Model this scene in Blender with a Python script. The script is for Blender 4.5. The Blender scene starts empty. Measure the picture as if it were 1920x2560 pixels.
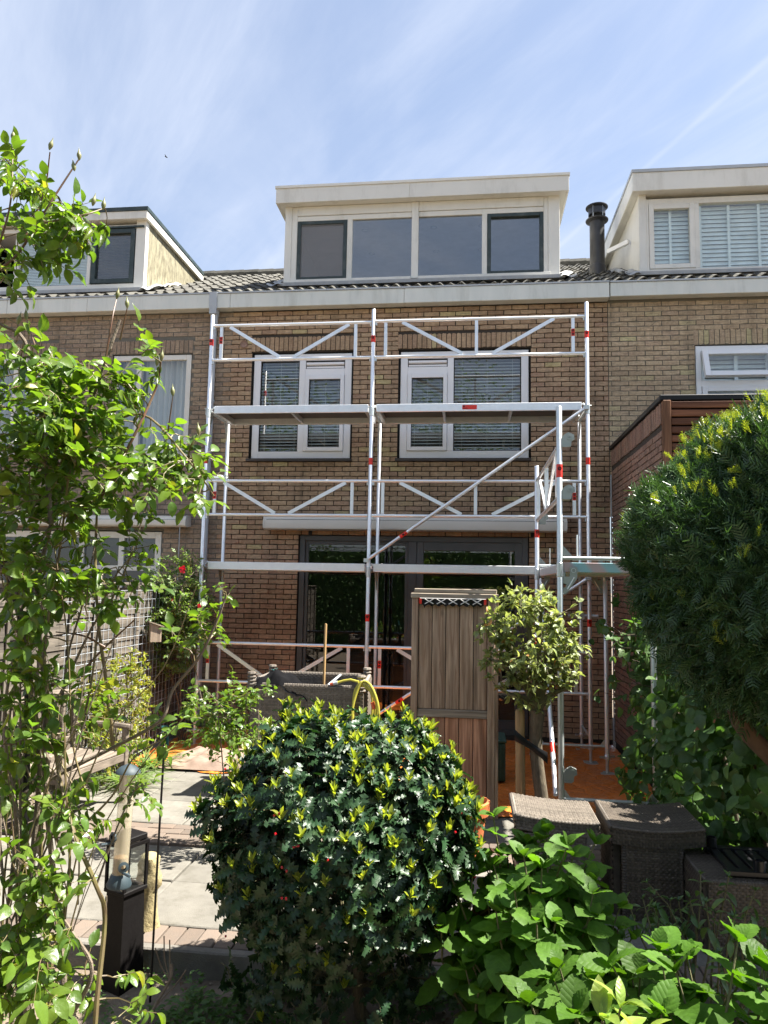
import bpy, math, random
import numpy as np
from mathutils import Vector, Matrix, Quaternion
rnd = random.Random(7)
nrg = np.random.default_rng(11)
SC = bpy.context.scene
COL = SC.collection

# ------------------------------------------------------------------ camera
CAM = Vector((1.207, -9.80, 1.90))
YAW, PITCH, ROLL = [math.radians(a) for a in (6.81, 5.80, 1.068)]
FPX = 1820.0
def _cam_axes():
    cy, sy, cp, sp = math.cos(YAW), math.sin(YAW), math.cos(PITCH), math.sin(PITCH)
    f = Vector((-sy*cp, cy*cp, sp)); r0 = Vector((cy, sy, 0)); u0 = r0.cross(f)
    r = math.cos(ROLL)*r0 + math.sin(ROLL)*u0
    u = -math.sin(ROLL)*r0 + math.cos(ROLL)*u0
    return r, u, f
CR, CU, CF = _cam_axes()
cd = bpy.data.cameras.new('camera'); cam = bpy.data.objects.new('camera', cd); COL.objects.link(cam)
cam.matrix_world = Matrix(((CR.x, CU.x, -CF.x, CAM.x), (CR.y, CU.y, -CF.y, CAM.y), (CR.z, CU.z, -CF.z, CAM.z), (0, 0, 0, 1)))
cd.sensor_fit = 'VERTICAL'; cd.sensor_height = 24.0; cd.lens = FPX/2560*24.0
cd.clip_start = 0.05; cd.clip_end = 2000
SC.camera = cam
SC.render.resolution_x, SC.render.resolution_y = 768, 1024

# ------------------------------------------------------------------ light
SUN = Vector((0.50, 0.085, 0.862)).normalized()
wd = bpy.data.worlds.new('World'); SC.world = wd; wd.use_nodes = True
nt = wd.node_tree; nt.nodes.clear()
def wn(t, **k):
    n = nt.nodes.new(t)
    for a, b in k.items(): setattr(n, a, b)
    return n
sky = wn('ShaderNodeTexSky'); sky.sky_type = 'NISHITA'; sky.sun_disc = False
sky.sun_elevation = math.asin(SUN.z); sky.sun_rotation = math.atan2(SUN.x, SUN.y)
sky.air_density = 1.0; sky.dust_density = 0.9; sky.ozone_density = 1.6; sky.altitude = 0
bg = wn('ShaderNodeBackground'); bg.inputs['Strength'].default_value = 0.053
out = wn('ShaderNodeOutputWorld')
tc = wn('ShaderNodeTexCoord'); sep = wn('ShaderNodeSeparateXYZ'); nt.links.new(tc.outputs['Generated'], sep.inputs[0])
def wmath(op, a, b=None, c=None):
    n = wn('ShaderNodeMath', operation=op)
    for i, v in enumerate((a, b, c)):
        if v is None: continue
        if isinstance(v, (int, float)): n.inputs[i].default_value = v
        else: nt.links.new(v, n.inputs[i])
    return n.outputs[0]
zz = wmath('ADD', wmath('MAXIMUM', sep.outputs[2], 0.0), 0.12)
px = wmath('DIVIDE', sep.outputs[0], zz); py = wmath('DIVIDE', sep.outputs[1], zz)
cmb = wn('ShaderNodeCombineXYZ'); nt.links.new(px, cmb.inputs[0]); nt.links.new(py, cmb.inputs[1])
def streaks(rot, sx, sy, scale, detail, rough, lo, hi, dist=0.4):
    m0 = wn('ShaderNodeMapping'); m0.inputs['Rotation'].default_value = (0, 0, rot); nt.links.new(cmb.outputs[0], m0.inputs[0])
    m = wn('ShaderNodeMapping'); m.inputs['Scale'].default_value = (sx, sy, 1); nt.links.new(m0.outputs[0], m.inputs[0])
    n = wn('ShaderNodeTexNoise'); n.inputs['Scale'].default_value = scale; n.inputs['Detail'].default_value = detail
    n.inputs['Roughness'].default_value = rough; n.inputs['Distortion'].default_value = dist
    nt.links.new(m.outputs[0], n.inputs['Vector'])
    r = wn('ShaderNodeMapRange'); r.interpolation_type = 'SMOOTHSTEP'; r.inputs[1].default_value = lo; r.inputs[2].default_value = hi
    nt.links.new(n.outputs['Fac'], r.inputs[0]); return r.outputs[0]
c1 = streaks(math.radians(50), 0.40, 2.2, 1.5, 7, 0.58, 0.40, 0.72)
c2 = streaks(math.radians(62), 0.6, 1.6, 1.0, 8, 0.62, 0.40, 0.72, 0.8)
# a thin contrail: a band across the cloud layer
tr = wmath('ADD', wmath('MULTIPLY', px, 0.8966), wmath('MULTIPLY', py, 0.4428))
trd = wmath('ABSOLUTE', wmath('ADD', tr, -0.900))
ctr = wn('ShaderNodeMapRange'); ctr.interpolation_type = 'SMOOTHSTEP'; ctr.inputs[1].default_value = 0.0; ctr.inputs[2].default_value = 0.011
ctr.inputs[3].default_value = 0.16; ctr.inputs[4].default_value = 0.0
nt.links.new(trd, ctr.inputs[0])
cov = wmath('MINIMUM', wmath('ADD', wmath('ADD', wmath('MULTIPLY', c1, 0.44), wmath('MULTIPLY', c2, 0.26)), wmath('ADD', ctr.outputs[0], 0.30)), 0.95)
mixc = wn('ShaderNodeMix'); mixc.data_type = 'RGBA'
nt.links.new(cov, mixc.inputs[0]); nt.links.new(sky.outputs[0], mixc.inputs[6]); mixc.inputs[7].default_value = (3.75, 4.15, 5.0, 1)
nt.links.new(mixc.outputs[2], bg.inputs[0]); nt.links.new(bg.outputs[0], out.inputs[0])

sl = bpy.data.lights.new('sun', 'SUN'); sl.energy = 4.6; sl.angle = math.radians(0.8); sl.color = (1.0, 0.95, 0.86)
so = bpy.data.objects.new('sun', sl); COL.objects.link(so); so.rotation_euler = SUN.to_track_quat('Z', 'Y').to_euler(); so.location = (6, 4, 14)
vs = SC.view_settings; vs.view_transform = 'Standard'; vs.look = 'None'; vs.exposure = 2.05; vs.gamma = 1.0; vs.use_curve_mapping = False
SC.render.engine = 'CYCLES'
cy = SC.cycles; cy.max_bounces = 8; cy.diffuse_bounces = 4; cy.glossy_bounces = 4; cy.transmission_bounces = 6; cy.transparent_max_bounces = 12
cy.use_denoising = True; cy.use_adaptive_sampling = True; cy.adaptive_threshold = 0.02
cy.caustics_reflective = False; cy.caustics_refractive = False

# ------------------------------------------------------------------ helpers
def at(x, y, Y):
    """point of the place seen at photo pixel (x, y) when it stands on the plane Y"""
    d = CR*((x-960)/FPX) + CU*((1280-y)/FPX) + CF
    return CAM + d*((Y-CAM.y)/d.y)
def px_of(p):
    c = Vector(p)-CAM; z = c.dot(CF)
    if z <= 0.05: return None
    return 960+FPX*c.dot(CR)/z, 1280-FPX*c.dot(CU)/z, z
def tag(o, label=None, cat=None, group=None, kind=None):
    if label: o['label'] = label
    if cat: o['category'] = cat
    if group: o['group'] = group
    if kind: o['kind'] = kind
    return o
def thing(name, label, cat, loc=(0, 0, 0), group=None, kind=None):
    o = bpy.data.objects.new(name, None); o.location = loc; o.empty_display_size = 0.1; COL.objects.link(o)
    return tag(o, label, cat, group, kind)
def wloc(o):
    v = Vector((0, 0, 0))
    while o is not None:
        v += o.location; o = o.parent
    return v
def link(name, mesh, parent=None, loc=(0, 0, 0), quat=None, scale=None):
    o = bpy.data.objects.new(name, mesh); COL.objects.link(o)
    if parent is not None:
        o.parent = parent; o.location = Vector(loc)-wloc(parent)
    else: o.location = loc
    if quat is not None:
        o.rotation_mode = 'QUATERNION'; o.rotation_quaternion = quat
    if scale is not None: o.scale = scale
    return o
def frame_of(d, up=Vector((0, 0, 1))):
    d = Vector(d).normalized()
    s = d.cross(up)
    if s.length < 1e-4: s = d.cross(Vector((1, 0, 0)))
    s.normalize(); return d, s, s.cross(d)
class MB:
    """collects boxes, bars, tubes and sheets in world space and links them as one mesh"""
    def __init__(s, M=None): s.v = []; s.f = []; s.M = M
    def add(s, vs_, fs):
        b = len(s.v)
        if s.M is not None: vs_ = [s.M @ Vector(p) for p in vs_]
        s.v += [tuple(p) for p in vs_]; s.f += [tuple(b+i for i in f) for f in fs]; return s
    def box(s, x0, x1, y0, y1, z0, z1, skip=''):
        p = [(x0, y0, z0), (x1, y0, z0), (x1, y1, z0), (x0, y1, z0), (x0, y0, z1), (x1, y0, z1), (x1, y1, z1), (x0, y1, z1)]
        return s.add(p, [(0, 3, 2, 1), (4, 5, 6, 7), (0, 1, 5, 4), (1, 2, 6, 5), (2, 3, 7, 6), (3, 0, 4, 7)])
    def cbox(s, x0, x1, y0, y1, z0, z1, c=0.006):
        """box with chamfered edges"""
        xs = (x0, x0+c, x1-c, x1); ys = (y0, y0+c, y1-c, y1); zs = (z0, z0+c, z1-c, z1)
        P = {}; vs_ = []
        def k(i, j, l):
            if (i, j, l) not in P: P[(i, j, l)] = len(vs_); vs_.append((xs[i], ys[j], zs[l]))
            return P[(i, j, l)]
        F = []
        for a, o in ((0, 1), (3, 2)):
            q = lambda w, flip: tuple(w) if flip else tuple(reversed(w))
            F.append(q([k(a, 1, 1), k(a, 2, 1), k(a, 2, 2), k(a, 1, 2)], a == 3))
            F.append(q([k(1, a, 1), k(2, a, 1), k(2, a, 2), k(1, a, 2)], a == 0))
            F.append(q([k(1, 1, a), k(2, 1, a), k(2, 2, a), k(1, 2, a)], a == 3))
        e = {0: 1, 3: 2}
        for a in (0, 3):
            for b in (0, 3):
                F.append((k(a, e[b], 1), k(e[a], b, 1), k(e[a], b, 2), k(a, e[b], 2)))
                F.append((k(a, 1, e[b]), k(e[a], 1, b), k(e[a], 2, b), k(a, 2, e[b])))
                F.append((k(1, a, e[b]), k(1, e[a], b), k(2, e[a], b), k(2, a, e[b])))
                for d in (0, 3):
                    F.append((k(a, e[b], e[d]), k(e[a], b, e[d]), k(e[a], e[b], d)))
        return s.add(vs_, F)
    def bar(s, p0, p1, w, h, up=Vector((0, 0, 1))):
        p0 = Vector(p0); p1 = Vector(p1); d, a, b = frame_of(p1-p0, up)
        a = a*w/2; b = b*h/2
        return s.add([p0-a-b, p0+a-b, p0+a+b, p0-a+b, p1-a-b, p1+a-b, p1+a+b, p1-a+b],
                     [(0, 1, 2, 3), (7, 6, 5, 4), (0, 4, 5, 1), (1, 5, 6, 2), (2, 6, 7, 3), (3, 7, 4, 0)])
    def tube(s, pts, r, n=8, cap=True):
        pts = [Vector(p) for p in pts]
        rs = r if isinstance(r, (list, tuple)) else [r]*len(pts)
        vs_ = []; fs = []; prev = None
        for i, p in enumerate(pts):
            d = (pts[min(i+1, len(pts)-1)]-pts[max(i-1, 0)])
            if d.length < 1e-7: d = Vector((0, 0, 1))
            d.normalize()
            if prev is None:
                _, a, b = frame_of(d); b = d.cross(a)
            else:
                a = prev-d*prev.dot(d)
                if a.length < 1e-4: a = frame_of(d)[1]
                a.normalize(); b = d.cross(a)
            prev = a
            for k in range(n):
                t = 2*math.pi*k/n; vs_.append(p+(a*math.cos(t)+b*math.sin(t))*rs[i])
        for i in range(len(pts)-1):
            for k in range(n):
                k2 = (k+1) % n; fs.append((i*n+k, i*n+k2, (i+1)*n+k2, (i+1)*n+k))
        if cap: fs.append(tuple(reversed(range(n)))); fs.append(tuple((len(pts)-1)*n+k for k in range(n)))
        return s.add(vs_, fs)
    def lathe(s, c, prof, n=20, axis=Vector((0, 0, 1))):
        d, a, b = frame_of(axis, Vector((0, 1, 0))); b = d.cross(a); c = Vector(c)
        vs_ = []; fs = []
        for (r, z) in prof:
            for k in range(n):
                t = 2*math.pi*k/n; vs_.append(c+d*z+(a*math.cos(t)+b*math.sin(t))*r)
        for i in range(len(prof)-1):
            for k in range(n):
                k2 = (k+1) % n; fs.append((i*n+k, i*n+k2, (i+1)*n+k2, (i+1)*n+k))
        return s.add(vs_, fs)
    def quad(s, a, b, c, d): return s.add([a, b, c, d], [(0, 1, 2, 3)])
    def grid(s, fn, nu, nv):
        vs_ = [fn(i/nu, j/nv) for j in range(nv+1) for i in range(nu+1)]
        fs = [(j*(nu+1)+i, j*(nu+1)+i+1, (j+1)*(nu+1)+i+1, (j+1)*(nu+1)+i) for j in range(nv) for i in range(nu)]
        return s.add(vs_, fs)
    def prism(s, poly, p0, p1, U, V):
        """polygon poly (u, v) extruded from p0 to p1"""
        p0 = Vector(p0); p1 = Vector(p1); U = Vector(U); V = Vector(V); n = len(poly)
        vs_ = [p0+U*u+V*v for u, v in poly]+[p1+U*u+V*v for u, v in poly]
        fs = [tuple(reversed(range(n))), tuple(range(n, 2*n))]+[(i, (i+1) % n, n+(i+1) % n, n+i) for i in range(n)]
        return s.add(vs_, fs)
    def build(s, name, m, parent=None, smooth=False, loc=None, label=None, kind=None):
        me = bpy.data.meshes.new(name)
        base = Vector(loc) if loc is not None else (wloc(parent) if parent is not None else Vector((0, 0, 0)))
        me.from_pydata([(x-base.x, y-base.y, z-base.z) for x, y, z in s.v], [], s.f)
        me.materials.append(m)
        if smooth: me.polygons.foreach_set('use_smooth', [True]*len(me.polygons)); me.set_sharp_from_angle(angle=math.radians(40))
        me.update()
        o = bpy.data.objects.new(name, me); COL.objects.link(o)
        if parent is not None: o.parent = parent; o.location = base-wloc(parent)
        else: o.location = base
        if label: o['label'] = label
        if kind: o['kind'] = kind
        return o
def fast_mesh(name, V, F, mats, midx=None, smooth=False):
    """mesh from numpy: V (n,3), F (m,k) faces of one size"""
    me = bpy.data.meshes.new(name); n = len(V); m, k = F.shape
    me.vertices.add(n); me.vertices.foreach_set('co', np.ascontiguousarray(V, dtype=np.float32).ravel())
    me.loops.add(m*k); me.loops.foreach_set('vertex_index', np.ascontiguousarray(F, dtype=np.int32).ravel())
    me.polygons.add(m); me.polygons.foreach_set('loop_start', np.arange(0, m*k, k, dtype=np.int32))
    for mm in (mats if isinstance(mats, list) else [mats]): me.materials.append(mm)
    if midx is not None: me.polygons.foreach_set('material_index', np.asarray(midx, dtype=np.int32))
    if smooth: me.polygons.foreach_set('use_smooth', np.ones(m, dtype=bool))
    me.update(calc_edges=True); me.validate(); return me
def qmats(Q):
    """(n,4) wxyz quaternions to (n,3,3)"""
    w, x, y, z = Q.T
    return np.stack([np.stack([1-2*(y*y+z*z), 2*(x*y-w*z), 2*(x*z+w*y)], -1), np.stack([2*(x*y+w*z), 1-2*(x*x+z*z), 2*(y*z-w*x)], -1),
                     np.stack([2*(x*z-w*y), 2*(y*z+w*x), 1-2*(x*x+y*y)], -1)], 1)

# ------------------------------------------------------------------ materials
class NT:
    def __init__(s, name):
        s.m = bpy.data.materials.new(name); s.m.use_nodes = True; s.t = s.m.node_tree; s.t.nodes.clear()
        s.out = s.t.nodes.new('ShaderNodeOutputMaterial')
    def n(s, t, ins=None, **k):
        n = s.t.nodes.new(t)
        for a, b in k.items(): setattr(n, a, b)
        for a, b in (ins or {}).items():
            if hasattr(b, 'is_output') or hasattr(b, 'links'): s.t.links.new(b, n.inputs[a])
            else: n.inputs[a].default_value = b
        return n
    def math(s, op, a, b=0.0): return s.n('ShaderNodeMath', {0: a, 1: b}, operation=op).outputs[0]
    def rand(s):
        oi = s.n('ShaderNodeObjectInfo'); ge = s.n('ShaderNodeNewGeometry')
        return s.math('FRACT', s.math('ADD', oi.outputs['Random'], ge.outputs['Random Per Island']))
    def coords(s, kind='Position'):
        if kind == 'Position': return s.n('ShaderNodeNewGeometry').outputs['Position']
        return s.n('ShaderNodeTexCoord').outputs[kind]
    def noise(s, vec, scale, detail=4, rough=0.55, stretch=None, off=None, dist=0.0):
        if stretch is not None or off is not None:
            mp = s.n('ShaderNodeMapping', {0: vec})
            if stretch is not None: mp.inputs['Scale'].default_value = stretch
            if off is not None: s.t.links.new(off, mp.inputs['Location'])
            vec = mp.outputs[0]
        return s.n('ShaderNodeTexNoise', {'Vector': vec, 'Scale': scale, 'Detail': detail, 'Roughness': rough, 'Distortion': dist}).outputs['Fac']
    def rng(s, v, a, b, c=0.0, d=1.0): return s.n('ShaderNodeMapRange', {0: v, 1: a, 2: b, 3: c, 4: d}).outputs[0]
    def mix(s, f, a, b, mode='MIX'):
        n = s.n('ShaderNodeMix', {0: f}, data_type='RGBA', blend_type=mode)
        for i, v in ((6, a), (7, b)):
            if hasattr(v, 'links'): s.t.links.new(v, n.inputs[i])
            else: n.inputs[i].default_value = (*v, 1) if len(v) == 3 else v
        return n.outputs[2]
    def val(s, c, f):
        """multiply colour c by the float socket f"""
        cc = s.n('ShaderNodeCombineColor', {0: f, 1: f, 2: f}).outputs[0]
        return s.mix(1.0, c, cc, 'MULTIPLY')
    def bump(s, h, strength=0.3, dist=0.01): return s.n('ShaderNodeBump', {'Height': h, 'Strength': strength, 'Distance': dist}).outputs[0]
    def pbsdf(s, col, rough=0.6, metal=0.0, normal=None, spec=0.5, **k):
        b = s.n('ShaderNodeBsdfPrincipled')
        for i, v in (('Base Color', col), ('Roughness', rough), ('Metallic', metal), ('Specular IOR Level', spec)):
            if hasattr(v, 'links'): s.t.links.new(v, b.inputs[i])
            else: b.inputs[i].default_value = (*v, 1) if isinstance(v, tuple) and len(v) == 3 else v
        if normal is not None: s.t.links.new(normal, b.inputs['Normal'])
        for i, v in k.items(): b.inputs[i.replace('_', ' ')].default_value = v
        return b.outputs[0]
    def done(s, sh): s.t.links.new(sh, s.out.inputs[0]); return s.m
def mat(name, col, rough=0.6, var=0.1, col2=None, nscale=6, bump=0.0, bscale=80, metal=0.0, spec=0.5, coords='Position', stretch=None, dirt=0.0, dirtcol=(0.12, 0.11, 0.09), rvar=0.0, dlo=0.5, dst=None):
    t = NT(name); r = t.rand(); v = t.coords(coords)
    c = t.mix(t.rng(t.noise(v, nscale, 5, 0.6, stretch), 0.3, 0.7), col, col2 or tuple(x*0.8 for x in col))
    c = t.val(c, t.rng(r, 0, 1, 1-var, 1+var))
    if dirt: c = t.mix(t.math('MULTIPLY', t.rng(t.noise(v, nscale*0.6+0.7, 7, 0.7, dst), dlo, dlo+0.25), dirt), c, dirtcol)
    nm = t.bump(t.noise(v, bscale, 6, 0.65, stretch), bump, 0.01) if bump else None
    rr = rough if not rvar else t.rng(t.noise(v, nscale*2, 5, 0.6), 0.3, 0.7, rough-rvar, rough+rvar)
    return t.done(t.pbsdf(c, rr, metal, nm, spec))
def brick_mat(name, cols, joint=False, gloom=1.0):
    t = NT(name); r = t.rand(); v = t.coords()
    cr = t.n('ShaderNodeValToRGB', {0: r}); e = cr.color_ramp.elements
    cr.color_ramp.interpolation = 'LINEAR'
    while len(e) < len(cols): e.new(0.5)
    for i, (p, c) in enumerate(cols): e[i].position = p; e[i].color = (*c, 1)
    groove = t.noise(v, 1.0, 5, 0.7, (9, 60, 130)); mot = t.noise(v, 26, 5, 0.6)
    c = t.val(cr.outputs[0], t.rng(groove, 0.3, 0.7, 0.66, 1.22))
    c = t.val(c, t.rng(mot, 0.3, 0.7, 0.8, 1.18))
    stain = t.rng(t.noise(v, 0.9, 6, 0.65), 0.35, 0.7, 1.10, 0.80)
    c = t.val(c, stain)
    run = t.rng(t.noise(v, 1.0, 6, 0.6, (5.0, 5.0, 0.55)), 0.5, 0.78, 0.0, 0.55)
    c = t.mix(run, c, (0.10, 0.08, 0.055))
    h = t.math('ADD', t.math('MULTIPLY', groove, 0.7), t.math('MULTIPLY', mot, 0.4))
    return t.done(t.pbsdf(c, 0.9, 0, t.bump(h, 0.9, 0.012), 0.25))
def wood_mat(name, c1, c2, axis=2, grain=1.0, var=0.15, knots=True, rough=0.75, green=None):
    t = NT(name); oi = t.n('ShaderNodeObjectInfo'); r = t.rand(); v = t.coords('Object')
    off = t.n('ShaderNodeCombineXYZ', {0: t.math('MULTIPLY', r, 17.0), 1: t.math('MULTIPLY', r, 5.0), 2: t.math('MULTIPLY', r, 9.0)}).outputs[0]
    st = [38*grain]*3; st[axis] = 1.6*grain
    g = t.noise(v, 1.0, 7, 0.62, tuple(st), off, 0.7)
    st2 = [9]*3; st2[axis] = 0.7
    b = t.noise(v, 1.0, 4, 0.5, tuple(st2), off, 1.2)
    c = t.mix(t.rng(g, 0.38, 0.62), c1, c2)
    c = t.val(c, t.rng(b, 0.33, 0.67, 0.62, 1.22)); c = t.val(c, t.rng(r, 0, 1, 1-var, 1+var))
    if knots:
        sk = [7]*3; sk[axis] = 2.6
        mp = t.n('ShaderNodeMapping', {0: v}); mp.inputs['Scale'].default_value = sk; t.t.links.new(off, mp.inputs['Location'])
        vo = t.n('ShaderNodeTexVoronoi', {'Vector': mp.outputs[0], 'Scale': 1.0}); k = t.rng(vo.outputs['Distance'], 0.05, 0.14, 0.75, 0.0)
        c = t.mix(k, c, tuple(x*0.22 for x in c1))
    if green is not None: c = t.mix(t.rng(t.noise(v, 1.7, 6, 0.65), 0.5, 0.72, 0, 0.6), c, green)
    return t.done(t.pbsdf(c, rough, 0, t.bump(g, 0.35, 0.004), 0.3))
def leaf_mat(name, c1, c2, transl=0.45, rough=0.38, tcol=None, var=0.28, spec=0.45, odd=None, vein=False):
    t = NT(name); r = t.rand(); v = t.coords()
    c = t.mix(r, c1, c2)
    r2 = t.math('FRACT', t.math('MULTIPLY', r, 7.31))
    c = t.val(c, t.rng(r2, 0, 1, 1-var, 1+var))
    if odd is not None: c = t.mix(t.rng(t.math('FRACT', t.math('MULTIPLY', r, 23.7)), 0.975, 0.98), c, odd)
    c = t.val(c, t.rng(t.noise(v, 45, 3, 0.5), 0.3, 0.7, 0.85, 1.12))
    nm = t.bump(t.noise(v, 60, 3, 0.5), 0.25, 0.01)
    if vein:
        o = t.n('ShaderNodeSeparateXYZ', {0: t.coords('Object')}).outputs
        ph = t.math('SUBTRACT', o[1], t.math('MULTIPLY', t.math('ABSOLUTE', o[0]), 0.9))
        w = t.math('POWER', t.math('ABSOLUTE', t.math('SINE', t.math('MULTIPLY', ph, 19.0))), 0.5)
        c = t.val(c, t.rng(w, 0.0, 0.6, 1.22, 1.0)); nm = t.bump(t.math('ADD', w, t.noise(v, 70, 3, 0.5)), 0.16, 0.01)
    d = t.pbsdf(c, rough, 0, nm, spec)
    tcs = t.mix(1.0, c, tcol or (1.9, 2.0, 0.75), 'MULTIPLY')
    tr_ = t.n('ShaderNodeBsdfTranslucent', {'Color': tcs}).outputs[0]
    return t.done(t.n('ShaderNodeMixShader', {0: transl, 1: d, 2: tr_}).outputs[0])
def glass_mat(name, r0=0.10, tint=(0.85, 0.9, 0.9), rough=0.0):
    t = NT(name); fa = t.n('ShaderNodeLayerWeight', {'Blend': 0.5}).outputs['Facing']
    fr = t.math('ADD', t.math('MULTIPLY', t.math('POWER', fa, 5.0), 1-r0), r0)
    tr_ = t.n('ShaderNodeBsdfTransparent', {'Color': (*tint, 1)}).outputs[0]
    gl = t.n('ShaderNodeBsdfGlossy', {'Color': (1, 1, 1, 1), 'Roughness': rough}).outputs[0]
    return t.done(t.n('ShaderNodeMixShader', {0: fr, 1: tr_, 2: gl}).outputs[0])

BR_MID = [(0.0, (0.358, 0.236, 0.149)), (0.2, (0.432, 0.297, 0.187)), (0.45, (0.494, 0.348, 0.220)), (0.7, (0.456, 0.312, 0.198)), (0.90, (0.410, 0.266, 0.178)), (0.97, (0.478, 0.326, 0.202)), (0.98, (0.530, 0.426, 0.228))]
m_brick = brick_mat('brick_raked', BR_MID)
m_brickL = brick_mat('brick_left', [(0.0, (0.282, 0.213, 0.160)), (0.3, (0.342, 0.259, 0.187)), (0.6, (0.380, 0.288, 0.202)), (0.85, (0.318, 0.236, 0.178)), (1.0, (0.402, 0.304, 0.211))])
m_brickR = brick_mat('brick_right', [(0.0, (0.425, 0.320, 0.211)), (0.3, (0.494, 0.372, 0.243)), (0.6, (0.530, 0.404, 0.264)), (0.85, (0.456, 0.334, 0.228)), (0.97, (0.530, 0.441, 0.259)), (1.0, (0.530, 0.457, 0.259))])
m_brickX = brick_mat('brick_extension', [(0.0, (0.304, 0.191, 0.146)), (0.3, (0.372, 0.236, 0.178)), (0.6, (0.410, 0.266, 0.198)), (1.0, (0.342, 0.220, 0.169))])
m_mortar = mat('mortar_raked', (0.06, 0.048, 0.038), 0.95, 0, bump=0.5)  # darkened: the shade deep in the raked joints is put into this colour
m_mortarL = mat('mortar_grey', (0.16, 0.15, 0.125), 0.95, 0, bump=0.5)
m_mortarR = mat('mortar_pale', (0.17, 0.155, 0.12), 0.95, 0, bump=0.5)
m_cream = mat('cream_paint', (0.75, 0.735, 0.675), 0.42, 0.03, (0.69, 0.675, 0.62), 2.5, dirt=0.5, dirtcol=(0.40, 0.375, 0.31), dst=(1.6, 1.6, 0.45))
m_gutter = mat('gutter_paint', (0.70, 0.71, 0.66), 0.4, 0.03, (0.62, 0.64, 0.60), 3.0, dirt=0.55, dirtcol=(0.37, 0.38, 0.335), stretch=(1.5, 1.5, 0.4), dst=(2.0, 2.0, 0.35))
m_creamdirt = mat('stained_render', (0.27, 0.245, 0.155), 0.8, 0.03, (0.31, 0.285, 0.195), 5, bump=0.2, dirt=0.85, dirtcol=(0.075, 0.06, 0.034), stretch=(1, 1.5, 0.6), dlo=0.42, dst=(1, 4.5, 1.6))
m_white = mat('white_frame', (0.83, 0.83, 0.83), 0.28, 0.02, (0.79, 0.79, 0.8), 3)
m_offwhite = mat('offwhite_frame', (0.74, 0.72, 0.66), 0.4, 0.03, (0.68, 0.66, 0.6), 4, dirt=0.2)
m_dgreen = mat('dark_green_paint', (0.018, 0.03, 0.026), 0.35, 0.05, (0.03, 0.045, 0.04), 12, dirt=0.15, dirtcol=(0.4, 0.4, 0.36))
m_anth = mat('anthracite_frame', (0.085, 0.09, 0.092), 0.38, 0.03)
m_black = mat('black_plastic', (0.006, 0.006, 0.0065), 0.45, 0.1, spec=0.3)
m_seal = mat('dark_joint', (0.012, 0.011, 0.01), 0.8, 0.0)
m_sill = mat('sill_tile', (0.045, 0.03, 0.024), 0.35, 0.15)
m_tile = mat('roof_tile', (0.062, 0.058, 0.049), 0.85, 0.25, (0.10, 0.095, 0.08), 14, bump=0.5, bscale=120, dirt=0.5, dirtcol=(0.035, 0.04, 0.024))
m_lead = mat('lead_flashing', (0.30, 0.31, 0.32), 0.55, 0.1, (0.42, 0.42, 0.41), 9, bump=0.4, bscale=25)
m_zinc = mat('zinc_grey', (0.45, 0.48, 0.51), 0.42, 0.03, (0.38, 0.41, 0.44), 4, dirt=0.2, dirtcol=(0.25, 0.26, 0.26))
m_alu = mat('aluminium', (0.86, 0.87, 0.88), 0.42, 0.04, (0.78, 0.79, 0.80), 9, metal=0.75, bump=0.03, bscale=150, rvar=0.08)
m_galv = mat('galvanised_steel', (0.66, 0.69, 0.68), 0.45, 0.06, (0.56, 0.60, 0.59), 14, metal=0.7, bump=0.08, bscale=60, rvar=0.1)
m_plate = mat('grey_green_plate', (0.36, 0.39, 0.36), 0.5, 0.05, (0.30, 0.33, 0.31), 10, metal=0.3)
m_plyw = mat('plywood_dark', (0.055, 0.045, 0.04), 0.6, 0.1, (0.08, 0.065, 0.055), 6)
m_red = mat('red_sticker', (0.75, 0.035, 0.02), 0.4, 0.05)
m_flue = mat('flue_black', (0.018, 0.018, 0.02), 0.45, 0.02, (0.03, 0.03, 0.034), 8)
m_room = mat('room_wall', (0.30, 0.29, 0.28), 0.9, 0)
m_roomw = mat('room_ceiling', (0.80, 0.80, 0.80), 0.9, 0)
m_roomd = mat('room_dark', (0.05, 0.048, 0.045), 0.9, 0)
m_glass = glass_mat('window_glass', 0.12, (0.90, 0.95, 0.94))
m_glassd = glass_mat('door_glass', 0.085, (0.55, 0.58, 0.57))
m_glassb = glass_mat('dormer_glass', 0.20, (0.62, 0.68, 0.72))
m_blind = mat('blind_slat', (0.74, 0.75, 0.70), 0.5, 0.06)
m_blindd = mat('blind_slat_dark', (0.10, 0.105, 0.115), 0.5, 0.06)
m_shut = mat('shutter_white', (0.86, 0.92, 0.90), 0.5, 0.02)
m_curt = mat('curtain', (0.58, 0.58, 0.56), 0.9, 0.05, (0.45, 0.45, 0.44), 3, stretch=(14, 1, 0.1))
m_slat = wood_mat('brown_slat', (0.20, 0.085, 0.045), (0.115, 0.045, 0.025), axis=0, knots=False, var=0.25)
m_grey_wood = wood_mat('weathered_wood', (0.54, 0.395, 0.275), (0.29, 0.185, 0.118), axis=2, var=0.18)
m_bounce_wood = wood_mat('red_bounce_wood', (0.56, 0.30, 0.185), (0.32, 0.15, 0.085), axis=2, var=0.15)  # reddish light reflected onto the lower boards, put into the wood colour
m_grey_wood_h = wood_mat('weathered_rail', (0.42, 0.35, 0.27), (0.25, 0.20, 0.15), axis=0, var=0.15)
m_fence_wood = wood_mat('grey_fence_wood', (0.15, 0.13, 0.105), (0.085, 0.073, 0.06), axis=1, var=0.25)
m_fence_post = wood_mat('grey_fence_post', (0.18, 0.155, 0.125), (0.10, 0.086, 0.07), axis=2, var=0.2)
m_bench = wood_mat('teak_weathered', (0.23, 0.19, 0.15), (0.145, 0.118, 0.092), axis=1, var=0.12, knots=False)
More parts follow.
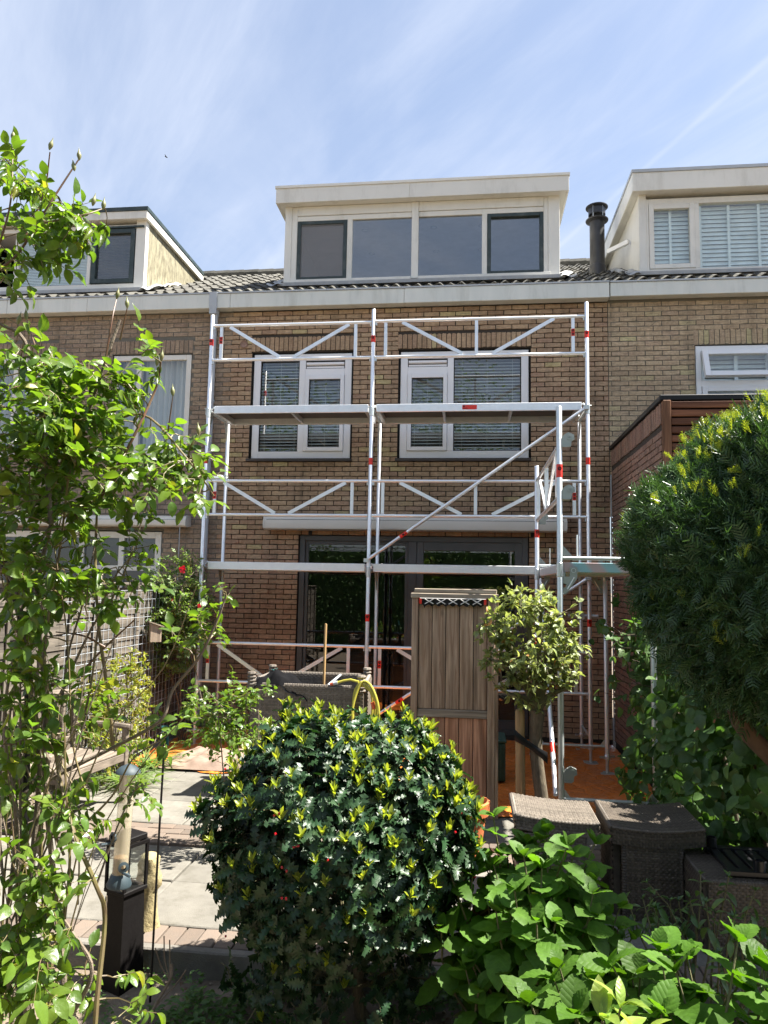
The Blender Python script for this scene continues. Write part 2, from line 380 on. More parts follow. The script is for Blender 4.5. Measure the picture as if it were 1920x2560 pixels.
m_stick = wood_mat('pale_stick', (0.56, 0.36, 0.16), (0.46, 0.28, 0.11), axis=2, knots=False)
m_stake = wood_mat('stake_wood', (0.40, 0.26, 0.12), (0.26, 0.16, 0.075), axis=2, knots=False)
m_bark = mat('bark', (0.16, 0.13, 0.085), 0.9, 0.1, (0.075, 0.06, 0.04), 40, bump=1.0, bscale=55, stretch=(1, 1, 0.3))
m_barkg = mat('bark_greenish', (0.17, 0.155, 0.075), 0.9, 0.1, (0.08, 0.07, 0.035), 30, bump=1.0, bscale=50, stretch=(1, 1, 0.3))
m_twig = mat('rose_cane', (0.17, 0.15, 0.05), 0.55, 0.2, (0.12, 0.075, 0.045), 20)
m_twigr = mat('red_twig', (0.14, 0.055, 0.03), 0.5, 0.2, (0.11, 0.075, 0.035), 20)
m_oldwood = mat('old_cane', (0.11, 0.085, 0.06), 0.85, 0.2, (0.19, 0.15, 0.11), 22, bump=0.7, bscale=50)
# ================================================================== SETTING
G = -0.05                      # top of the paving
SOIL = -0.18
def fnoise(x, y, s=1.0):
    return (math.sin(x*1.7*s+y*2.3*s)+math.sin(x*3.1*s-y*1.3*s+1.7)+0.6*math.sin(x*6.7*s+y*5.1*s+0.4)+0.4*math.sin(-x*11.3*s+y*9.7*s))/3.0
m_soil = mat('soil', (0.19, 0.15, 0.11), 0.95, 0.0, (0.13, 0.10, 0.072), 5, bump=1.0, bscale=38, dirt=0.5, dirtcol=(0.23, 0.19, 0.135))
m_slab = mat('concrete_slab', (0.19, 0.178, 0.152), 0.85, 0.13, (0.145, 0.135, 0.115), 9, bump=0.45, bscale=140, dirt=0.75, dirtcol=(0.075, 0.068, 0.05))
m_paver = mat('clay_paver', (0.155, 0.115, 0.088), 0.85, 0.25, (0.13, 0.105, 0.085), 12, bump=0.4, bscale=120)
m_sand = mat('joint_sand', (0.13, 0.11, 0.08), 0.95, 0.0, bump=0.6, bscale=90)
m_kerb = mat('concrete_kerb', (0.20, 0.185, 0.16), 0.9, 0.1, (0.12, 0.11, 0.095), 6, bump=0.5, bscale=90)
xs = [-500, -120, -40, -15, -8]+[-4.2+i*0.07 for i in range(int(9.6/0.07))]+[6, 9, 16, 40, 120, 500]
ys = [-500, -120, -40, -18, -12]+[-9.6+i*0.07 for i in range(int(4.1/0.07))]+[-5.4, -3, 0, 6, 20, 60, 200, 500]
gv = []
for y in ys:
    for x in xs:
        near = -4.3 < x < 5.5 and -9.7 < y < -5.5
        gv.append((x, y, SOIL+(0.022*fnoise(x, y, 1.3)+0.008*fnoise(x, y, 6.0)+0.006*rnd.random() if near else -0.06)))
gx = len(xs); gf = [(j*gx+i, j*gx+i+1, (j+1)*gx+i+1, (j+1)*gx+i) for j in range(len(ys)-1) for i in range(gx-1)]
b = MB(); b.v = gv; b.f = gf; ground = b.build('ground', m_soil, smooth=True); tag(ground, 'bare brown garden soil in the foreground bed', 'soil', kind='structure')
b = MB(); b.box(-2.52, 3.04, -5.60, 0.06, -0.24, G-0.022); paving = b.build('paving', m_sand); tag(paving, 'sand bed of the paved terrace', 'paving', kind='structure')
# slabs and pavers
def slab_mesh(name, m, w, l, h, c):
    q = MB(); q.cbox(-w/2, w/2, -l/2, l/2, -h, 0, c); me_o = q.build(name, m); me_ = me_o.data; bpy.data.objects.remove(me_o); return me_
sl60 = slab_mesh('slab', m_slab, 0.592, 0.592, 0.05, 0.006); sl50 = slab_mesh('slab', m_slab, 0.592, 0.50, 0.05, 0.006)
pv = slab_mesh('paver', m_paver, 0.203, 0.098, 0.06, 0.004)
def tiny_tilt(a=0.006): return Quaternion((1, rnd.uniform(-a, a), rnd.uniform(-a, a), rnd.uniform(-a, a)*0.6)).normalized()
for (y, me_, dx) in ((-5.29, sl60, 0.0), (-4.69, sl60, 0.0), (-3.60, sl60, 0.22), (-3.00, sl60, 0.22), (-2.40, sl60, 0.22), (-1.80, sl60, 0.22)):
    for i in range(-1, 9):
        x = -2.22+dx+i*0.6
        if x > 2.76 or x < -2.25: continue
        link('slab', me_, paving, (x, y, G+rnd.uniform(-0.004, 0.003)), tiny_tilt())
for r in range(4):
    for i in range(26):
        x = -2.38+i*0.208+(0.104 if r % 2 else 0)
        if x > 2.9: continue
        link('paver', pv, paving, (x, -4.335+0.052+r*0.105, G+rnd.uniform(-0.004, 0.002)), tiny_tilt(0.012))
q90 = Quaternion((0, 0, 1), math.pi/2)
for i in range(50):
    link('paver', pv, paving, (-2.46+i*0.107, -5.70, G+rnd.uniform(-0.004, 0.002)), q90 @ tiny_tilt(0.01))
for i in range(6):
    x0 = -2.52+i*0.93; b = MB(); b.cbox(x0, x0+0.922, -5.868, -5.808, -0.32, G+0.004, 0.008); k = b.build('kerb', m_kerb)
    tag(k, f'{["leftmost", "second", "third", "fourth", "fifth", "rightmost"][i]} dark concrete kerb stone along the front of the paving, counted from the left', 'kerb', 'kerb stones', 'structure')

# ------------------------------------------------------------------ masonry
def brick_meshes(m, seed):
    r = random.Random(seed); res = []
    for k in range(4):
        j = lambda s: r.uniform(-s, s)
        P = [(-.5, 1, -.5), (.5, 1, -.5), (.5, 1, .5), (-.5, 1, .5)]
        F0 = [(-.5+j(.006), j(.05), -.5+j(.045)), (-.17, j(.07), -.5+j(.05)), (.17, j(.07), -.5+j(.05)), (.5+j(.006), j(.05), -.5+j(.045)),
              (.5+j(.006), j(.05), .5+j(.045)), (.17, j(.07), .5+j(.05)), (-.17, j(.07), .5+j(.05)), (-.5+j(.006), j(.05), .5+j(.045))]
        v = F0+P; f = [(0, 1, 6, 7), (1, 2, 5, 6), (2, 3, 4, 5), (0, 7, 11, 8), (3, 9, 10, 4), (0, 8, 9, 3, 2, 1), (7, 6, 5, 4, 10, 11)]
        me_ = bpy.data.meshes.new('brick'); me_.from_pydata(v, [], f); me_.materials.append(m); me_.update(); res.append(me_)
    return res
def lay_bricks(parent, rects, O, rotz, m, depth=0.045, seed=1, keep=None, limit=300):
    """rects: (u0, u1, z0, z1) on the face; the largest in view become parts, the rest one joined part"""
    ms = brick_meshes(m, seed); r = random.Random(seed); O = Vector(O)
    ux, uy = math.cos(rotz), math.sin(rotz); q = Quaternion((0, 0, 1), rotz); items = []
    for (u0, u1, z0, z1) in rects:
        u = (u0+u1)/2; pr = r.uniform(-0.0035, 0.0035)
        p = Vector((O.x+ux*u-uy*pr, O.y+uy*u+ux*pr, O.z+(z0+z1)/2)); s = px_of(p)
        seen = s is not None and -10 < s[0] < 1930 and 0 < s[1] < 2560 and (keep is None or keep(s[0], s[1]))
        items.append((s[2] if seen else 1e6+r.random(), p, (u1-u0, depth, z1-z0), r.randrange(4)))
    items.sort(key=lambda t: t[0])
    for d, p, sc, k in items[:limit]: link('brick', ms[k], parent, p, q, sc)
    rest = items[limit:]
    if rest:
        mb = MB(); vs_ = [[tuple(v.co) for v in me_.vertices] for me_ in ms]; fs = [[tuple(f.vertices) for f in me_.polygons] for me_ in ms]
        for d, p, sc, k in rest:
            b0 = len(mb.v)
            for (x, y, z) in vs_[k]:
                x *= sc[0]; y *= sc[1]; z *= sc[2]; mb.v.append((p.x+ux*x-uy*y, p.y+uy*x+ux*y, p.z+z))
            mb.f += [tuple(b0+i for i in f) for f in fs[k]]
        mb.build('brickwork', m, parent, kind='stuff')
def courses(u0, u1, z0, z1, holes, L=0.22, H=0.068, j=0.0125, edge0=None, edge1=None, seed=0):
    """running bond rectangles around rectangular holes (a0, a1, b0, b1)"""
    out_ = []; n0 = int(math.floor(z0/H)); r = random.Random(seed)
    for n in range(n0, int(z1/H)+1):
        a, b_ = n*H, n*H+H-j
        if b_ > z1 or a < z0: continue
        zc = (a+b_)/2; s0 = u0+(edge0(n) if edge0 else 0); s1 = u1+(edge1(n) if edge1 else 0)
        spans = [(s0, s1)]
        for (h0, h1, g0, g1) in holes:
            if g0-0.02 < zc < g1+0.02:
                ns = []
                for (p, q) in spans:
                    if h1 <= p or h0 >= q: ns.append((p, q)); continue
                    if h0-p > 0.03: ns.append((p, h0))
                    if q-h1 > 0.03: ns.append((h1, q))
                spans = ns
        off = (L/2 if n % 2 else 0.0)
        for (p, q) in spans:
            k = math.floor((p-off)/L)
            x = k*L+off
            while x < q:
                c0, c1 = max(x, p), min(x+L-j, q-0.001)
                if c1-c0 > 0.025: out_.append((c0, c1, a, b_))
                x += L
    return out_
def soldier(u0, u1, z0, z1, w=0.068, j=0.010):
    n = max(1, round((u1-u0)/w)); w = (u1-u0)/n
    return [(u0+i*w, u0+(i+1)*w-j, z0, z1-0.004) for i in range(n)]
def wall_sheet(X0, X1, Z0, Z1, Y, holes, deep=0.12):
    mb = MB(); xs_ = sorted({X0, X1, *[h for a in holes for h in a[:2]]}); zs_ = sorted({Z0, Z1, *[h for a in holes for h in a[2:]]})
    for i in range(len(xs_)-1):
        for k in range(len(zs_)-1):
            xc, zc = (xs_[i]+xs_[i+1])/2, (zs_[k]+zs_[k+1])/2
            if any(a < xc < b_ and c < zc < d for a, b_, c, d in holes): continue
            mb.quad((xs_[i], Y, zs_[k]), (xs_[i+1], Y, zs_[k]), (xs_[i+1], Y, zs_[k+1]), (xs_[i], Y, zs_[k+1]))
    for a, b_, c, d in holes:
        mb.quad((a, Y, c), (a, Y, d), (a, Y+deep, d), (a, Y+deep, c)); mb.quad((b_, Y, c), (b_, Y+deep, c), (b_, Y+deep, d), (b_, Y, d))
        mb.quad((a, Y, d), (b_, Y, d), (b_, Y+deep, d), (a, Y+deep, d)); mb.quad((a, Y, c), (a, Y+deep, c), (b_, Y+deep, c), (b_, Y, c))
    return mb
def rect_frame(mb, X0, X1, Z0, Z1, w, Y0, Y1, wb=None, wt=None):
    wb = wb or w; wt = wt or w
    mb.cbox(X0, X0+w, Y0, Y1, Z0, Z1, 0.004); mb.cbox(X1-w, X1, Y0, Y1, Z0, Z1, 0.004)
    mb.cbox(X0+w, X1-w, Y0+0.002, Y1, Z0, Z0+wb, 0.004); mb.cbox(X0+w, X1-w, Y0+0.002, Y1, Z1-wt, Z1, 0.004)
def pane(parent, X0, X1, Z0, Z1, Y, m=None):
    mb = MB(); mb.quad((X0, Y, Z0), (X1, Y, Z0), (X1, Y, Z1), (X0, Y, Z1)); return mb.build('pane', m or m_glass, parent)
def slat_mesh(m, w, d=0.024, t=0.0014):
    q = MB(); q.box(-w/2, w/2, -d/2, d/2, -t/2, t/2); o = q.build('blind_slat', m); me_ = o.data; bpy.data.objects.remove(o); return me_
def blinds(parent, X0, X1, Z0, Z1, Y, pitch=0.034, tilt=-0.5, m=None, d=0.025, cord=True, name='blind_slat'):
    me_ = slat_mesh(m or m_blind, X1-X0, d); n = int((Z1-Z0)/pitch); q = Quaternion((1, 0, 0), tilt)
    for i in range(n): link(name, me_, parent, ((X0+X1)/2, Y, Z1-(i+0.5)*pitch), q)
    if cord:
        for fx in (0.14, 0.5, 0.86):
            c = MB(); x = X0+(X1-X0)*fx; c.box(x-0.0015, x+0.0015, Y-d/2-0.003, Y-d/2-0.001, Z0, Z1); c.build('blind_cord', m or m_blind, parent)
def room(parent, X0, X1, Y0, Y1, Z0, Z1, m=None, ceil=None):
    mb = MB()
    mb.quad((X0, Y0, Z0), (X0, Y0, Z1), (X0, Y1, Z1), (X0, Y1, Z0)); mb.quad((X1, Y0, Z0), (X1, Y1, Z0), (X1, Y1, Z1), (X1, Y0, Z1))
    mb.quad((X0, Y1, Z0), (X0, Y1, Z1), (X1, Y1, Z1), (X1, Y1, Z0)); mb.quad((X0, Y0, Z0), (X0, Y1, Z0), (X1, Y1, Z0), (X1, Y0, Z0))
    r_ = mb.build('room', m or m_room, parent)
    c = MB(); c.quad((X0, Y0, Z1), (X1, Y0, Z1), (X1, Y1, Z1), (X0, Y1, Z1)); c.build('ceiling', ceil or m_roomw, r_); return r_

# ------------------------------------------------------------------ roofs
SLOPE = 0.51; EZ = 6.045; EY = -0.13
def roof_z(y): return EZ+(y-EY)*SLOPE
def tile_mesh():
    mb = MB(); n = 14; w = 0.30; L = 0.40; t = 0.018
    def prof(x): return 0.020*math.cos(2*math.pi*x/(w/2))+0.006*math.cos(math.pi*2*x/w+0.6)
    top = [(-w/2+w*1.03*i/n, 0, prof(-w/2+w*i/n)) for i in range(n+1)]
    V = []
    for (x, y, z) in top: V += [(x, 0, z), (x, L, z-0.022), (x, 0.004, z-t)]
    F = []
    for i in range(n):
        a, c = i*3, (i+1)*3; F += [(a, c, c+1, a+1), (a+2, c+2, c, a)]
    mb.add(V, F); o = mb.build('roof_tile', m_tile, smooth=True); me_ = o.data; bpy.data.objects.remove(o); return me_
TILE = tile_mesh()
def roof(house, X0, X1, dorm):
    """dorm: (x0, x1, y_front, y_back) left free of tiles"""
    ang = math.atan(SLOPE); ex = 0.335; rows = int(4.3/math.cos(ang)*0+13); q = Quaternion((1, 0, 0), ang)
    mb = MB(); yb = 3.75
    def rz(y): return roof_z(y)-0.045
    d0, d1, df, db = dorm
    for (a, c, y0, y1) in ((X0, d0, EY, yb), (d1, X1, EY, yb), (d0, d1, EY, df+0.02), (d0, d1, db, yb)):
        if c > a and y1 > y0: mb.quad((a, y0, rz(y0)), (c, y0, rz(y0)), (c, y1, rz(y1)), (a, y1, rz(y1)))
    mb.quad((X0, yb, rz(yb)), (X1, yb, rz(yb)), (X1, yb+3.7, EZ), (X0, yb+3.7, EZ))
    rf = mb.build('roof', m_tile, house)
    n = int(round((X1-X0)/0.30)); w = (X1-X0)/n
    for r in range(rows):
        y = EY-0.02+r*ex*math.cos(ang)
        for i in range(n):
            x = X0+(i+0.5)*w
            if d0-0.10 < x < d1+0.10 and y+0.2 > df and y < db: continue
            link('roof_tile', TILE, rf, (x, y, roof_z(y)+rnd.uniform(-0.003, 0.004)), q @ tiny_tilt(0.008), (w/0.30, 1, 1))
    mb = MB()
    for i in range(n):
        x = X0+i*w; mb.tube([(x, yb, roof_z(yb)+0.02), (x+w*1.04, yb, roof_z(yb)+0.03)], 0.085, 8)
    mb.build('ridge_tiles', m_tile, rf, smooth=True, kind='stuff'); return rf
def gutter(house, X0, X1, seams, z0=5.785, z1=5.995, y=-0.155):
    xs_ = [X0]+seams+[X1]; g = None
    for i in range(len(xs_)-1):
        mb = MB(); mb.cbox(xs_[i]+0.0015, xs_[i+1]-0.0015, y+rnd.uniform(-.002, .002), 0.0-0.003, z0, z1, 0.005)
        mb.build('gutter_box', m_gutter, house)
    mb = MB(); mb.box(X0, X1, y-0.012, y+0.03, z1+0.002, z1+0.022); mb.build('gutter_lip', m_zinc, house)
    mb = MB(); mb.box(X0, X1, y+0.03, -0.02, z1+0.001, z1+0.010); mb.build('gutter_bed', m_seal, house)

# ================================================================== MIDDLE HOUSE
XL, XR = -2.2, 3.03
house = thing('brick_house', 'middle brick row house with raked open joints behind the scaffold', 'house', (0.4, 0, 0))
W1 = (-1.87, -0.46, 3.65, 5.15); W2 = (0.23, 1.98, 3.65, 5.15); DR = (-1.13, 1.97, 0.0, 2.575)
def grow(w, a, bt=0.0): return (w[0]-a, w[1]+a, w[2]-bt, w[3]+a)
H1, H2, H3 = grow(W1, 0.03, 0.05), grow(W2, 0.03, 0.05), grow(DR, 0.012)
ez = lambda n: -0.11 if n % 2 else 0.0
wall_sheet(XL-0.14, XR, -0.1, 5.80, 0.018, [H1, H2, H3]).build('wall', m_mortar, house)
sold = []
for h, zt in ((H1, 0.20), (H2, 0.20)): sold.append((h[0]-0.01, h[1]+0.01, h[3]+0.012, h[3]+0.012+0.20))
holes = [H1, H2, H3]+sold
rc = courses(XL, XR-0.004, -0.05, 5.78, holes, edge0=ez)
for s_ in sold: rc += soldier(*s_)
lay_bricks(house, rc, (0, 0, 0), 0.0, m_brick, seed=3, keep=lambda x, y: y < 1300 and x > 560)
for h in (H1, H2):          # dark joint round the window; its top strip stands in for shadow
    mb = MB(); rect_frame(mb, h[0]+0.001, h[1]-0.001, h[2], h[3]-0.001, 0.034, 0.052, 0.10); mb.build('joint_shadow_strip', m_seal, house)
def upper_window(w, left_first):
    X0, X1, Z0, Z1 = w; mb = MB(); Y0, Y1 = 0.035, 0.10
    rect_frame(mb, X0, X1, Z0, Z1, 0.098, Y0, Y1, 0.10, 0.095)
    if left_first: a, b_ = X0+0.66, X0+0.75; fx = (X0+0.098, a); vx = (b_, X1-0.098)
    else: a, b_ = X0+0.65, X0+0.735; fx = (b_, X1-0.098); vx = (X0+0.098, a)
    mb.cbox(a, b_, Y0+0.001, Y1, Z0+0.1, Z1-0.095, 0.004)
    mb.cbox(vx[0], vx[1], Y0+0.002, Y1, Z1-0.315, Z1-0.215, 0.004)
    win = mb.build('window', m_white, house)
    pane(win, fx[0], fx[1], Z0+0.1, Z1-0.095, 0.07)
    g = MB(); g.box(fx[0], fx[0]+0.012, 0.05, 0.068, Z0+0.1, Z1-0.095); g.box(fx[1]-0.012, fx[1], 0.05, 0.068, Z0+0.1, Z1-0.095)
    g.box(fx[0]+0.012, fx[1]-0.012, 0.05, 0.068, Z1-0.108, Z1-0.095); g.box(fx[0]+0.012, fx[1]-0.012, 0.05, 0.068, Z0+0.1, Z0+0.112); g.build('gasket', m_seal, win)
    s_ = MB(); rect_frame(s_, vx[0]+0.003, vx[1]-0.003, Z0+0.103, Z1-0.318, 0.055, 0.015, 0.08); sash = s_.build('sash', m_white, win)
    pane(win, vx[0]+0.058, vx[1]-0.058, Z0+0.158, Z1-0.373, 0.06)
    g = MB(); rect_frame(g, vx[0]+0.052, vx[1]-0.052, Z0+0.152, Z1-0.367, 0.012, 0.03, 0.055); g.build('gasket', m_seal, win)
    v = MB(); v.box(vx[0]+0.001, vx[1]-0.001, 0.06, 0.09, Z1-0.214, Z1-0.096); v.build('vent_recess', m_seal, win)
    v = MB(); v.prism([(0.0, 0.0), (-0.03, 0.012), (-0.03, 0.04), (0.0, 0.052)], (vx[0]+0.012, 0.058, Z1-0.168), (vx[1]-0.012, 0.058, Z1-0.168), (0, 1, 0), (0, 0, 1))
    v.box(vx[0]+0.012, vx[1]-0.012, 0.045, 0.059, Z1-0.206, Z1-0.182); v.build('vent_grille', m_white, win)
    sm = MB(); sm.cbox(X0-0.05, X1+0.03, -0.055, 0.09, Z0-0.052, Z0-0.012, 0.004); sm.build('sill', m_sill, win)
    blinds(win, fx[0]-0.02, fx[1]+0.02, Z0+0.06, Z1-0.08, 0.135, 0.044, 0.55, d=0.046)
    blinds(win, vx[0]+0.03, vx[1]-0.03, Z0+0.1, Z1-0.33, 0.135, 0.044, 0.55, d=0.046)
    return win
upper_window(W1, True); upper_window(W2, False)
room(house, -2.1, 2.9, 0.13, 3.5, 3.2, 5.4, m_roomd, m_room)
# sliding doors
mb = MB(); X0, X1, Z0, Z1 = DR; Y0, Y1 = 0.04, 0.13
rect_frame(mb, X0, X1, Z0, Z1, 0.075, Y0, Y1, 0.06, 0.07); mb.cbox(0.375, 0.485, Y0+0.002, Y1, Z0+0.06, Z1-0.07, 0.004)
door = mb.build('sliding_door', m_anth, house)
mb = MB(); rect_frame(mb, X0+0.076, 0.374, Z0+0.061, Z1-0.071, 0.045, 0.075, 0.12, 0.08, 0.05); mb.build('door_leaf', m_anth, door)
mb = MB(); rect_frame(mb, 0.486, X1-0.076, Z0+0.061, Z1-0.071, 0.095, 0.05, 0.11, 0.12, 0.115); mb.build('door_leaf', m_anth, door)
mb = MB(); mb.box(X0+0.122, 0.328, 0.08, 0.10, Z1-0.20, Z1-0.19); mb.box(X0+0.122, 0.328, 0.08, 0.10, Z1-0.165, Z1-0.155); mb.build('vent_strip', m_anth, door)
pane(door, X0+0.12, 0.33, Z0+0.14, Z1-0.12, 0.10, m_glassd); pane(door, 0.58, X1-0.17, Z0+0.18, Z1-0.185, 0.09, m_glassd)
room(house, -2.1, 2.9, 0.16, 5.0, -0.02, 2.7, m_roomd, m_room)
mb = MB(); mb.box(-0.9, -0.1, 2.2, 2.9, 0.0, 0.75); mb.box(0.9, 1.7, 2.5, 3.2, 0.0, 0.5); mb.box(0.9, 1.7, 3.1, 3.2, 0.5, 0.95); mb.build('furniture', m_roomd, house)
# awning cassette
def cassette(house_, X0, X1, z, y0, d, h, m):
    prof = [(0, 0.10*h), (-0.40*d, -0.02*h), (-0.80*d, -0.02*h), (-0.95*d, 0.05*h), (-1.0*d, 0.16*h), (-1.0*d, 0.60*h), (-0.93*d, 0.64*h), (-0.90*d, 0.92*h), (-0.72*d, 1.0*h), (-0.1*d, 1.06*h), (0, 1.06*h)]
    mb_ = MB(); mb_.prism(prof, (X0, y0, z), (X1, y0, z), (0, 1, 0), (0, 0, 1)); aw = mb_.build('awning_cassette', m, house_, smooth=True)
    for xa, xb in ((X0-0.014, X0-0.0005), (X1+0.0005, X1+0.014)):
        e = MB(); e.prism([(u*1.03-0.003, v*1.02) for u, v in prof], (xa, y0, z), (xb, y0, z), (0, 1, 0), (0, 0, 1)); e.build('end_cap', m, aw)
    s_ = MB(); s_.box(X0+0.03, X1-0.03, y0-1.006*d, y0-0.995*d, z+0.60*h, z+0.625*h); s_.build('awning_slot', m_seal, aw)
    return aw
m_awn = mat('awning_cream', (0.80, 0.76, 0.70), 0.35, 0.02, (0.76, 0.72, 0.66), 2)
cassette(house, -1.56, 2.43, 2.635, -0.004, 0.26, 0.215, m_awn)
mb = MB()
for x in (-1.0, 2.0): mb.box(x, x+0.05, -0.012, 0.0, 2.58, 2.64)
mb.build('awning_bracket', m_black, house)
# vent rosette on the facade
mb = MB(); mb.lathe((-2.02, -0.006, 5.30), [(0.0, 0.0), (0.03, 0.0), (0.045, 0.004), (0.052, 0.012), (0.056, 0.0)], 16, Vector((0, -1, 0))); mb.build('wall_plug', m_brickX, house, smooth=True)
gutter(house, -2.42, XR+0.0, [-2.20, 0.28])
DM = (-1.56, 2.44, 0.30, 3.05)
roof(house, -2.42, 3.02, DM)
# dormer
def flat_dormer(house_, x0, x1, yf, z0, ztop, fh, ov, m_f, trim_m, seams, cheekm, fy=0.27, backy=3.1, trim_h=0.04):
    """shell: corner posts + cheeks + flat roof with a fascia box; returns the dormer part"""
    d_ = MB(); zc = ztop-fh
    d_.box(x0+0.02, x1-0.02, yf+0.02, yf+0.10, z0-0.03, z0+0.015)
    dm = d_.build('dormer', m_f, house_)
    for xa, xb in ((x0, x0+0.10), (x1-0.16, x1)):
        c = MB(); c.cbox(xa, xb, yf, yf+0.10, z0, zc+0.02, 0.004); c.build('corner_board', m_f, dm)
    for (xa, xb) in ((x0+0.004, x0+0.05), (x1-0.05, x1-0.004)):
        c = MB(); c.prism([(yf+0.1, z0-0.02), (yf+0.1, zc+0.01), (backy, zc+0.01), (backy, roof_z(backy)-0.06), (yf+0.1, roof_z(yf+0.1)-0.08)], (xa, 0, 0), (xb, 0, 0), (0, 1, 0), (0, 0, 1))
        c.build('cheek', cheekm, dm)
    xs_ = [x0-ov]+seams+[x1+ov]
    for i in range(len(xs_)-1):
        f = MB(); f.cbox(xs_[i]+0.001, xs_[i+1]-0.001, yf-fy, yf-fy+0.03, zc, ztop, 0.003); f.build('fascia', m_f, dm)
    for xa, xb in ((x0-ov, x0-ov+0.03), (x1+ov-0.03, x1+ov)):
        f = MB(); f.cbox(xa, xb, yf-fy+0.031, backy, zc+0.001, ztop-0.001, 0.003); f.build('fascia', m_f, dm)
    f = MB(); f.box(x0-ov+0.031, x1+ov-0.031, yf-fy+0.031, backy, zc+0.012, ztop-0.02); f.build('soffit', m_f, dm)
    f = MB(); f.box(x0-ov-0.012, x1+ov+0.012, yf-fy-0.014, yf-fy+0.05, ztop+0.001, ztop+trim_h); f.box(x0-ov-0.012, x0-ov+0.05, yf-fy+0.051, backy, ztop+0.001, ztop+trim_h); f.box(x1+ov-0.05, x1+ov+0.012, yf-fy+0.051, backy, ztop+0.001, ztop+trim_h)
    f.build('roof_trim', trim_m, dm); return dm
dm = flat_dormer(house, -1.56, 2.44, 0.30, 6.29, 7.705, 0.222, 0.115, m_cream, m_offwhite, [0.30], m_cream, 0.15)
mb = MB(); YF = 0.31
mb.cbox(-1.46, -1.375, YF, YF+0.09, 6.31, 7.49, .004); mb.cbox(2.215, 2.28, YF, YF+0.09, 6.31, 7.49, .004)
for xa, xb in ((-0.625, -0.545), (1.345, 1.42)): mb.cbox(xa, xb, YF+0.002, YF+0.09, 6.36, 7.30, .004)
mb.cbox(0.33, 0.43, YF-0.02, YF+0.09, 6.33, 7.49, .004)
mb.cbox(-1.374, 0.329, YF+0.001, YF+0.09, 7.27, 7.345, .004); mb.cbox(0.431, 2.214, YF+0.001, YF+0.09, 7.27, 7.345, .004)
mb.cbox(-1.374, 0.329, YF-0.012, YF+0.08, 7.35, 7.49, .004); mb.cbox(0.431, 2.214, YF-0.012, YF+0.08, 7.35, 7.49, .004)
mb.build('window_frame', m_cream, dm)
mb = MB(); mb.cbox(-1.50, 0.326, YF-0.05, YF+0.09, 6.305, 6.352, .004); mb.cbox(0.434, 2.31, YF-0.05, YF+0.09, 6.305, 6.352, .004); mb.build('sill', m_offwhite, dm)
m_screen = NT('insect_screen'); m_screen = m_screen.done(m_screen.n('ShaderNodeMixShader', {0: 0.55, 1: m_screen.n('ShaderNodeBsdfTransparent').outputs[0], 2: m_screen.pbsdf((0.24, 0.23, 0.225), 0.8)}).outputs[0])
for xa, xb in ((-1.372, -0.627), (1.422, 2.213)):
    mb = MB(); rect_frame(mb, xa, xb, 6.356, 7.268, 0.052, YF-0.006, YF+0.07); mb.build('sash', m_dgreen, dm)
    pane(dm, xa+0.05, xb-0.05, 6.40, 7.22, YF+0.045, m_glassb)
mb = MB(); mb.quad((-1.322, YF+0.012, 6.405), (-0.677, YF+0.012, 6.405), (-0.677, YF+0.012, 7.218), (-1.322, YF+0.012, 7.218)); mb.build('insect_screen', m_screen, dm)
pane(dm, -0.545, 0.33, 6.353, 7.27, YF+0.03, m_glassb); pane(dm, 0.43, 1.345, 6.353, 7.27, YF+0.03, m_glassb)
r_ = room(house, -1.50, 2.38, 0.42, 3.0, 6.2, 7.40, m_roomw, m_roomw)
mb = MB()
for x in (-0.45, 0.62, 1.35):
    for y in (0.9, 1.7): mb.lathe((x, y, 7.398), [(0.055, 0), (0.055, -0.006), (0.038, -0.008), (0.034, -0.002)], 14)
mb.build('ceiling_spot', m_zinc, r_)
mb = MB(); mb.box(-1.62, 2.50, 0.20, 0.29, 6.235, 6.285); mb.build('flashing', m_lead, dm)
def flashing_lumps(parent, x, s):
    mb_ = MB()
    for k in range(5):
        y = 0.16+k*0.20
        mb_.grid(lambda u, v: (x+s*(u-0.1)*0.22, y+v*0.24, roof_z(y+v*0.24)+0.045+0.02*math.sin(u*7+k)+0.015*math.sin(v*5+k*2)), 6, 5)
    mb_.build('flashing', m_lead, parent, smooth=True)
flashing_lumps(dm, 2.46, 1); flashing_lumps(dm, -1.58, -1)

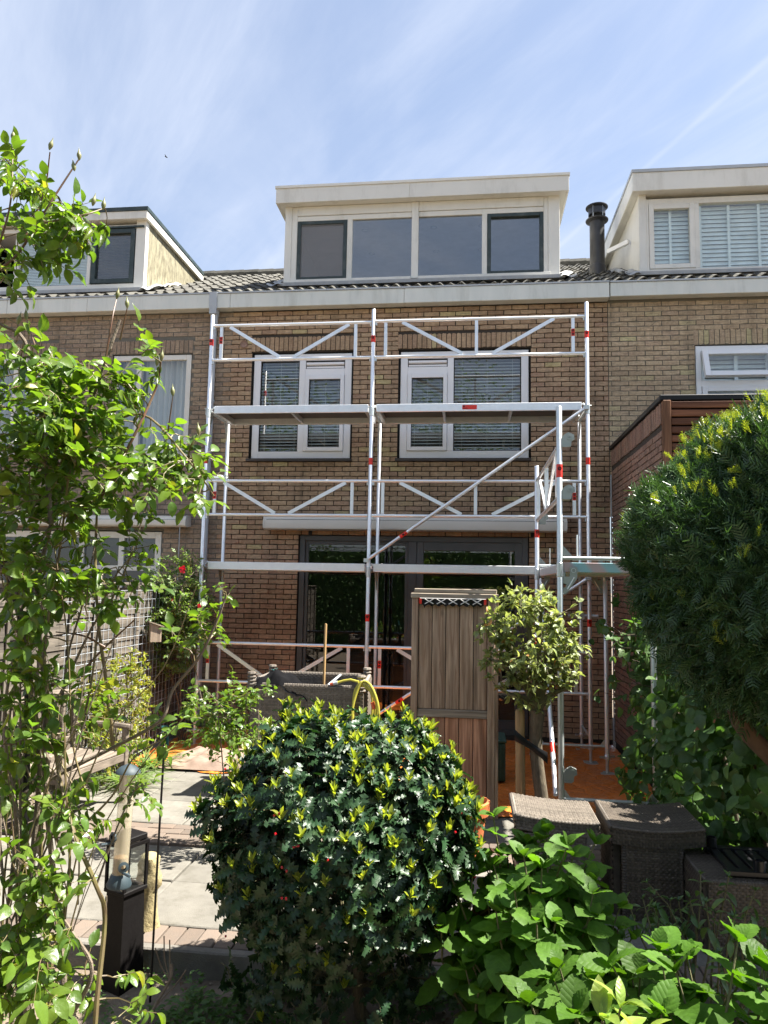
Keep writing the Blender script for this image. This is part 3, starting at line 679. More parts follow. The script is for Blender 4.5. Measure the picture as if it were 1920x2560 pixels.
# ================================================================== LEFT HOUSE
houseL = thing('brick_house', 'left neighbour brick row house with the dark green trimmed dormer', 'house', (-4.5, 0, 0))
LW = [(-3.98, -2.80, 3.72, 5.17), (-5.90, -4.86, 3.72, 5.17), (-5.95, -3.12, 0.0, 2.60)]
LH = [grow(w, 0.015) for w in LW]
wall_sheet(-6.7, XL-0.0, -0.1, 5.80, 0.010, LH).build('wall', m_mortarL, houseL)
ls = [(h[0]-0.01, h[1]+0.01, h[3]+0.010, h[3]+0.20) for h in LH[:2]]
rc = courses(-6.7, XL-0.010, -0.05, 5.78, LH+ls, edge1=ez)
for s_ in ls: rc += soldier(*s_)
lay_bricks(houseL, rc, (0, 0.004, 0), 0.0, m_brickL, seed=5, keep=lambda x, y: 770 < y < 1450 and x > 330)
for i, (X0, X1, Z0, Z1) in enumerate(LW[:2]):
    mb = MB(); rect_frame(mb, X0, X1, Z0, Z1, 0.075, 0.02, 0.09, 0.08); mb.cbox(X0+0.36, X0+0.43, 0.022, 0.09, Z0+0.08, Z1-0.075, .003)
    w = mb.build('window', m_offwhite, houseL)
    pane(w, X0+0.075, X0+0.36, Z0+0.08, Z1-0.075, 0.05); pane(w, X0+0.43, X1-0.075, Z0+0.08, Z1-0.075, 0.05)
    mb = MB(); mb.cbox(X0-0.03, X1+0.03, -0.045, 0.08, Z0-0.05, Z0-0.005, .003); mb.build('sill', m_offwhite, w)
    for (a, c) in ((X0+0.08, X0+0.35), (X0+0.44, X1-0.08)):
        cu = MB(); nn = 60; cu.grid(lambda u, v: (a+(c-a)*u, 0.16+0.025*math.sin(u*(c-a)*75)+0.01*math.sin(u*31), Z0+0.05+(Z1-Z0-0.1)*v), nn, 1); cu.build('curtain', m_curt, w, smooth=True)
X0, X1, Z0, Z1 = LW[2]; mb = MB(); rect_frame(mb, X0, X1, Z0, Z1, 0.09, 0.02, 0.10)
for x in (-5.1, -4.35, -3.75): mb.cbox(x, x+0.08, 0.022, 0.10, 0.09, Z1-0.09, .003)
mb.cbox(X0+0.09, X1-0.09, 0.026, 0.10, 2.05, 2.12, .003); w = mb.build('window', m_offwhite, houseL)
pane(w, X0+0.09, X1-0.09, 0.09, Z1-0.09, 0.06, m_glassd)
room(houseL, -6.6, XL-0.1, 0.13, 3.5, 3.2, 5.4, m_roomd, m_room); room(houseL, -6.6, XL-0.1, 0.16, 4.5, -0.02, 2.7, m_roomd, m_room)
aw = cassette(houseL, -5.95, -2.70, 2.665, -0.006, 0.20, 0.15, m_offwhite)
mb = MB(); mb.tube([(-2.78, -0.17, 2.68), (-2.775, -0.17, 1.6)], 0.006, 6); mb.build('awning_crank', m_zinc, aw)
gutter(houseL, -6.7, -2.47, [-5.6, -4.35])
LD = (-6.6, -3.73, 0.30, 2.60)
roof(houseL, -6.62, -2.42, LD)
dm = flat_dormer(houseL, -6.6, -3.73, 0.30, 6.30, 7.49, 0.12, 0.05, m_cream, m_dgreen, [], m_creamdirt, 0.10, 2.55, 0.06)
mb = MB(); YF = 0.31
mb.cbox(-6.5, -3.89, YF, YF+0.09, 6.31, 6.40, .004); mb.cbox(-6.5, -3.89, YF, YF+0.09, 7.27, 7.335, .004); mb.cbox(-4.66, -4.60, YF-0.003, YF+0.09, 6.40, 7.27, .004); mb.cbox(-5.86, -5.78, YF-0.003, YF+0.09, 6.40, 7.27, .004)
mb.build('window_frame', m_cream, dm)
mb = MB(); rect_frame(mb, -4.585, -3.90, 6.405, 7.265, 0.07, YF-0.02, YF+0.05); mb.build('sash', m_dgreen, dm)
mb = MB(); mb.box(-4.59, -3.76, YF-0.035, YF-0.002, 7.272, 7.30); mb.build('drip_rail', m_dgreen, dm)
pane(dm, -5.78, -4.66, 6.40, 7.27, YF+0.03, m_glass); pane(dm, -4.515, -3.97, 6.475, 7.195, YF+0.03, m_glass)
blinds(dm, -5.76, -4.68, 6.41, 7.26, YF+0.07, 0.025, 1.1, m_shut, 0.026, False); blinds(dm, -4.53, -3.95, 6.41, 7.26, YF+0.08, 0.025, 0.7, m_blindd, 0.025, False)
room(houseL, -6.55, -3.8, 0.42, 2.5, 6.2, 7.33, m_room, m_roomw)
mb = MB(); mb.box(-6.6, -3.70, 0.20, 0.29, 6.235, 6.285); mb.build('flashing', m_lead, dm)
flashing_lumps(dm, -3.71, 1)
# downpipe
dp = thing('downpipe', 'pale grey zinc downpipe running down the wall left of the scaffold', 'downpipe', (-2.45, -0.1, 0))
mb = MB(); mb.tube([(-2.445, -0.085, 5.76), (-2.445, -0.085, 0.0)], 0.040, 14); mb.build('pipe', m_zinc, dp, smooth=True)
mb = MB(); mb.box(-2.50, -2.39, -0.175, -0.157, 5.77, 6.02); mb.box(-2.495, -2.395, -0.174, -0.03, 5.70, 5.782); mb.tube([(-2.445, -0.085, 5.78), (-2.445, -0.085, 5.52)], [0.062, 0.045], 14); mb.build('pipe_hopper', m_zinc, dp, smooth=True)
for z in (4.45, 2.2):
    mb = MB(); mb.lathe((-2.445, -0.085, z), [(0.041, -0.02), (0.048, -0.02), (0.048, 0.02), (0.041, 0.02)], 14); mb.box(-2.455, -2.435, -0.04, 0.0, z-0.01, z+0.01); mb.build('pipe_clip', m_zinc, dp)

# ================================================================== RIGHT HOUSE
houseR = thing('brick_house', 'right neighbour brick row house with the white shuttered dormer', 'house', (5.5, 0, 0))
RW = (4.16, 6.2, 3.55, 5.15); RH = grow(RW, 0.012)
wall_sheet(XR, 7.6, 3.2, 5.81, 0.010, [RH]).build('wall', m_mortarR, houseR)
rs = (RH[0]-0.01, RH[1]+0.01, RH[3]+0.010, RH[3]+0.21)
rc = courses(XR+0.008, 7.6, 3.25, 5.80, [RH, rs])+soldier(*rs)
lay_bricks(houseR, rc, (0, 0.004, 0), 0.0, m_brickR, seed=9, keep=lambda x, y: y < 1000)
mb = MB(); X0, X1, Z0, Z1 = RW; rect_frame(mb, X0, X1, Z0, Z1, 0.07, 0.02, 0.10)
mb.cbox(5.12, 5.20, 0.022, 0.10, Z0+0.07, Z1-0.07, .003); mb.cbox(X0+0.07, 5.12, 0.026, 0.10, 4.60, 4.68, .003)
w = mb.build('window', m_white, houseR)
M = Matrix.Translation((0, 0.02, 5.07)) @ Matrix.Rotation(math.radians(-17), 4, 'X')
mb = MB(M); rect_frame(mb, 4.235, 5.115, -0.40, 0.0, 0.07, -0.05, 0.01); sash = mb.build('sash', m_white, w, label='white top hung sash standing open')
mb = MB(M); mb.quad((4.305, -0.02, -0.33), (5.045, -0.02, -0.33), (5.045, -0.02, -0.07), (4.305, -0.02, -0.07)); mb.build('pane', m_glass, w)
mb = MB(); rect_frame(mb, 4.235, 5.115, 3.63, 4.595, 0.065, 0.0, 0.09); mb.build('sash', m_white, w)
pane(w, 4.30, 5.05, 3.69, 4.53, 0.05); pane(w, 5.2, 6.13, 3.62, 5.08, 0.06)
blinds(w, 4.26, 6.13, 3.6, 5.06, 0.17, 0.062, 1.1, m_shut, 0.064, False, 'shutter_slat')
mb = MB()
for x in (4.26, 4.68, 5.08, 5.6): mb.box(x, x+0.045, 0.115, 0.14, 3.6, 5.08)
mb.build('shutter_stile', m_shut, w)
room(houseR, XR+0.1, 7.5, 0.2, 3.5, 3.2, 5.4, m_room, m_roomw)
gutter(houseR, XR+0.012, 7.6, [5.6], 5.802, 5.992, -0.145)
RD = (3.53, 7.3, 0.30, 3.2)
roof(houseR, 3.02, 7.62, RD)
dm = flat_dormer(houseR, 3.53, 7.3, 0.30, 6.28, 7.70, 0.265, 0.11, m_cream, m_zinc, [5.9], m_cream, 0.14, 3.0, 0.045)
mb = MB(); YF = 0.31
mb.cbox(3.632, 3.665, YF, YF+0.09, 6.30, 7.385, .003); mb.cbox(3.666, 7.14, YF+0.001, YF+0.09, 6.30, 6.36, .003); mb.cbox(3.666, 7.14, YF+0.001, YF+0.09, 7.30, 7.385, .003)
for x in (4.28, 5.95): mb.cbox(x, x+0.065, YF+0.002, YF+0.09, 6.36, 7.30, .003)
mb.build('window_frame', m_offwhite, dm)
mb = MB(); rect_frame(mb, 3.668, 4.278, 6.362, 7.298, 0.066, YF-0.012, YF+0.06); mb.build('sash', m_offwhite, dm)
pane(dm, 3.73, 4.21, 6.43, 7.23, YF+0.03); pane(dm, 4.345, 5.95, 6.36, 7.30, YF+0.04); pane(dm, 6.015, 7.14, 6.36, 7.30, YF+0.04)
blinds(dm, 3.69, 4.26, 6.37, 7.29, YF+0.12, 0.062, 1.22, m_shut, 0.066, False, 'shutter_slat'); blinds(dm, 4.35, 5.95, 6.36, 7.30, YF+0.12, 0.062, 1.22, m_shut, 0.066, False, 'shutter_slat')
mb = MB()
for x in (3.955, 4.36, 4.74, 5.14, 5.54): mb.box(x, x+0.035, YF+0.075, YF+0.09, 6.37, 7.29)
mb.build('shutter_stile', m_shut, dm)
room(houseR, 3.6, 7.2, 0.45, 3.0, 6.2, 7.38, m_room, m_roomw)
mb = MB(); mb.box(3.45, 7.3, 0.20, 0.29, 6.235, 6.285); mb.build('flashing', m_lead, dm)
flashing_lumps(dm, 3.50, -1)
# spare fascia board on the dormer's near side
mb = MB(); mb.bar((3.24, 1.05, 6.98), (3.50, 0.85, 7.03), 0.05, 0.06); mb.build('cable_box', m_white, dm)
# flue
fl = thing('flue_pipe', 'black metal flue pipe with double cowl between the two dormers', 'chimney', (3.10, 1.25, 6.7))
FX, FY = 3.12, 1.25
mb = MB(); mb.lathe((FX, FY, 6.62), [(0.112, 0), (0.112, 0.95)], 24); mb.build('pipe', m_flue, fl, smooth=True)
mb = MB(); mb.lathe((FX, FY, 6.62), [(0.13, 0.0), (0.125, 0.22), (0.112, 0.24)], 24); mb.build('pipe_collar', m_flue, fl, smooth=True)
mb = MB(); mb.lathe((FX, FY, 7.57), [(0.112, -0.02), (0.168, 0.0), (0.172, 0.015), (0.12, 0.03), (0.09, 0.035)], 24); mb.build('lower_cowl', m_flue, fl, smooth=True)
mb = MB(); mb.lathe((FX, FY, 7.60), [(0.085, 0.0), (0.085, 0.075)], 20); mb.build('inner_pipe', m_seal, fl, smooth=True)
mb = MB(); mb.lathe((FX, FY, 7.665), [(0.128, 0.0), (0.128, 0.10)], 24); mb.build('band', m_flue, fl, smooth=True)
mb = MB(); mb.lathe((FX, FY, 7.79), [(0.0, 0.035), (0.12, 0.028), (0.168, 0.008), (0.168, -0.005), (0.10, -0.012), (0.0, -0.012)], 24); mb.build('cap', m_flue, fl, smooth=True)
for k in range(5):
    a = k*2*math.pi/5+0.3; mb = MB(); mb.bar((FX+0.122*math.cos(a), FY+0.122*math.sin(a), 7.585), (FX+0.122*math.cos(a), FY+0.122*math.sin(a), 7.80), 0.012, 0.012); mb.build('stay', m_zinc, fl)

# ================================================================== EXTENSION
ext = thing('house_extension', 'tall brick extension with brown slatted front at right', 'extension', (4.5, -1.3, 0))
EX, EYN, ET = 3.05, -2.58, 3.80
mb = MB(); mb.box(EX+0.012, EX+0.10, EYN+0.02, -0.0, -0.1, ET-0.06); mb.build('wall', m_mortar, ext)
rc = [(u0, u1, z0, z1) for (u0, u1, z0, z1) in courses(0.004, -EYN-0.03, -0.05, ET-0.29, [])]+soldier(0.004, -EYN-0.03, ET-0.275, ET-0.065)
lay_bricks(ext, rc, (EX, 0, 0), -math.pi/2, m_brickX, seed=13, keep=lambda x, y: 950 < y < 1900 and x < 1800)
mb = MB(); mb.cbox(EX-0.02, 6.2, EYN-0.03, -0.004, ET-0.055, ET, 0.006); mb.build('roof_edge', m_black, ext)
mb = MB(); mb.box(EX+0.06, 6.2, EYN+0.08, -0.004, -0.1, ET-0.057); mb.build('core', m_seal, ext)
mb = MB(); mb.cbox(EX+0.0, EX+0.075, EYN-0.055, EYN+0.02, 0.0, ET-0.058, 0.006); mb.build('corner_post', wood_mat('brown_post', (0.26, 0.13, 0.07), (0.16, 0.075, 0.04), axis=2, knots=False), ext)
slm = MB(); slm.cbox(0, 3.05, -0.018, 0.018, -0.033, 0.033, 0.006); o = slm.build('slat', m_slat); slme = o.data; bpy.data.objects.remove(o)
for i in range(44):
    z = ET-0.10-i*0.083
    if z < 0.05: break
    link('slat', slme, ext, (EX+0.078, EYN-0.02, z), Quaternion((1, 0, 0), rnd.uniform(-.02, .02)))
mb = MB(); mb.tube([(EX-0.025, -0.10, 0.0), (EX-0.022, -0.10, 1.4), (EX-0.026, -0.10, 2.6), (EX-0.022, -0.10, 3.4)], 0.009, 6); mb.build('cable', m_zinc, ext)
# ================================================================== SCAFFOLD
YFS, YBS = -1.15, -0.42
scf = thing('scaffold', 'aluminium tube scaffold with red stickers standing along the middle house', 'scaffold', (0.25, -0.8, G))
TR = 0.0242
def post(x, y, z0, z1, m=None):
    mb = MB(); mb.tube([(x, y, z0), (x, y, z1-0.008), (x, y, z1)], [TR, TR, TR*0.8], 12); p = mb.build('standard', m or m_alu, scf, smooth=True)
    for z in (z0+0.02, 2.06, 4.02):
        if z0 < z-0.03 < z1-0.1:
            c = MB(); c.lathe((x, y, z), [(TR, -0.06), (TR+0.004, -0.055), (TR+0.004, 0.055), (TR, 0.06)], 12); c.build('collar', m_galv, p)
    return p
def sticker(p, x, y, z, h=0.085, logo=True, r=TR):
    mb = MB(); mb.lathe((x, y, z), [(r+0.0012, -h/2), (r+0.0015, h/2)], 12); st = mb.build('sticker', m_red, p, smooth=True)
    if logo:
        lg = MB(); lg.lathe((x, y-r-0.0016, z+h*0.16), [(0.0, 0.001), (0.017, 0.001), (0.017, 0.0)], 12, Vector((0, -1, 0))); lg.build('logo', m_black, p)
        lg = MB()
        for dz in (0.004, -0.004): lg.box(x-0.008, x+0.008, y-r-0.0035, y-r-0.003, z+h*0.16+dz-0.0015, z+h*0.16+dz+0.0015)
        lg.box(x-0.012, x+0.012, y-r-0.0026, y-r-0.002, z-h*0.32, z-h*0.26); lg.build('logo', m_red, p)
def base_jack(x, y, top=0.22):
    mb = MB(); mb.box(x-0.075, x+0.075, y-0.075, y+0.075, G+0.012, G+0.020); o = mb.build('base_plate', m_galv, scf)
    s_ = MB(); s_.tube([(x, y, G+0.02), (x, y, top+0.05)], 0.017, 10); s_.build('jack_screw', m_galv, o, smooth=True)
    s_ = MB(); s_.lathe((x, y, top-0.03), [(0.017, -0.02), (0.034, -0.018), (0.034, 0.012), (0.026, 0.03)], 10)
    for a in (0.4, 0.4+math.pi): s_.bar((x, y, top-0.03), (x+0.09*math.cos(a), y+0.09*math.sin(a), top-0.025), 0.016, 0.02)
    s_.build('jack_nut', m_galv, o)
XP = (-2.07, 0.0, 2.57)
for i, x in enumerate(XP):
    p = post(x, YFS, 0.16, 5.29+0.02*i); base_jack(x, YFS, 0.16)
    for z, lg in ((4.93, True), (3.42 if i == 0 else 3.40, False), (1.52, True)): sticker(p, x, YFS, z, logo=lg)
    pb = post(x+0.01, YBS, 0.16, 4.03); base_jack(x+0.01, YBS, 0.16)
    # transoms and gussets
    for z in (2.085, 4.045):
        mb = MB(); mb.tube([(x+0.01, YFS+TR, z), (x+0.01, YBS-TR, z)], 0.021, 10); t_ = mb.build('transom', m_galv, scf, smooth=True)
        for yy, s_ in ((YFS+TR, 1), (YBS-TR, -1)):
            g = MB(); g.prism([(0, -0.01), (s_*0.13, -0.02), (s_*0.02, -0.24), (0, -0.24)], (x+0.006, yy, z), (x+0.012, yy, z), (0, 1, 0), (0, 0, 1)); g.build('gusset', m_plate, t_)
        c = MB(); c.box(x-0.03, x-0.024, YFS-0.02, YFS+0.03, z-0.05, z+0.04); c.tube([(x-0.05, YFS, z+0.03), (x+0.05, YFS, z+0.02)], 0.006, 6); c.build('wedge_head', m_galv, t_)
    mb = MB(); mb.tube([(x, YFS+TR, 0.24), (x+0.01, YBS-TR, 0.24)], 0.014, 8); mb.build('transom', m_galv, scf, smooth=True)
def lattice(x0, x1, y, zt, zb, style, stick=None):
    """guard frame: two tubes, uprights and a flat-bar V"""
    mb = MB(); mb.tube([(x0+TR, y, zt), (x1-TR, y, zt)], 0.0195, 10); fr = mb.build('guard_frame', m_alu, scf, smooth=True)
    mb = MB(); mb.tube([(x0+TR, y, zb), (x1-TR, y, zb)], 0.0195, 10); mb.build('bottom_rail', m_alu, fr, smooth=True)
    for xa in (x0+TR, x1-TR):
        mb = MB(); s_ = 1 if xa < (x0+x1)/2 else -1
        for z in (zt, zb): mb.box(xa-0.004, xa+0.02*s_+0.004, y-0.012, y+0.012, z-0.05, z+0.012)
        mb.build('hook', m_galv, fr)
    L = x1-x0
    if style == 'L': ups = (0.13, L-0.22); v = ((0.24, 0.90), (L-0.30, 1.07))
    else: ups = (0.155, 1.265, L-0.16); v = ((0.36, 1.10), (L-0.38, 1.46))
    for u in ups:
        mb = MB(); mb.box(x0+u-0.019, x0+u+0.019, y-0.012, y+0.012, zb+0.018, zt-0.018); mb.build('upright', m_alu, fr)
    for (a, c) in v:
        mb = MB(); mb.bar((x0+a, y-0.001, zt-0.02), (x0+c, y-0.001, zb+0.02), 0.022, 0.042); mb.build('brace', m_alu, fr)
    if stick is not None:
        u = ups[stick]; mb = MB(); mb.box(x0+u-0.0196, x0+u+0.0196, y-0.0138, y-0.0122, (zt+zb)/2-0.015, (zt+zb)/2+0.075); s_ = mb.build('sticker', m_red, fr)
        for k in (0.0, 0.042):
            lg = MB(); lg.lathe((x0+u, y-0.0139, (zt+zb)/2+0.01+k), [(0.0, 0.0008), (0.015, 0.0008), (0.015, 0)], 10, Vector((0, -1, 0))); lg.build('logo', m_black, fr)
            lg = MB(); lg.box(x0+u-0.008, x0+u+0.008, y-0.0155, y-0.0149, (zt+zb)/2+0.008+k, (zt+zb)/2+0.012+k); lg.build('logo', m_red, fr)
    return fr
for zt, zb in ((5.145, 4.70), (3.16, 2.74), (1.18, 0.72)):
    lattice(XP[0], XP[1], YFS-0.002, zt, zb, 'L', 0 if zt < 5 else 0); lattice(XP[1], XP[2], YFS-0.002, zt+(0.01 if zt > 5 else 0), zb, 'R', 2 if zt > 2 else 0)
def deck(x0, x1, z, y0=YFS+0.03, y1=YBS-0.02, ribs=2, name='platform'):
    """aluminium frame deck with a dark plywood floor"""
    mb = MB(); mb.cbox(x0, x1, y0-0.0, y0+0.03, z-0.085, z+0.012, 0.004); o = mb.build(name, m_alu, scf)
    mb = MB(); mb.cbox(x0, x1, y1-0.03, y1, z-0.085, z+0.012, 0.004); mb.build('side_rail', m_alu, o)
    mb = MB(); mb.box(x0+0.01, x1-0.01, y0+0.031, y1-0.031, z-0.004, z+0.006); mb.build('deck_board', m_plyw, o)
    for xa in (x0, x1-0.045):
        mb = MB(); mb.box(xa, xa+0.045, y0+0.031, y1-0.031, z-0.08, z-0.006); mb.build('end_rail', m_alu, o)
    for k in range(ribs):
        xr = x0+(x1-x0)*(k+1)/(ribs+1); mb = MB(); mb.box(xr-0.015, xr+0.015, y0+0.031, y1-0.031, z-0.07, z-0.006); mb.build('cross_rib', m_alu, o)
    for xa, s_ in ((x0+0.02, -1), (x1-0.02, 1)):
        for yy in (y0+0.08, y1-0.08):
            mb = MB(); mb.tube([(xa, yy, z-0.01), (xa+s_*0.05, yy, z+0.012), (xa+s_*0.075, yy, z-0.02)], 0.011, 6); mb.build('deck_hook', m_galv, o)
    return o
for z in (2.15, 4.105):
    deck(XP[0]+0.06, XP[1]-0.05, z, ribs=1)
    o = deck(XP[1]+0.05, XP[2]-0.06, z, ribs=2)
    if z > 4:
        xa = 1.10; mb = MB(); mb.box(xa, xa+0.175, YFS+0.0275, YFS+0.0292, z-0.064, z-0.010); mb.build('sticker', m_red, o, label='red rectangular sticker on the platform edge')
        mb = MB(); mb.lathe((xa+0.02, YFS+0.0273, z-0.026), [(0.0, 0.001), (0.011, 0.001), (0.011, 0.0)], 12, Vector((0, -1, 0)))
        mb.box(xa+0.006, xa+0.065, YFS+0.0262, YFS+0.0268, z-0.054, z-0.048); mb.build('logo', m_black, o)
# diagonal braces in the facade plane
for (a, c, sx) in (((0.0, 2.20), (2.55, 4.03), 0.34), ((-0.02, 0.28), (2.55, 2.03), 0.20)):
    y = YFS-0.05; mb = MB(); mb.tube([(a[0]-0.02, y, a[1]), (c[0], y, c[1])], 0.0205, 10); d_ = mb.build('diagonal_brace', m_alu, scf, smooth=True)
    mb = MB(); t_ = Vector((c[0]-a[0], 0, c[1]-a[1])).normalized(); p0 = Vector((a[0]-0.02, y, a[1]))
    k = 0.17
    mb = MB(); pa = p0+(Vector((c[0], y, c[1]))-p0)*k; mb.tube([pa-t_*0.05, pa+t_*0.05], 0.0218, 10); mb.build('sticker', m_red, d_, smooth=True)
    mb = MB(); q_ = pa+Vector((0, -0.0222, 0)); mb.lathe(q_, [(0, 0.0006), (0.013, 0.0006), (0.013, 0)], 10, Vector((0, -1, 0))); mb.build('logo', m_black, d_)
    for e, s_ in ((p0, 1), (Vector((c[0], y, c[1])), -1)):
        mb = MB(); mb.box(e.x-0.03, e.x+0.03, y-0.024, y+0.045, e.z-0.022, e.z+0.022); mb.build('brace_hook', m_galv, d_)
# short tie tube with coupler on the left rear standard
mb = MB(); mb.tube([(-2.30, YBS-0.06, 3.30), (-2.02, YBS-0.055, 3.285)], 0.0245, 12, cap=False); tt = mb.build('tie_tube', m_galv, scf, smooth=True)
mb = MB(); mb.tube([(-2.296, YBS-0.06, 3.30), (-2.20, YBS-0.06, 3.295)], 0.021, 12); mb.build('tube_bore', m_seal, tt)
mb = MB(); mb.box(-2.10, -2.03, YBS-0.09, YBS+0.03, 3.25, 3.335); mb.tube([(-2.12, YBS-0.02, 3.26), (-1.98, YBS-0.02, 3.265)], 0.008, 6); mb.build('coupler', m_galv, tt)
mb = MB(); mb.tube([(2.43, YBS+0.06, 1.57), (2.80, YBS+0.06, 1.57)], 0.0245, 12); tt = mb.build('tie_tube', m_galv, scf, smooth=True)
mb = MB(); mb.box(2.54, 2.62, YBS-0.03, YBS+0.09, 1.53, 1.61); mb.box(2.47, 2.49, YBS+0.03, YBS+0.09, 1.535, 1.605); mb.build('coupler', m_galv, tt)
# return bay along the extension, running towards the garden
XA, XB, Y1_, Y2_ = 1.94, 2.67, -1.60, -3.67
for (x, y, top) in ((XA, Y1_, 3.27), (XA, Y2_, 3.43), (XB, Y1_, 2.18), (XB, Y2_, 2.18)):
    p = post(x, y, 0.16, top, m_alu if y > -3 else m_galv); base_jack(x, y, 0.16)
    if x == XA:
        sticker(p, x, y, 2.88 if y < -3 else 2.51, 0.11 if y < -3 else 0.09); sticker(p, x, y, 1.33, 0.09)
for y in (Y1_, Y2_):
    z = 2.10; mb = MB(); mb.tube([(XA+TR, y, z+0.055), (XB-TR, y, z+0.055)], 0.016, 10); t_ = mb.build('transom', m_galv, scf, smooth=True)
    for xx, s_ in ((XA+TR, 1), (XB-TR, -1)):
        # swan-neck bracket plate
        g = MB(); g.prism([(0.0, -0.10), (s_*0.02, -0.10), (s_*0.02, -0.135), (s_*0.055, -0.135), (s_*0.055, -0.055), (s_*0.115, -0.055), (s_*0.115, -0.15), (s_*0.028, -0.275), (0.0, -0.275), (0, -0.225), (s_*0.02, -0.225), (s_*0.03, -0.20), (0.0, -0.19)], (xx, y-0.004, z+0.04), (xx, y+0.004, z+0.04), (1, 0, 0), (0, 0, 1)); g.build('bracket', m_plate, t_)
        g = MB(); g.lathe((xx+s_*0.085, y-0.005, z-0.045), [(0.014, 0.0), (0.014, 0.004), (0.021, 0.004), (0.021, 0.0)], 12, Vector((0, -1, 0))); g.tube([(xx+s_*0.035, y-0.006, z-0.20), (xx+s_*0.09, y-0.006, z-0.10)], 0.006, 6); g.build('bracket_rib', m_galv, t_)
        g = MB(); g.prism([(0.0, 0.0), (s_*0.075, 0.0), (s_*0.01, 0.075), (0.0, 0.08)], (xx, y-0.004, z+0.075), (xx, y+0.004, z+0.075), (1, 0, 0), (0, 0, 1)); g.build('gusset', m_plate, t_)
        g = MB(); g.tube([(xx+s_*0.12, y+0.03, z+0.06), (xx+s_*0.12, y+0.03, z+0.25)], 0.008, 6); g.build('spigot', m_galv, t_)
    mb = MB(); mb.tube([(XA+TR, y, 0.24), (XB-TR, y, 0.24)], 0.014, 8); lt = mb.build('transom', m_galv, scf, smooth=True)
    for xx, s_ in ((XA+TR, 1), (XB-TR, -1)):
        g = MB(); g.prism([(0, 0.0), (s_*0.05, 0.0), (s_*0.008, 0.06), (0, 0.06)], (xx, y-0.004, 0.25), (xx, y+0.004, 0.25), (1, 0, 0), (0, 0, 1)); g.build('gusset', m_galv, lt)
z = 2.085
m_film = NT('film_wrap'); _v = m_film.coords(); _s = m_film.n('ShaderNodeSeparateXYZ', {0: _v}).outputs
_w = m_film.math('SINE', m_film.math('MULTIPLY', m_film.math('ADD', _s[0], m_film.math('MULTIPLY', _s[2], 0.8)), 27.0))
m_film = m_film.done(m_film.pbsdf(m_film.mix(m_film.rng(_w, -0.6, 0.6), (0.66, 0.50, 0.50), (0.38, 0.62, 0.68)), 0.25, 0.35))
mb = MB(); mb.cbox(XA+0.03, XB+0.05, Y2_+0.01, Y2_+0.05, z-0.045, z+0.035, 0.005); dk = mb.build('platform', m_film, scf, label='platform edge wrapped in pink and pale blue film')
mb = MB(); mb.cbox(XA+0.03, XB+0.05, Y1_-0.05, Y1_-0.01, z-0.045, z+0.035, 0.005); mb.build('end_rail', m_alu, dk)
for xa in (XA+0.03, XB+0.01):
    mb = MB(); mb.cbox(xa, xa+0.04, Y2_+0.051, Y1_-0.051, z-0.045, z+0.033, 0.004); mb.build('side_rail', m_alu, dk)
mb = MB(); mb.box(XA+0.071, XB+0.009, Y2_+0.051, Y1_-0.051, z+0.012, z+0.024); mb.build('deck_board', m_plyw, dk)
for k in range(3):
    yy = Y2_+(Y1_-Y2_)*(k+1)/4; mb = MB(); mb.box(XA+0.071, XB+0.009, yy-0.015, yy+0.015, z-0.035, z+0.011); mb.build('cross_rib', m_alu, dk)
# side guard frame between the two standards of the return bay
zt, zb = 3.10, 2.66
def ypt(t, z): return Vector((XA+0.004, Y1_+(Y2_-Y1_)*t, z))
mb = MB(); mb.tube([ypt(0.012, zt), ypt(0.988, zt)], 0.0195, 10); fr = mb.build('guard_frame', m_alu, scf, smooth=True)
mb = MB(); mb.tube([ypt(0.012, zb), ypt(0.988, zb)], 0.0195, 10); mb.build('bottom_rail', m_alu, fr, smooth=True)
for t in (0.07, 0.48, 0.92):
    mb = MB(); mb.bar(ypt(t, zb+0.018), ypt(t, zt-0.018), 0.024, 0.038); mb.build('upright', m_alu, fr)
for a, c in ((0.13, 0.44), (0.86, 0.52)):
    mb = MB(); mb.bar(ypt(a, zt-0.02), ypt(c, zb+0.02), 0.022, 0.042); mb.build('brace', m_alu, fr)
def wedge(x, y, z, s_=1):
    mb = MB(); mb.prism([(-0.005, -0.045), (0.07, -0.045), (0.075, 0.0), (0.10, 0.015), (0.095, 0.055), (0.05, 0.075), (0.02, 0.06), (-0.005, 0.03)], (x+TR, y-0.02, z), (x+TR, y+0.02, z), (1, 0, 0), (0, 0, 1))
    o = mb.build('wedge_coupler', m_plate, scf)
    mb = MB(); mb.lathe((x+TR+0.06, y-0.0215, z+0.03), [(0.008, 0.004), (0.022, 0.004), (0.022, 0.0)], 10, Vector((0, -1, 0))); mb.box(x+TR-0.002, x+TR+0.06, y-0.026, y-0.0205, z-0.05, z-0.035); mb.build('coupler_plate', m_plate, o)
for z in (3.13, 2.69, 0.42): wedge(XA, Y2_, z)
wedge(XA, Y1_, 2.66)
# diagonal in the return bay
pa, pb = ypt(0.03, 2.00), ypt(0.97, 0.25)
mb = MB(); mb.tube([pa+Vector((0.03, 0, 0)), pb+Vector((-0.04, 0, 0))], 0.0205, 10); d_ = mb.build('diagonal_brace', m_alu, scf, smooth=True)
dd = (pb-pa).normalized(); pc = pa+(pb-pa)*0.83+Vector((-0.028, 0, 0)); mb = MB(); mb.tube([pc-dd*0.05, pc+dd*0.05], 0.0218, 10); mb.build('sticker', m_red, d_, smooth=True)
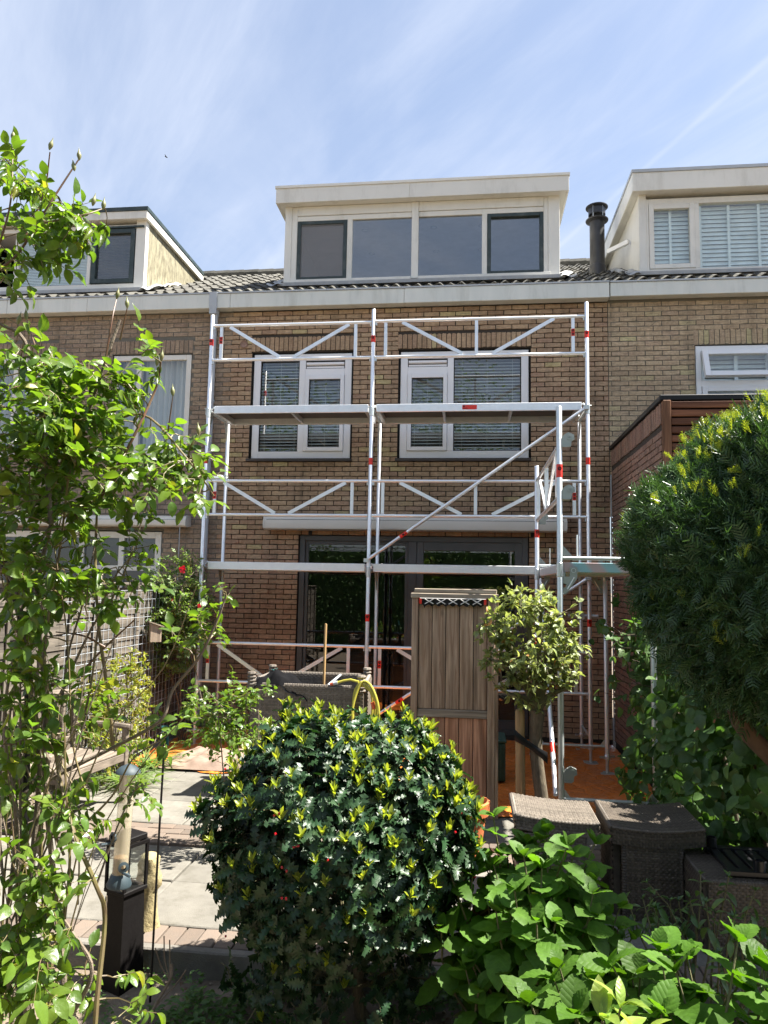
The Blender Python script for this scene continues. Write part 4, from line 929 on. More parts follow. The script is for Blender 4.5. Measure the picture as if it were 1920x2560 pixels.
# ================================================================== TERRACE OBJECTS
# orange tarpaulin on the terrace
m_tarp = NT('orange_tarp'); _v = m_tarp.coords()
_c = m_tarp.mix(m_tarp.rng(m_tarp.noise(_v, 2.2, 6, 0.6), 0.3, 0.7), (0.78, 0.225, 0.04), (0.62, 0.165, 0.03))
_n = m_tarp.n('ShaderNodeTexVoronoi', {'Vector': _v, 'Scale': 5.5}, feature='DISTANCE_TO_EDGE').outputs['Distance']
_h = m_tarp.math('ADD', m_tarp.math('MULTIPLY', m_tarp.rng(_n, 0.0, 0.12), 0.5), m_tarp.noise(_v, 7, 5, 0.6, dist=1.5))
m_tarp = m_tarp.done(m_tarp.pbsdf(_c, 0.33, 0, m_tarp.bump(_h, 0.55, 0.03), 0.5))
def tarp_pt(u, v):
    x = -2.42+5.42*u; front = -2.30-0.95*min(1, max(0, (u-0.25)/0.45))+0.05*math.sin(u*23)+0.03*math.sin(u*61)
    y = front+(-0.12-front)*v
    r = abs(fnoise(x, y, 2.1))*0.022+abs(fnoise(x+3, y-2, 4.7))*0.014+abs(fnoise(y, x, 9.0))*0.006
    if v < 0.01: r *= 0.3
    return (x, y, G+0.008+r)
mb = MB(); mb.grid(tarp_pt, 190, 110); o = mb.build('tarpaulin', m_tarp, loc=(0.3, -1.7, G)); tag(o, 'crumpled orange plastic tarpaulin spread over the terrace under the scaffold', 'tarpaulin')
# pale dust sheet thrown on the tarp
m_sheet = mat('dust_sheet', (0.22, 0.155, 0.12), 0.9, 0, (0.27, 0.205, 0.165), 5, spec=0.1, bump=0.5, bscale=14)
def sheet_pt(u, v):
    x = -2.05+1.15*u; y = -2.32+0.75*v; e = min(1, 6*min(u, 1-u, v*1.6, 1-v))
    return (x+0.03*math.sin(v*9), y, G+0.024+e*(0.07+0.045*fnoise(x, y, 3.3)+0.02*fnoise(x, y, 8))+0.05*e*math.exp(-((u-0.75)**2+(v-0.6)**2)*9))
mb = MB(); mb.grid(sheet_pt, 50, 34); o = mb.build('dust_sheet', m_sheet, smooth=True, loc=(-1.5, -2.0, G)); tag(o, 'crumpled pale beige dust sheet lying on the tarpaulin near the fence', 'sheet')

# wooden screen with string-light box
scr = thing('wooden_screen', 'tall weathered wooden board screen standing in front of the scaffold', 'screen', (1.06, -3.3, G))
for xa, xb in ((0.70, 0.757), (1.362, 1.425)):
    mb = MB(); mb.cbox(xa, xb, -3.345, -3.25, G, 1.80, 0.004); mb.build('post', m_grey_wood, scr)
mb = MB(); mb.cbox(1.4255, 1.455, -3.335, -3.255, G, 1.80, 0.003); mb.build('post', m_grey_wood, scr)
xs_ = [0.758+k*0.1205 for k in range(6)]
for k in range(5):
    for z0, z1, m_ in ((0.845, 1.815, m_grey_wood), (G+0.03, 0.775, m_bounce_wood)):
        mb = MB(); mb.cbox(xs_[k]+0.003, xs_[k+1]-0.003, -3.315, -3.295, z0, z1, 0.004)
        c = Vector(((xs_[k]+xs_[k+1])/2, -3.305, z0)); mb.build('board', m_, scr, loc=c)
mb = MB(); mb.box(0.7572, 1.3618, -3.294, -3.284, G+0.02, 1.80); mb.build('backing', m_sill, scr)  # added dark sheet: stops light through the board gaps so they read dark
mb = MB(); mb.cbox(0.7575, 1.3615, -3.33, -3.297, 0.776, 0.842, 0.004); mb.build('rail', m_grey_wood_h, scr)
mb = MB(); mb.cbox(0.69, 1.46, -3.36, -3.24, 1.802, 1.845, 0.005); mb.build('cap_rail', m_grey_wood_h, scr)
mb = MB(); mb.cbox(0.72, 1.44, -3.35, -3.25, 1.847, 1.885, 0.005); mb.build('cap_rail', m_grey_wood_h, scr)
gar = thing('bunting_strip', 'black fabric strip with white zigzag lacing hung under the screen top', 'bunting', (1.06, -3.35, 1.77))
mb = MB(); mb.grid(lambda u, v: (0.785+0.545*u, -3.352+0.006*math.sin(u*40), 1.798-0.052*v-(0.016*math.sin(u*math.pi*9)**2 if v > 0.5 else 0)), 60, 3); mb.build('fabric', m_black, gar)
m_wrope = mat('white_rope', (0.75, 0.72, 0.68), 0.8, 0.05)
for k in range(5):
    x = 0.815+k*0.104
    for (a, c) in (((x, 1.795), (x+0.075, 1.752)), ((x, 1.752), (x+0.075, 1.795))):
        mb = MB(); mb.tube([(a[0], -3.364, a[1]), (c[0], -3.364, c[1])], 0.0045, 6); mb.build('lace', m_wrope, gar)
mb = MB(); mb.tube([(0.77, -3.362, 1.80), (1.345, -3.362, 1.80)], 0.004, 6); mb.build('cord', m_wrope, gar)
for x in (0.765, 1.328):
    mb = MB(); mb.box(x, x+0.022, -3.366, -3.346, 1.752, 1.80); mb.build('end_tab', m_red, gar)
mb = MB(); mb.add([(0.79, -3.36, 1.76), (0.83, -3.362, 1.765), (0.812, -3.365, 1.712)], [(0, 1, 2)]); mb.build('pennant', m_black, gar)

# dark green crate
m_crate = mat('dark_green_plastic', (0.012, 0.05, 0.035), 0.5, 0.05, (0.02, 0.07, 0.05), 30, bump=0.8, bscale=40)
cr = thing('storage_crate', 'dark green ribbed storage box half hidden behind the screen', 'box', (1.5, -2.0, G+0.03))
mb = MB(); mb.cbox(1.10, 1.57, -2.25, -1.85, G+0.035, 0.36, 0.012); mb.build('body', m_crate, cr)
mb = MB(); mb.cbox(1.09, 1.58, -2.26, -1.84, 0.361, 0.39, 0.008); mb.build('lid', m_crate, cr)
for k in range(6):
    x = 1.14+k*0.075; mb = MB(); mb.cbox(x, x+0.02, -2.262, -2.251, G+0.06, 0.34, 0.003); mb.build('rib', m_crate, cr)

# ------------------------------------------------------------------ wicker
m_wick = mat('wicker_brown', (0.12, 0.10, 0.08), 0.5, 0.30, (0.19, 0.162, 0.132), 30, spec=0.35)
m_wickd = mat('wicker_dark', (0.075, 0.06, 0.048), 0.5, 0.28, (0.12, 0.098, 0.075), 30, spec=0.35)
def weave(parent, fn, rows, cols, m, amp=0.004, fill=0.86, name='weave'):
    """real woven strands over the surface fn(s, t) -> point; normal by differences"""
    V = []; F = []
    def pn(s, t):
        p = Vector(fn(s, t)); e = 1e-3
        n = (Vector(fn(min(s+e, 1), t))-Vector(fn(max(s-e, 0), t))).cross(Vector(fn(s, min(t+e, 1)))-Vector(fn(s, max(t-e, 0))))
        return p, n.normalized()
    sub = 2; N = cols*sub
    for r in range(rows):
        t0, t1, tm = (r+(1-fill)/2)/rows, (r+1-(1-fill)/2)/rows, (r+0.5)/rows
        b0 = len(V)
        for k in range(N+1):
            s = k/N; o = amp*math.cos(math.pi*(s*cols+r))
            for t, dz in ((t0, -0.3*amp), (tm, 0.45*amp), (t1, -0.3*amp)):
                p, n = pn(s, t); V.append(tuple(p+n*(o+dz+amp)))
        for k in range(N):
            a = b0+k*3
            F += [(a, a+3, a+4, a+1), (a+1, a+4, a+5, a+2)]
    for c in range(cols):
        s = (c+0.5)/cols if False else c/cols
        b0 = len(V); w = 0.32/cols; steps = max(2, rows//2)
        for k in range(steps+1):
            t = k/steps
            for ds in (-w, w):
                p, n = pn(min(max(s+ds, 0), 1), t); V.append(tuple(p+n*amp*0.9))
        for k in range(steps): a = b0+k*2; F.append((a, a+1, a+3, a+2))
    base = wloc(parent)
    me_ = fast_mesh(name, np.array(V)-np.array(base), np.array(F), m); o = bpy.data.objects.new(name, me_); COL.objects.link(o); o.parent = parent; o['kind'] = 'stuff'; return o
def plank(p, u, v):
    p, u, v = Vector(p), Vector(u), Vector(v); return lambda s, t: p+u*s+v*t
def wicker_panel(parent, p, u, v, m, thick=0.03, pu=0.016, pv=0.014, name='panel', bend=0.0):
    """flat (or bowed) woven panel: dark core plus strands on both faces; p corner, u along, v up"""
    p, u, v = Vector(p), Vector(u), Vector(v); n = u.cross(v).normalized(); core = MB()
    def bow(s): return -bend*math.sin(math.pi*s)
    def f(s, t, off): return p+u*s+v*t+n*off+Vector((0, 0, bow(s)))
    K = 8
    vs_ = [f(i/K, t, o) for i in range(K+1) for (t, o) in ((0, -thick/2), (1, -thick/2), (1, thick/2), (0, thick/2))]
    fs = [(i*4+a, i*4+(a+1) % 4, (i+1)*4+(a+1) % 4, (i+1)*4+a) for i in range(K) for a in range(4)]+[(3, 2, 1, 0), (K*4, K*4+1, K*4+2, K*4+3)]
    core.add(vs_, fs); pn_ = core.build(name, m_wickd, parent)
    cols = max(3, int(u.length/pu)); rows = max(3, int(v.length/pv))
    weave(pn_, lambda s, t: f(s, t, thick/2), rows, cols, m)
    weave(pn_, lambda s, t: f(1-s, t, -thick/2), rows, cols, m)
    return pn_
def edge_roll(parent, pts, m, r=0.014, pitch=0.016, name='edge_roll'):
    """a wrapped edge: tube with windings"""
    pts = [Vector(p) for p in pts]; mb_ = MB(); P = []; R_ = []
    for a, c in zip(pts, pts[1:]):
        n = max(2, int((c-a).length/pitch))
        for k in range(n):
            for f_, rr in ((0.0, 0.78), (0.5, 1.0)): P.append(a+(c-a)*((k+f_)/n)); R_.append(r*rr)
    P.append(pts[-1]); R_.append(r*0.8)
    mb_.tube(P, R_, 8); return mb_.build(name, m, parent, smooth=False)
# upturned wicker lounge chair with open top, jacket, hose and broom in it
sofa = thing('wicker_chair', 'large upturned grey brown wicker lounge chair with legs in the air', 'chair', (-0.28, -2.75, G+0.03))
z0, z1 = G+0.03, 0.965
wicker_panel(sofa, (-0.82, -3.02, z0), (1.06, 0.0, 0), (0, 0, z1-z0), m_wick, 0.04, 0.022, 0.016)
wicker_panel(sofa, (0.25, -2.99, z0), (-0.05, 0.62, 0), (0, 0, z1-z0+0.02), m_wick, 0.04, 0.022, 0.016)
wicker_panel(sofa, (0.19, -2.36, z0), (-0.98, 0.0, 0), (0, 0, z1-z0+0.03), m_wick, 0.04, 0.022, 0.016)
wicker_panel(sofa, (-0.80, -2.37, z0), (-0.03, -0.62, 0), (0, 0, z1-z0+0.02), m_wick, 0.04, 0.022, 0.016)
edge_roll(sofa, [(-0.82, -3.02, z1), (0.24, -3.02, z1)], m_wick, 0.016); edge_roll(sofa, [(-0.79, -2.36, z1+0.03), (0.19, -2.36, z1+0.03)], m_wick, 0.02)
edge_roll(sofa, [(0.24, -3.0, z1+0.015), (0.20, -2.38, z1+0.025)], m_wick, 0.024)
edge_roll(sofa, [(-0.83, -3.0, z1+0.015), (-0.80, -2.38, z1+0.025)], m_wick, 0.024)
for x, y in ((-0.83, -3.01), (0.215, -3.01), (-0.80, -2.38), (0.18, -2.38)): edge_roll(sofa, [(x, y, z1-0.05), (x, y, z1+0.11)], m_wick, 0.045, 0.03, 'leg')
mb = MB(); mb.tube([(-0.10, -3.0, z1+0.005), (-0.09, -2.4, z1+0.03)], 0.012, 8); mb.build('cross_bar', m_zinc, sofa, smooth=True)
# jacket
m_jack = mat('black_cloth', (0.005, 0.005, 0.006), 0.9, 0, (0.008, 0.008, 0.009), 12, bump=0.4, bscale=30, spec=0.08)
m_teal = mat('teal_print', (0.05, 0.32, 0.27), 0.7, 0.1)
jk = thing('jacket', 'black jacket with a small teal print draped over the upturned wicker chair', 'jacket', (-0.52, -2.85, 1.0))
def jk_pt(u, v):
    x = -0.80+0.52*u; y = -3.06+0.42*v
    h = 0.135*math.sin(math.pi*min(1, u*0.95+0.12))*math.sin(math.pi*min(1, v*0.85+0.15))
    if v < 0.16: h -= (0.16-v)*0.35
    h += 0.018*math.sin(u*16+v*7)+0.010*math.sin(u*29-v*13)-0.06*u*u
    return (x, y, z1-0.02+h)
mb = MB(); mb.grid(jk_pt, 44, 30); mb.build('cloth', m_jack, jk, smooth=True)
for k, (u, v) in enumerate(((0.10, 0.42), (0.15, 0.40), (0.20, 0.44), (0.26, 0.38), (0.31, 0.42), (0.22, 0.52), (0.14, 0.52))):
    p = Vector(jk_pt(u, v)); mb = MB(); mb.bar(p+Vector((0, -0.004, 0.008)), p+Vector((0.022, -0.012, 0.006 if k % 2 else 0.016)), 0.006, 0.006); mb.build('print_mark', m_teal, jk)
# hose
m_hose = mat('yellow_green_hose', (0.48, 0.42, 0.06), 0.45, 0.05, (0.40, 0.38, 0.05), 9)
hs = thing('garden_hose', 'coiled yellow green garden hose hung over the wicker chair corner', 'hose', (0.24, -2.95, 0.9))
for k in range(4):
    P = []; cx, cz = 0.225+0.012*k, 0.79-0.012*k; rx, rz = 0.105+0.012*k, 0.215+0.015*k
    for i in range(27):
        a = 2*math.pi*i/26; P.append((cx+rx*math.cos(a)*(0.72 if math.cos(a) < 0 else 1), -3.075-0.022*k+0.05*math.sin(a)*0.4+0.02*math.cos(2*a+k), cz+rz*math.sin(a)+0.02*math.sin(3*a+k)))
    mb = MB(); mb.tube(P, 0.0115, 8); mb.build('coil', m_hose, hs, smooth=True)
P = [(0.20, -3.07, 1.02), (0.12, -3.05, 1.035), (0.05, -3.03, 1.02), (-0.01, -3.03, 1.0)]
mb = MB(); mb.tube(P, 0.0115, 8); mb.build('hose_end', m_hose, hs, smooth=True)
m_orange = mat('orange_plastic', (0.75, 0.13, 0.05), 0.4, 0.05)
mb = MB(); mb.tube([(-0.005, -3.03, 1.002), (-0.045, -3.03, 0.992)], 0.019, 10); mb.build('coupling', m_zinc, hs, smooth=True)
mb = MB(); mb.tube([(-0.04, -3.03, 0.993), (-0.075, -3.03, 0.982)], [0.019, 0.014], 10); mb.build('coupling', m_orange, hs, smooth=True)
mb = MB(); mb.tube([(0.335, -3.12, 0.85), (0.355, -3.12, 0.79)], 0.018, 10); mb.build('coupling', m_orange, hs, smooth=True)
# broom
br = thing('broom', 'upright wooden broom stick standing inside the wicker chair', 'broom', (-0.25, -2.45, G+0.03))
mb = MB(); mb.tube([(-0.252, -2.47, 0.08), (-0.249, -2.43, 1.495), (-0.249, -2.43, 1.508)], [0.0145, 0.0145, 0.010], 10); mb.build('handle', m_stick, br, smooth=True)
mb = MB(); mb.cbox(-0.42, -0.08, -2.51, -2.45, 0.03, 0.08, 0.008); mb.build('head', m_stick, br)
mb = MB(); mb.cbox(-0.41, -0.09, -2.505, -2.455, G+0.03, 0.029, 0.004); mb.build('bristles', m_black, br)
# second and third wicker pieces
def stool(label, X0, X1, Yf, Yb, zt, th, lx0, lx1, bend, tilt=0.0, m=None, skew=0.0, left_panel=True):
    m = m or m_wickd
    st = thing('wicker_stool', label, 'stool', ((X0+X1)/2, (Yf+Yb)/2, G), 'wicker stools beside the ivy')
    # seat: bowed woven slab
    w = X1-X0; d = Yb-Yf
    def top(s, t, off=0.0): return Vector((X0+w*s+skew*t, Yf+d*t, zt-bend*math.sin(math.pi*s)+tilt*(s-0.5)+off))
    core = MB(); K = 10
    vs_ = [top(i/K, t, o) for i in range(K+1) for (t, o) in ((0, -th), (1, -th), (1, 0), (0, 0))]
    core.add(vs_, [(i*4+a, i*4+(a+1) % 4, (i+1)*4+(a+1) % 4, (i+1)*4+a) for i in range(K) for a in range(4)]+[(3, 2, 1, 0), (K*4, K*4+1, K*4+2, K*4+3)])
    seat = core.build('seat', m_wickd, st)
    weave(seat, lambda s, t: top(s, t), int(d/0.0155), int(w/0.0145), m_wick if m is m_wick else m, 0.004)
    weave(seat, lambda s, t: top(s, 0, -th*(1-t)), max(3, int(th/0.0145)), int(w/0.0165), m)
    weave(seat, lambda s, t: top(1, s, -th*(1-t)), max(3, int(th/0.0145)), int(d/0.0165), m)
    weave(seat, lambda s, t: top(0, 1-s, -th*(1-t)), max(3, int(th/0.0145)), int(d/0.0165), m)
    edge_roll(seat, [top(0, 0, -0.012), top(0, 1, -0.012)], m, 0.02)
    edge_roll(seat, [top(i/8, 0, -0.004) for i in range(9)], m, 0.010); edge_roll(seat, [top(1, 0, -0.004), top(1, 1, -0.004)], m, 0.010)
    hz = zt-th-bend*0.6-G
    a = wicker_panel(st, (lx0, Yf+0.035, G), (lx1-lx0, 0, 0), (0, 0, hz), m, 0.05, 0.0165, 0.0145, 'front_panel')
    edge_roll(a, [(lx0, Yf+0.012, G), (lx0, Yf+0.012, G+hz)], m, 0.018); edge_roll(a, [(lx1, Yf+0.012, G), (lx1, Yf+0.012, G+hz)], m, 0.014)
    wicker_panel(st, (lx0-0.03, Yb-0.06, G), (0.0, -(d-0.14), 0), (0, 0, hz), m, 0.04, 0.018, 0.016, 'side_panel')
    wicker_panel(st, (lx1, Yb-0.05, G), (-(lx1-lx0+0.05), 0, 0), (0, 0, hz), m, 0.04, 0.018, 0.016, 'back_panel')
    return st
stool('bowed dark wicker stool on a woven pedestal, nearest the ivy', 2.065, 2.60, -5.12, -4.58, 0.492, 0.10, 2.135, 2.465, 0.022, 0.012)
stool('paler wicker stool with sunlit top, left of the darker bowed stool', 1.50, 2.005, -5.02, -4.55, 0.482, 0.085, 1.57, 1.92, 0.012, -0.03, m_wick)
tb = thing('wicker_table', 'low dark wicker side table at the right edge below the ivy', 'table', (2.8, -5.25, G))
for (p, u, v) in (((2.505, -5.46, G), (0.62, 0, 0), (0, 0, 0.385)), ((2.50, -5.0, G), (0, -0.45, 0), (0, 0, 0.385)), ((3.12, -5.45, G), (0, 0.45, 0), (0, 0, 0.385))):
    wicker_panel(tb, p, u, v, m_wickd, 0.03, 0.0165, 0.0145, 'side_panel')
def tt_(s, t): return Vector((2.495+0.63*s, -5.47+0.48*t, G+0.388))
mb = MB(); mb.box(2.495, 3.125, -5.47, -4.99, G+0.36, G+0.386); tp = mb.build('top', m_wickd, tb); weave(tp, tt_, 30, 42, m_wickd)
edge_roll(tp, [(2.497, -5.0, G+0.38), (2.497, -5.468, G+0.38), (3.12, -5.468, G+0.38)], m_wickd, 0.014)
# black slatted tray with two holders
m_tray = mat('black_tray', (0.015, 0.015, 0.017), 0.35, 0.05)
ty = thing('slatted_tray', 'black slatted tray lying on the low wicker table', 'tray', (2.85, -5.22, G+0.40))
zt_ = G+0.402
for yy in (-5.43, -5.06):
    mb = MB(); mb.cbox(2.62, 3.12, yy, yy+0.05, zt_, zt_+0.028, 0.003); mb.build('rail', m_tray, ty)
for k in range(7):
    x = 2.64+k*0.07; mb = MB(); mb.cbox(x, x+0.05, -5.379, -5.061, zt_+0.004, zt_+0.022, 0.003); mb.build('slat', m_tray, ty)
for x, y in ((2.66, -5.04), (2.80, -5.40)):
    mb = MB(); mb.lathe((x, y, zt_+0.028), [(0.028, 0.0), (0.03, 0.02), (0.029, 0.055), (0.022, 0.055), (0.021, 0.012), (0.0, 0.012)], 14); mb.build('holder', m_tray, ty, smooth=True)
# terracotta pots behind the holly
m_terr = mat('terracotta', (0.55, 0.16, 0.05), 0.6, 0.1, (0.45, 0.14, 0.05), 8, bump=0.15, bscale=70)
for lb, x, y, s_ in (('orange terracotta pot showing behind the right shoulder of the holly', 1.17, -4.35, 1.0), ('orange terracotta pot glimpsed through the lower holly leaves', 0.86, -5.0, 0.62)):
    pt_ = thing('flower_pot', lb, 'pot', (x, y, G), 'terracotta pots')
    mb = MB(); mb.lathe((x, y, G), [(0.0, 0.003), (0.12*s_, 0.003), (0.165*s_, 0.36*s_), (0.155*s_, 0.36*s_), (0.14*s_, 0.30*s_), (0.0, 0.30*s_)], 24); mb.build('body', m_terr, pt_, smooth=True)
    mb = MB(); mb.lathe((x, y, G+0.34*s_), [(0.166*s_, 0), (0.185*s_, 0.004), (0.19*s_, 0.09*s_), (0.17*s_, 0.094*s_), (0.155*s_, 0.02)], 24); mb.build('rim', m_terr, pt_, smooth=True)

# ------------------------------------------------------------------ left fence
fen = thing('garden_fence', 'grey weathered board fence with wire mesh along the left boundary', 'fence', (-2.52, -3.0, G))
for k, y in enumerate((-0.10, -1.92, -3.74, -5.56, -7.38)):
    mb = MB(); mb.cbox(-2.56, -2.49, y-0.035, y+0.035, G-0.1, 1.86, 0.004); mb.build('post', m_fence_post, fen)
for k in range(4):
    ya, yb_ = -0.10-1.82*k-0.037, -0.10-1.82*(k+1)+0.037
    for r in range(13):
        z = G+0.05+r*0.14; mb = MB(); t_ = rnd.uniform(-0.003, 0.003)
        mb.prism([(0, 0), (0.018, 0.0), (0.006, 0.150), (0.0, 0.150)], (-2.535+t_, ya, z), (-2.535+t_, yb_, z+rnd.uniform(-.004, .004)), (1, 0, 0), (0, 0, 1))
        mb.build('board', m_fence_wood, fen, loc=(-2.53, (ya+yb_)/2, z))
    for yy in (ya-0.45, ya-0.9, ya-1.35):
        mb = MB(); mb.cbox(-2.514, -2.498, yy-0.02, yy+0.02, G+0.03, 1.84, 0.003); mb.build('batten', m_fence_post, fen)
    mb = MB(); mb.cbox(-2.57, -2.48, yb_, ya, 1.861, 1.885, 0.003); mb.build('capping', m_fence_wood, fen)
mb = MB()
for k in range(34): y = -0.14-k*0.1; mb.tube([(-2.465, y, G+0.05), (-2.465, y, 1.80)], 0.0024, 4)
for k in range(19): z = G+0.05+k*0.1; mb.tube([(-2.462, -0.12, z), (-2.462, -3.5, z)], 0.0024, 4)
mb.build('wire_mesh', m_zinc, fen, kind='stuff')
# birdhouse
bh = thing('birdhouse', 'small pale wooden birdhouse hanging on the wire mesh fence', 'birdhouse', (-2.36, -1.75, 1.2))
m_bh = wood_mat('birdhouse_wood', (0.46, 0.37, 0.28), (0.34, 0.26, 0.19), axis=2, knots=False)
M = Matrix.Translation((-2.36, -1.75, 1.22)) @ Matrix.Rotation(math.radians(35), 4, 'Z')
mb = MB(M); mb.prism([(-0.06, 0), (0.06, 0), (0.06, 0.17), (-0.06, 0.21)], (0, -0.055, 0), (0, 0.055, 0), (1, 0, 0), (0, 0, 1)); mb.build('body', m_bh, bh)
mb = MB(M); mb.prism([(-0.085, 0.222), (0.085, 0.163), (0.085, 0.178), (-0.085, 0.236)], (0, -0.075, 0), (0, 0.075, 0), (1, 0, 0), (0, 0, 1)); mb.build('roof', m_grey_wood_h, bh)
mb = MB(M); mb.lathe((0.061, 0.0, 0.115), [(0.0, 0.001), (0.017, 0.001), (0.017, 0)], 12, Vector((1, 0, 0))); mb.build('entrance_hole', m_seal, bh)
# garden armchairs
def armchair(label, loc, rz, w=0.29):
    M_ = Matrix.Translation(loc) @ Matrix.Rotation(rz, 4, 'Z'); c = thing('garden_bench', label, 'bench', loc, 'weathered teak garden benches')
    def part(name, *boxes, mm=m_bench):
        q = MB(M_)
        for b_ in boxes: q.cbox(*b_, 0.005)
        return q.build(name, mm, c)
    for s_ in (-1, 1):
        part('leg', (s_*w-0.024, s_*w+0.024, -0.30, -0.25, 0, 0.64)); part('leg', (s_*w-0.024, s_*w+0.024, 0.25, 0.30, 0, 0.93))
        q = MB(M_); q.tube([(s_*w, -0.33, 0.655), (s_*w, -0.1, 0.67), (s_*w, 0.12, 0.66), (s_*w, 0.27, 0.645)], 0.026, 8); q.build('armrest', m_bench, c)
        part('side_rail', (s_*w-0.015, s_*w+0.015, -0.249, 0.249, 0.36, 0.43))
    part('front_rail', (-w+0.025, w-0.025, -0.29, -0.262, 0.36, 0.43)); 
    for k in range(7): part('seat_slat', (-w+0.02, w-0.02, -0.29+k*0.078, -0.29+k*0.078+0.064, 0.432, 0.452))
    q = MB(M_); q.grid(lambda u, v: (-w+2*w*u, 0.262+0.03*(v > 0.5), 0), 1, 1); 
    q = MB(M_); q.tube([(-w, 0.275, 0.925), (-w*0.5, 0.275, 0.95), (0, 0.275, 0.96), (w*0.5, 0.275, 0.95), (w, 0.275, 0.925)], 0.032, 8); q.build('back_rail', m_bench, c)
    part('back_rail', (-w+0.025, w-0.025, 0.262, 0.288, 0.50, 0.55))
    for k in range(10): part('back_slat', (-w+0.06+k*(2*w-0.12)/9-0.016, -w+0.06+k*(2*w-0.12)/9+0.016, 0.266, 0.284, 0.551, 0.925))
    return c
armchair('weathered wooden garden bench standing side on behind the rose canes', (-2.17, -3.82, G), math.radians(82), 0.42)
armchair('weathered wooden garden bench cut by the left edge of the picture', (-2.12, -5.10, G), math.radians(90), 0.42)
# lantern on its black column
ln = thing('lantern', 'black wooden lantern column with glass box top beside the bird feeder', 'lantern', (-0.63, -5.95, SOIL))
M = Matrix.Translation((-0.575, -5.985, SOIL)) @ Matrix.Rotation(math.radians(-24), 4, 'Z')
m_lan = mat('black_wood', (0.006, 0.005, 0.005), 0.6, 0.05, (0.009, 0.008, 0.008), 20, bump=0.15, bscale=60, spec=0.15)
q = MB(M); b0, b1 = 0.078, 0.066; zt_ = 0.47
q.add([(-b0, -b0, 0), (b0, -b0, 0), (b0, b0, 0), (-b0, b0, 0), (-b1, -b1, zt_), (b1, -b1, zt_), (b1, b1, zt_), (-b1, b1, zt_)], [(0, 3, 2, 1), (4, 5, 6, 7), (0, 1, 5, 4), (1, 2, 6, 5), (2, 3, 7, 6), (3, 0, 4, 7)]); q.build('column', m_lan, ln)
q = MB(M); q.cbox(-0.078, 0.078, -0.078, 0.078, zt_+0.001, zt_+0.022, 0.003); q.build('shelf', m_lan, ln)
for sx in (-1, 1):
    for sy in (-1, 1):
        q = MB(M); q.box(sx*0.069-0.007, sx*0.069+0.007, sy*0.069-0.007, sy*0.069+0.007, zt_+0.022, zt_+0.235); q.build('corner_post', m_lan, ln)
q = MB(M); rect = ((-0.078, 0.078, -0.078, -0.06), (-0.078, 0.078, 0.06, 0.078), (-0.078, -0.06, -0.06, 0.06), (0.06, 0.078, -0.06, 0.06))
for r_ in rect: q.box(*r_, zt_+0.235, zt_+0.252)
q.build('top_frame', m_lan, ln)
q = MB(M); q.cbox(-0.07, 0.07, -0.07, 0.07, zt_+0.256, zt_+0.285, 0.004); q.build('lid', m_lan, ln)
for a in range(4):
    q = MB(M @ Matrix.Rotation(a*math.pi/2, 4, 'Z')); q.quad((-0.062, -0.069, zt_+0.022), (0.062, -0.069, zt_+0.022), (0.062, -0.069, zt_+0.235), (-0.062, -0.069, zt_+0.235)); q.build('pane', m_glass, ln)
q = MB(M); q.lathe((0, 0, zt_+0.022), [(0.02, 0), (0.022, 0.05), (0.0, 0.052)], 12); q.build('candle', m_wrope, ln)
# stone statue
m_stone = mat('sandstone', (0.40, 0.33, 0.17), 0.95, 0, (0.27, 0.22, 0.115), 14, bump=1.0, bscale=60, dirt=0.5, dirtcol=(0.16, 0.14, 0.075))
mb = MB(); prof = [(0.075, 0.0), (0.07, 0.05), (0.062, 0.12), (0.055, 0.20), (0.075, 0.235), (0.078, 0.28), (0.062, 0.315), (0.066, 0.345), (0.060, 0.385), (0.035, 0.405), (0.0, 0.41)]
P = []; F_ = []; n_ = 18
for i, (r, z) in enumerate(prof):
    for k in range(n_):
        a = 2*math.pi*k/n_; rr = r*(1+0.10*math.sin(3*a+z*30)+0.07*math.sin(5*a-z*47)+rnd.uniform(-.05, .05)); P.append((-0.60+rr*math.cos(a)*0.9, -5.64+rr*math.sin(a)*0.8, G+z))
F_ = [(i*n_+k, i*n_+(k+1) % n_, (i+1)*n_+(k+1) % n_, (i+1)*n_+k) for i in range(len(prof)-1) for k in range(n_)]
mb.add(P, F_); o = mb.build('garden_statue', m_stone, smooth=True, loc=(-0.6, -5.64, G)); tag(o, 'small rough yellowish stone figure behind the black lantern column', 'statue')
# bird feeder
m_tubeclear = NT('clear_plastic'); _f = m_tubeclear.math('ADD', m_tubeclear.math('MULTIPLY', m_tubeclear.math('POWER', m_tubeclear.n('ShaderNodeLayerWeight', {'Blend': 0.5}).outputs['Facing'], 4.0), 0.6), 0.04)
_a = m_tubeclear.n('ShaderNodeMixShader', {0: 0.42, 1: m_tubeclear.n('ShaderNodeBsdfTransparent').outputs[0], 2: m_tubeclear.pbsdf((0.62, 0.54, 0.38), 0.5)}).outputs[0]
m_tubeclear = m_tubeclear.done(m_tubeclear.n('ShaderNodeMixShader', {0: _f, 1: _a, 2: m_tubeclear.n('ShaderNodeBsdfGlossy', {'Roughness': 0.12}).outputs[0]}).outputs[0])
m_feed = mat('blue_grey_plastic', (0.035, 0.055, 0.066), 0.6, 0.05)
m_seed = mat('bird_seed', (0.30, 0.19, 0.09), 0.8, 0.1, (0.18, 0.11, 0.05), 160, bump=0.6, bscale=160)
fd = thing('bird_feeder', 'clear tube bird feeder with blue grey lid and base hanging in the rose', 'feeder', (-0.03, -7.2, 0.82))
A_, B_ = at(321, 1925, -7.2), at(297, 2215, -7.2); ax = (A_-B_).normalized(); Lf = (A_-B_).length
q = MB(); q.lathe(B_, [(0.027, 0.03), (0.027, Lf-0.005)], 24, ax); q.build('tube', m_tubeclear, fd, smooth=True)
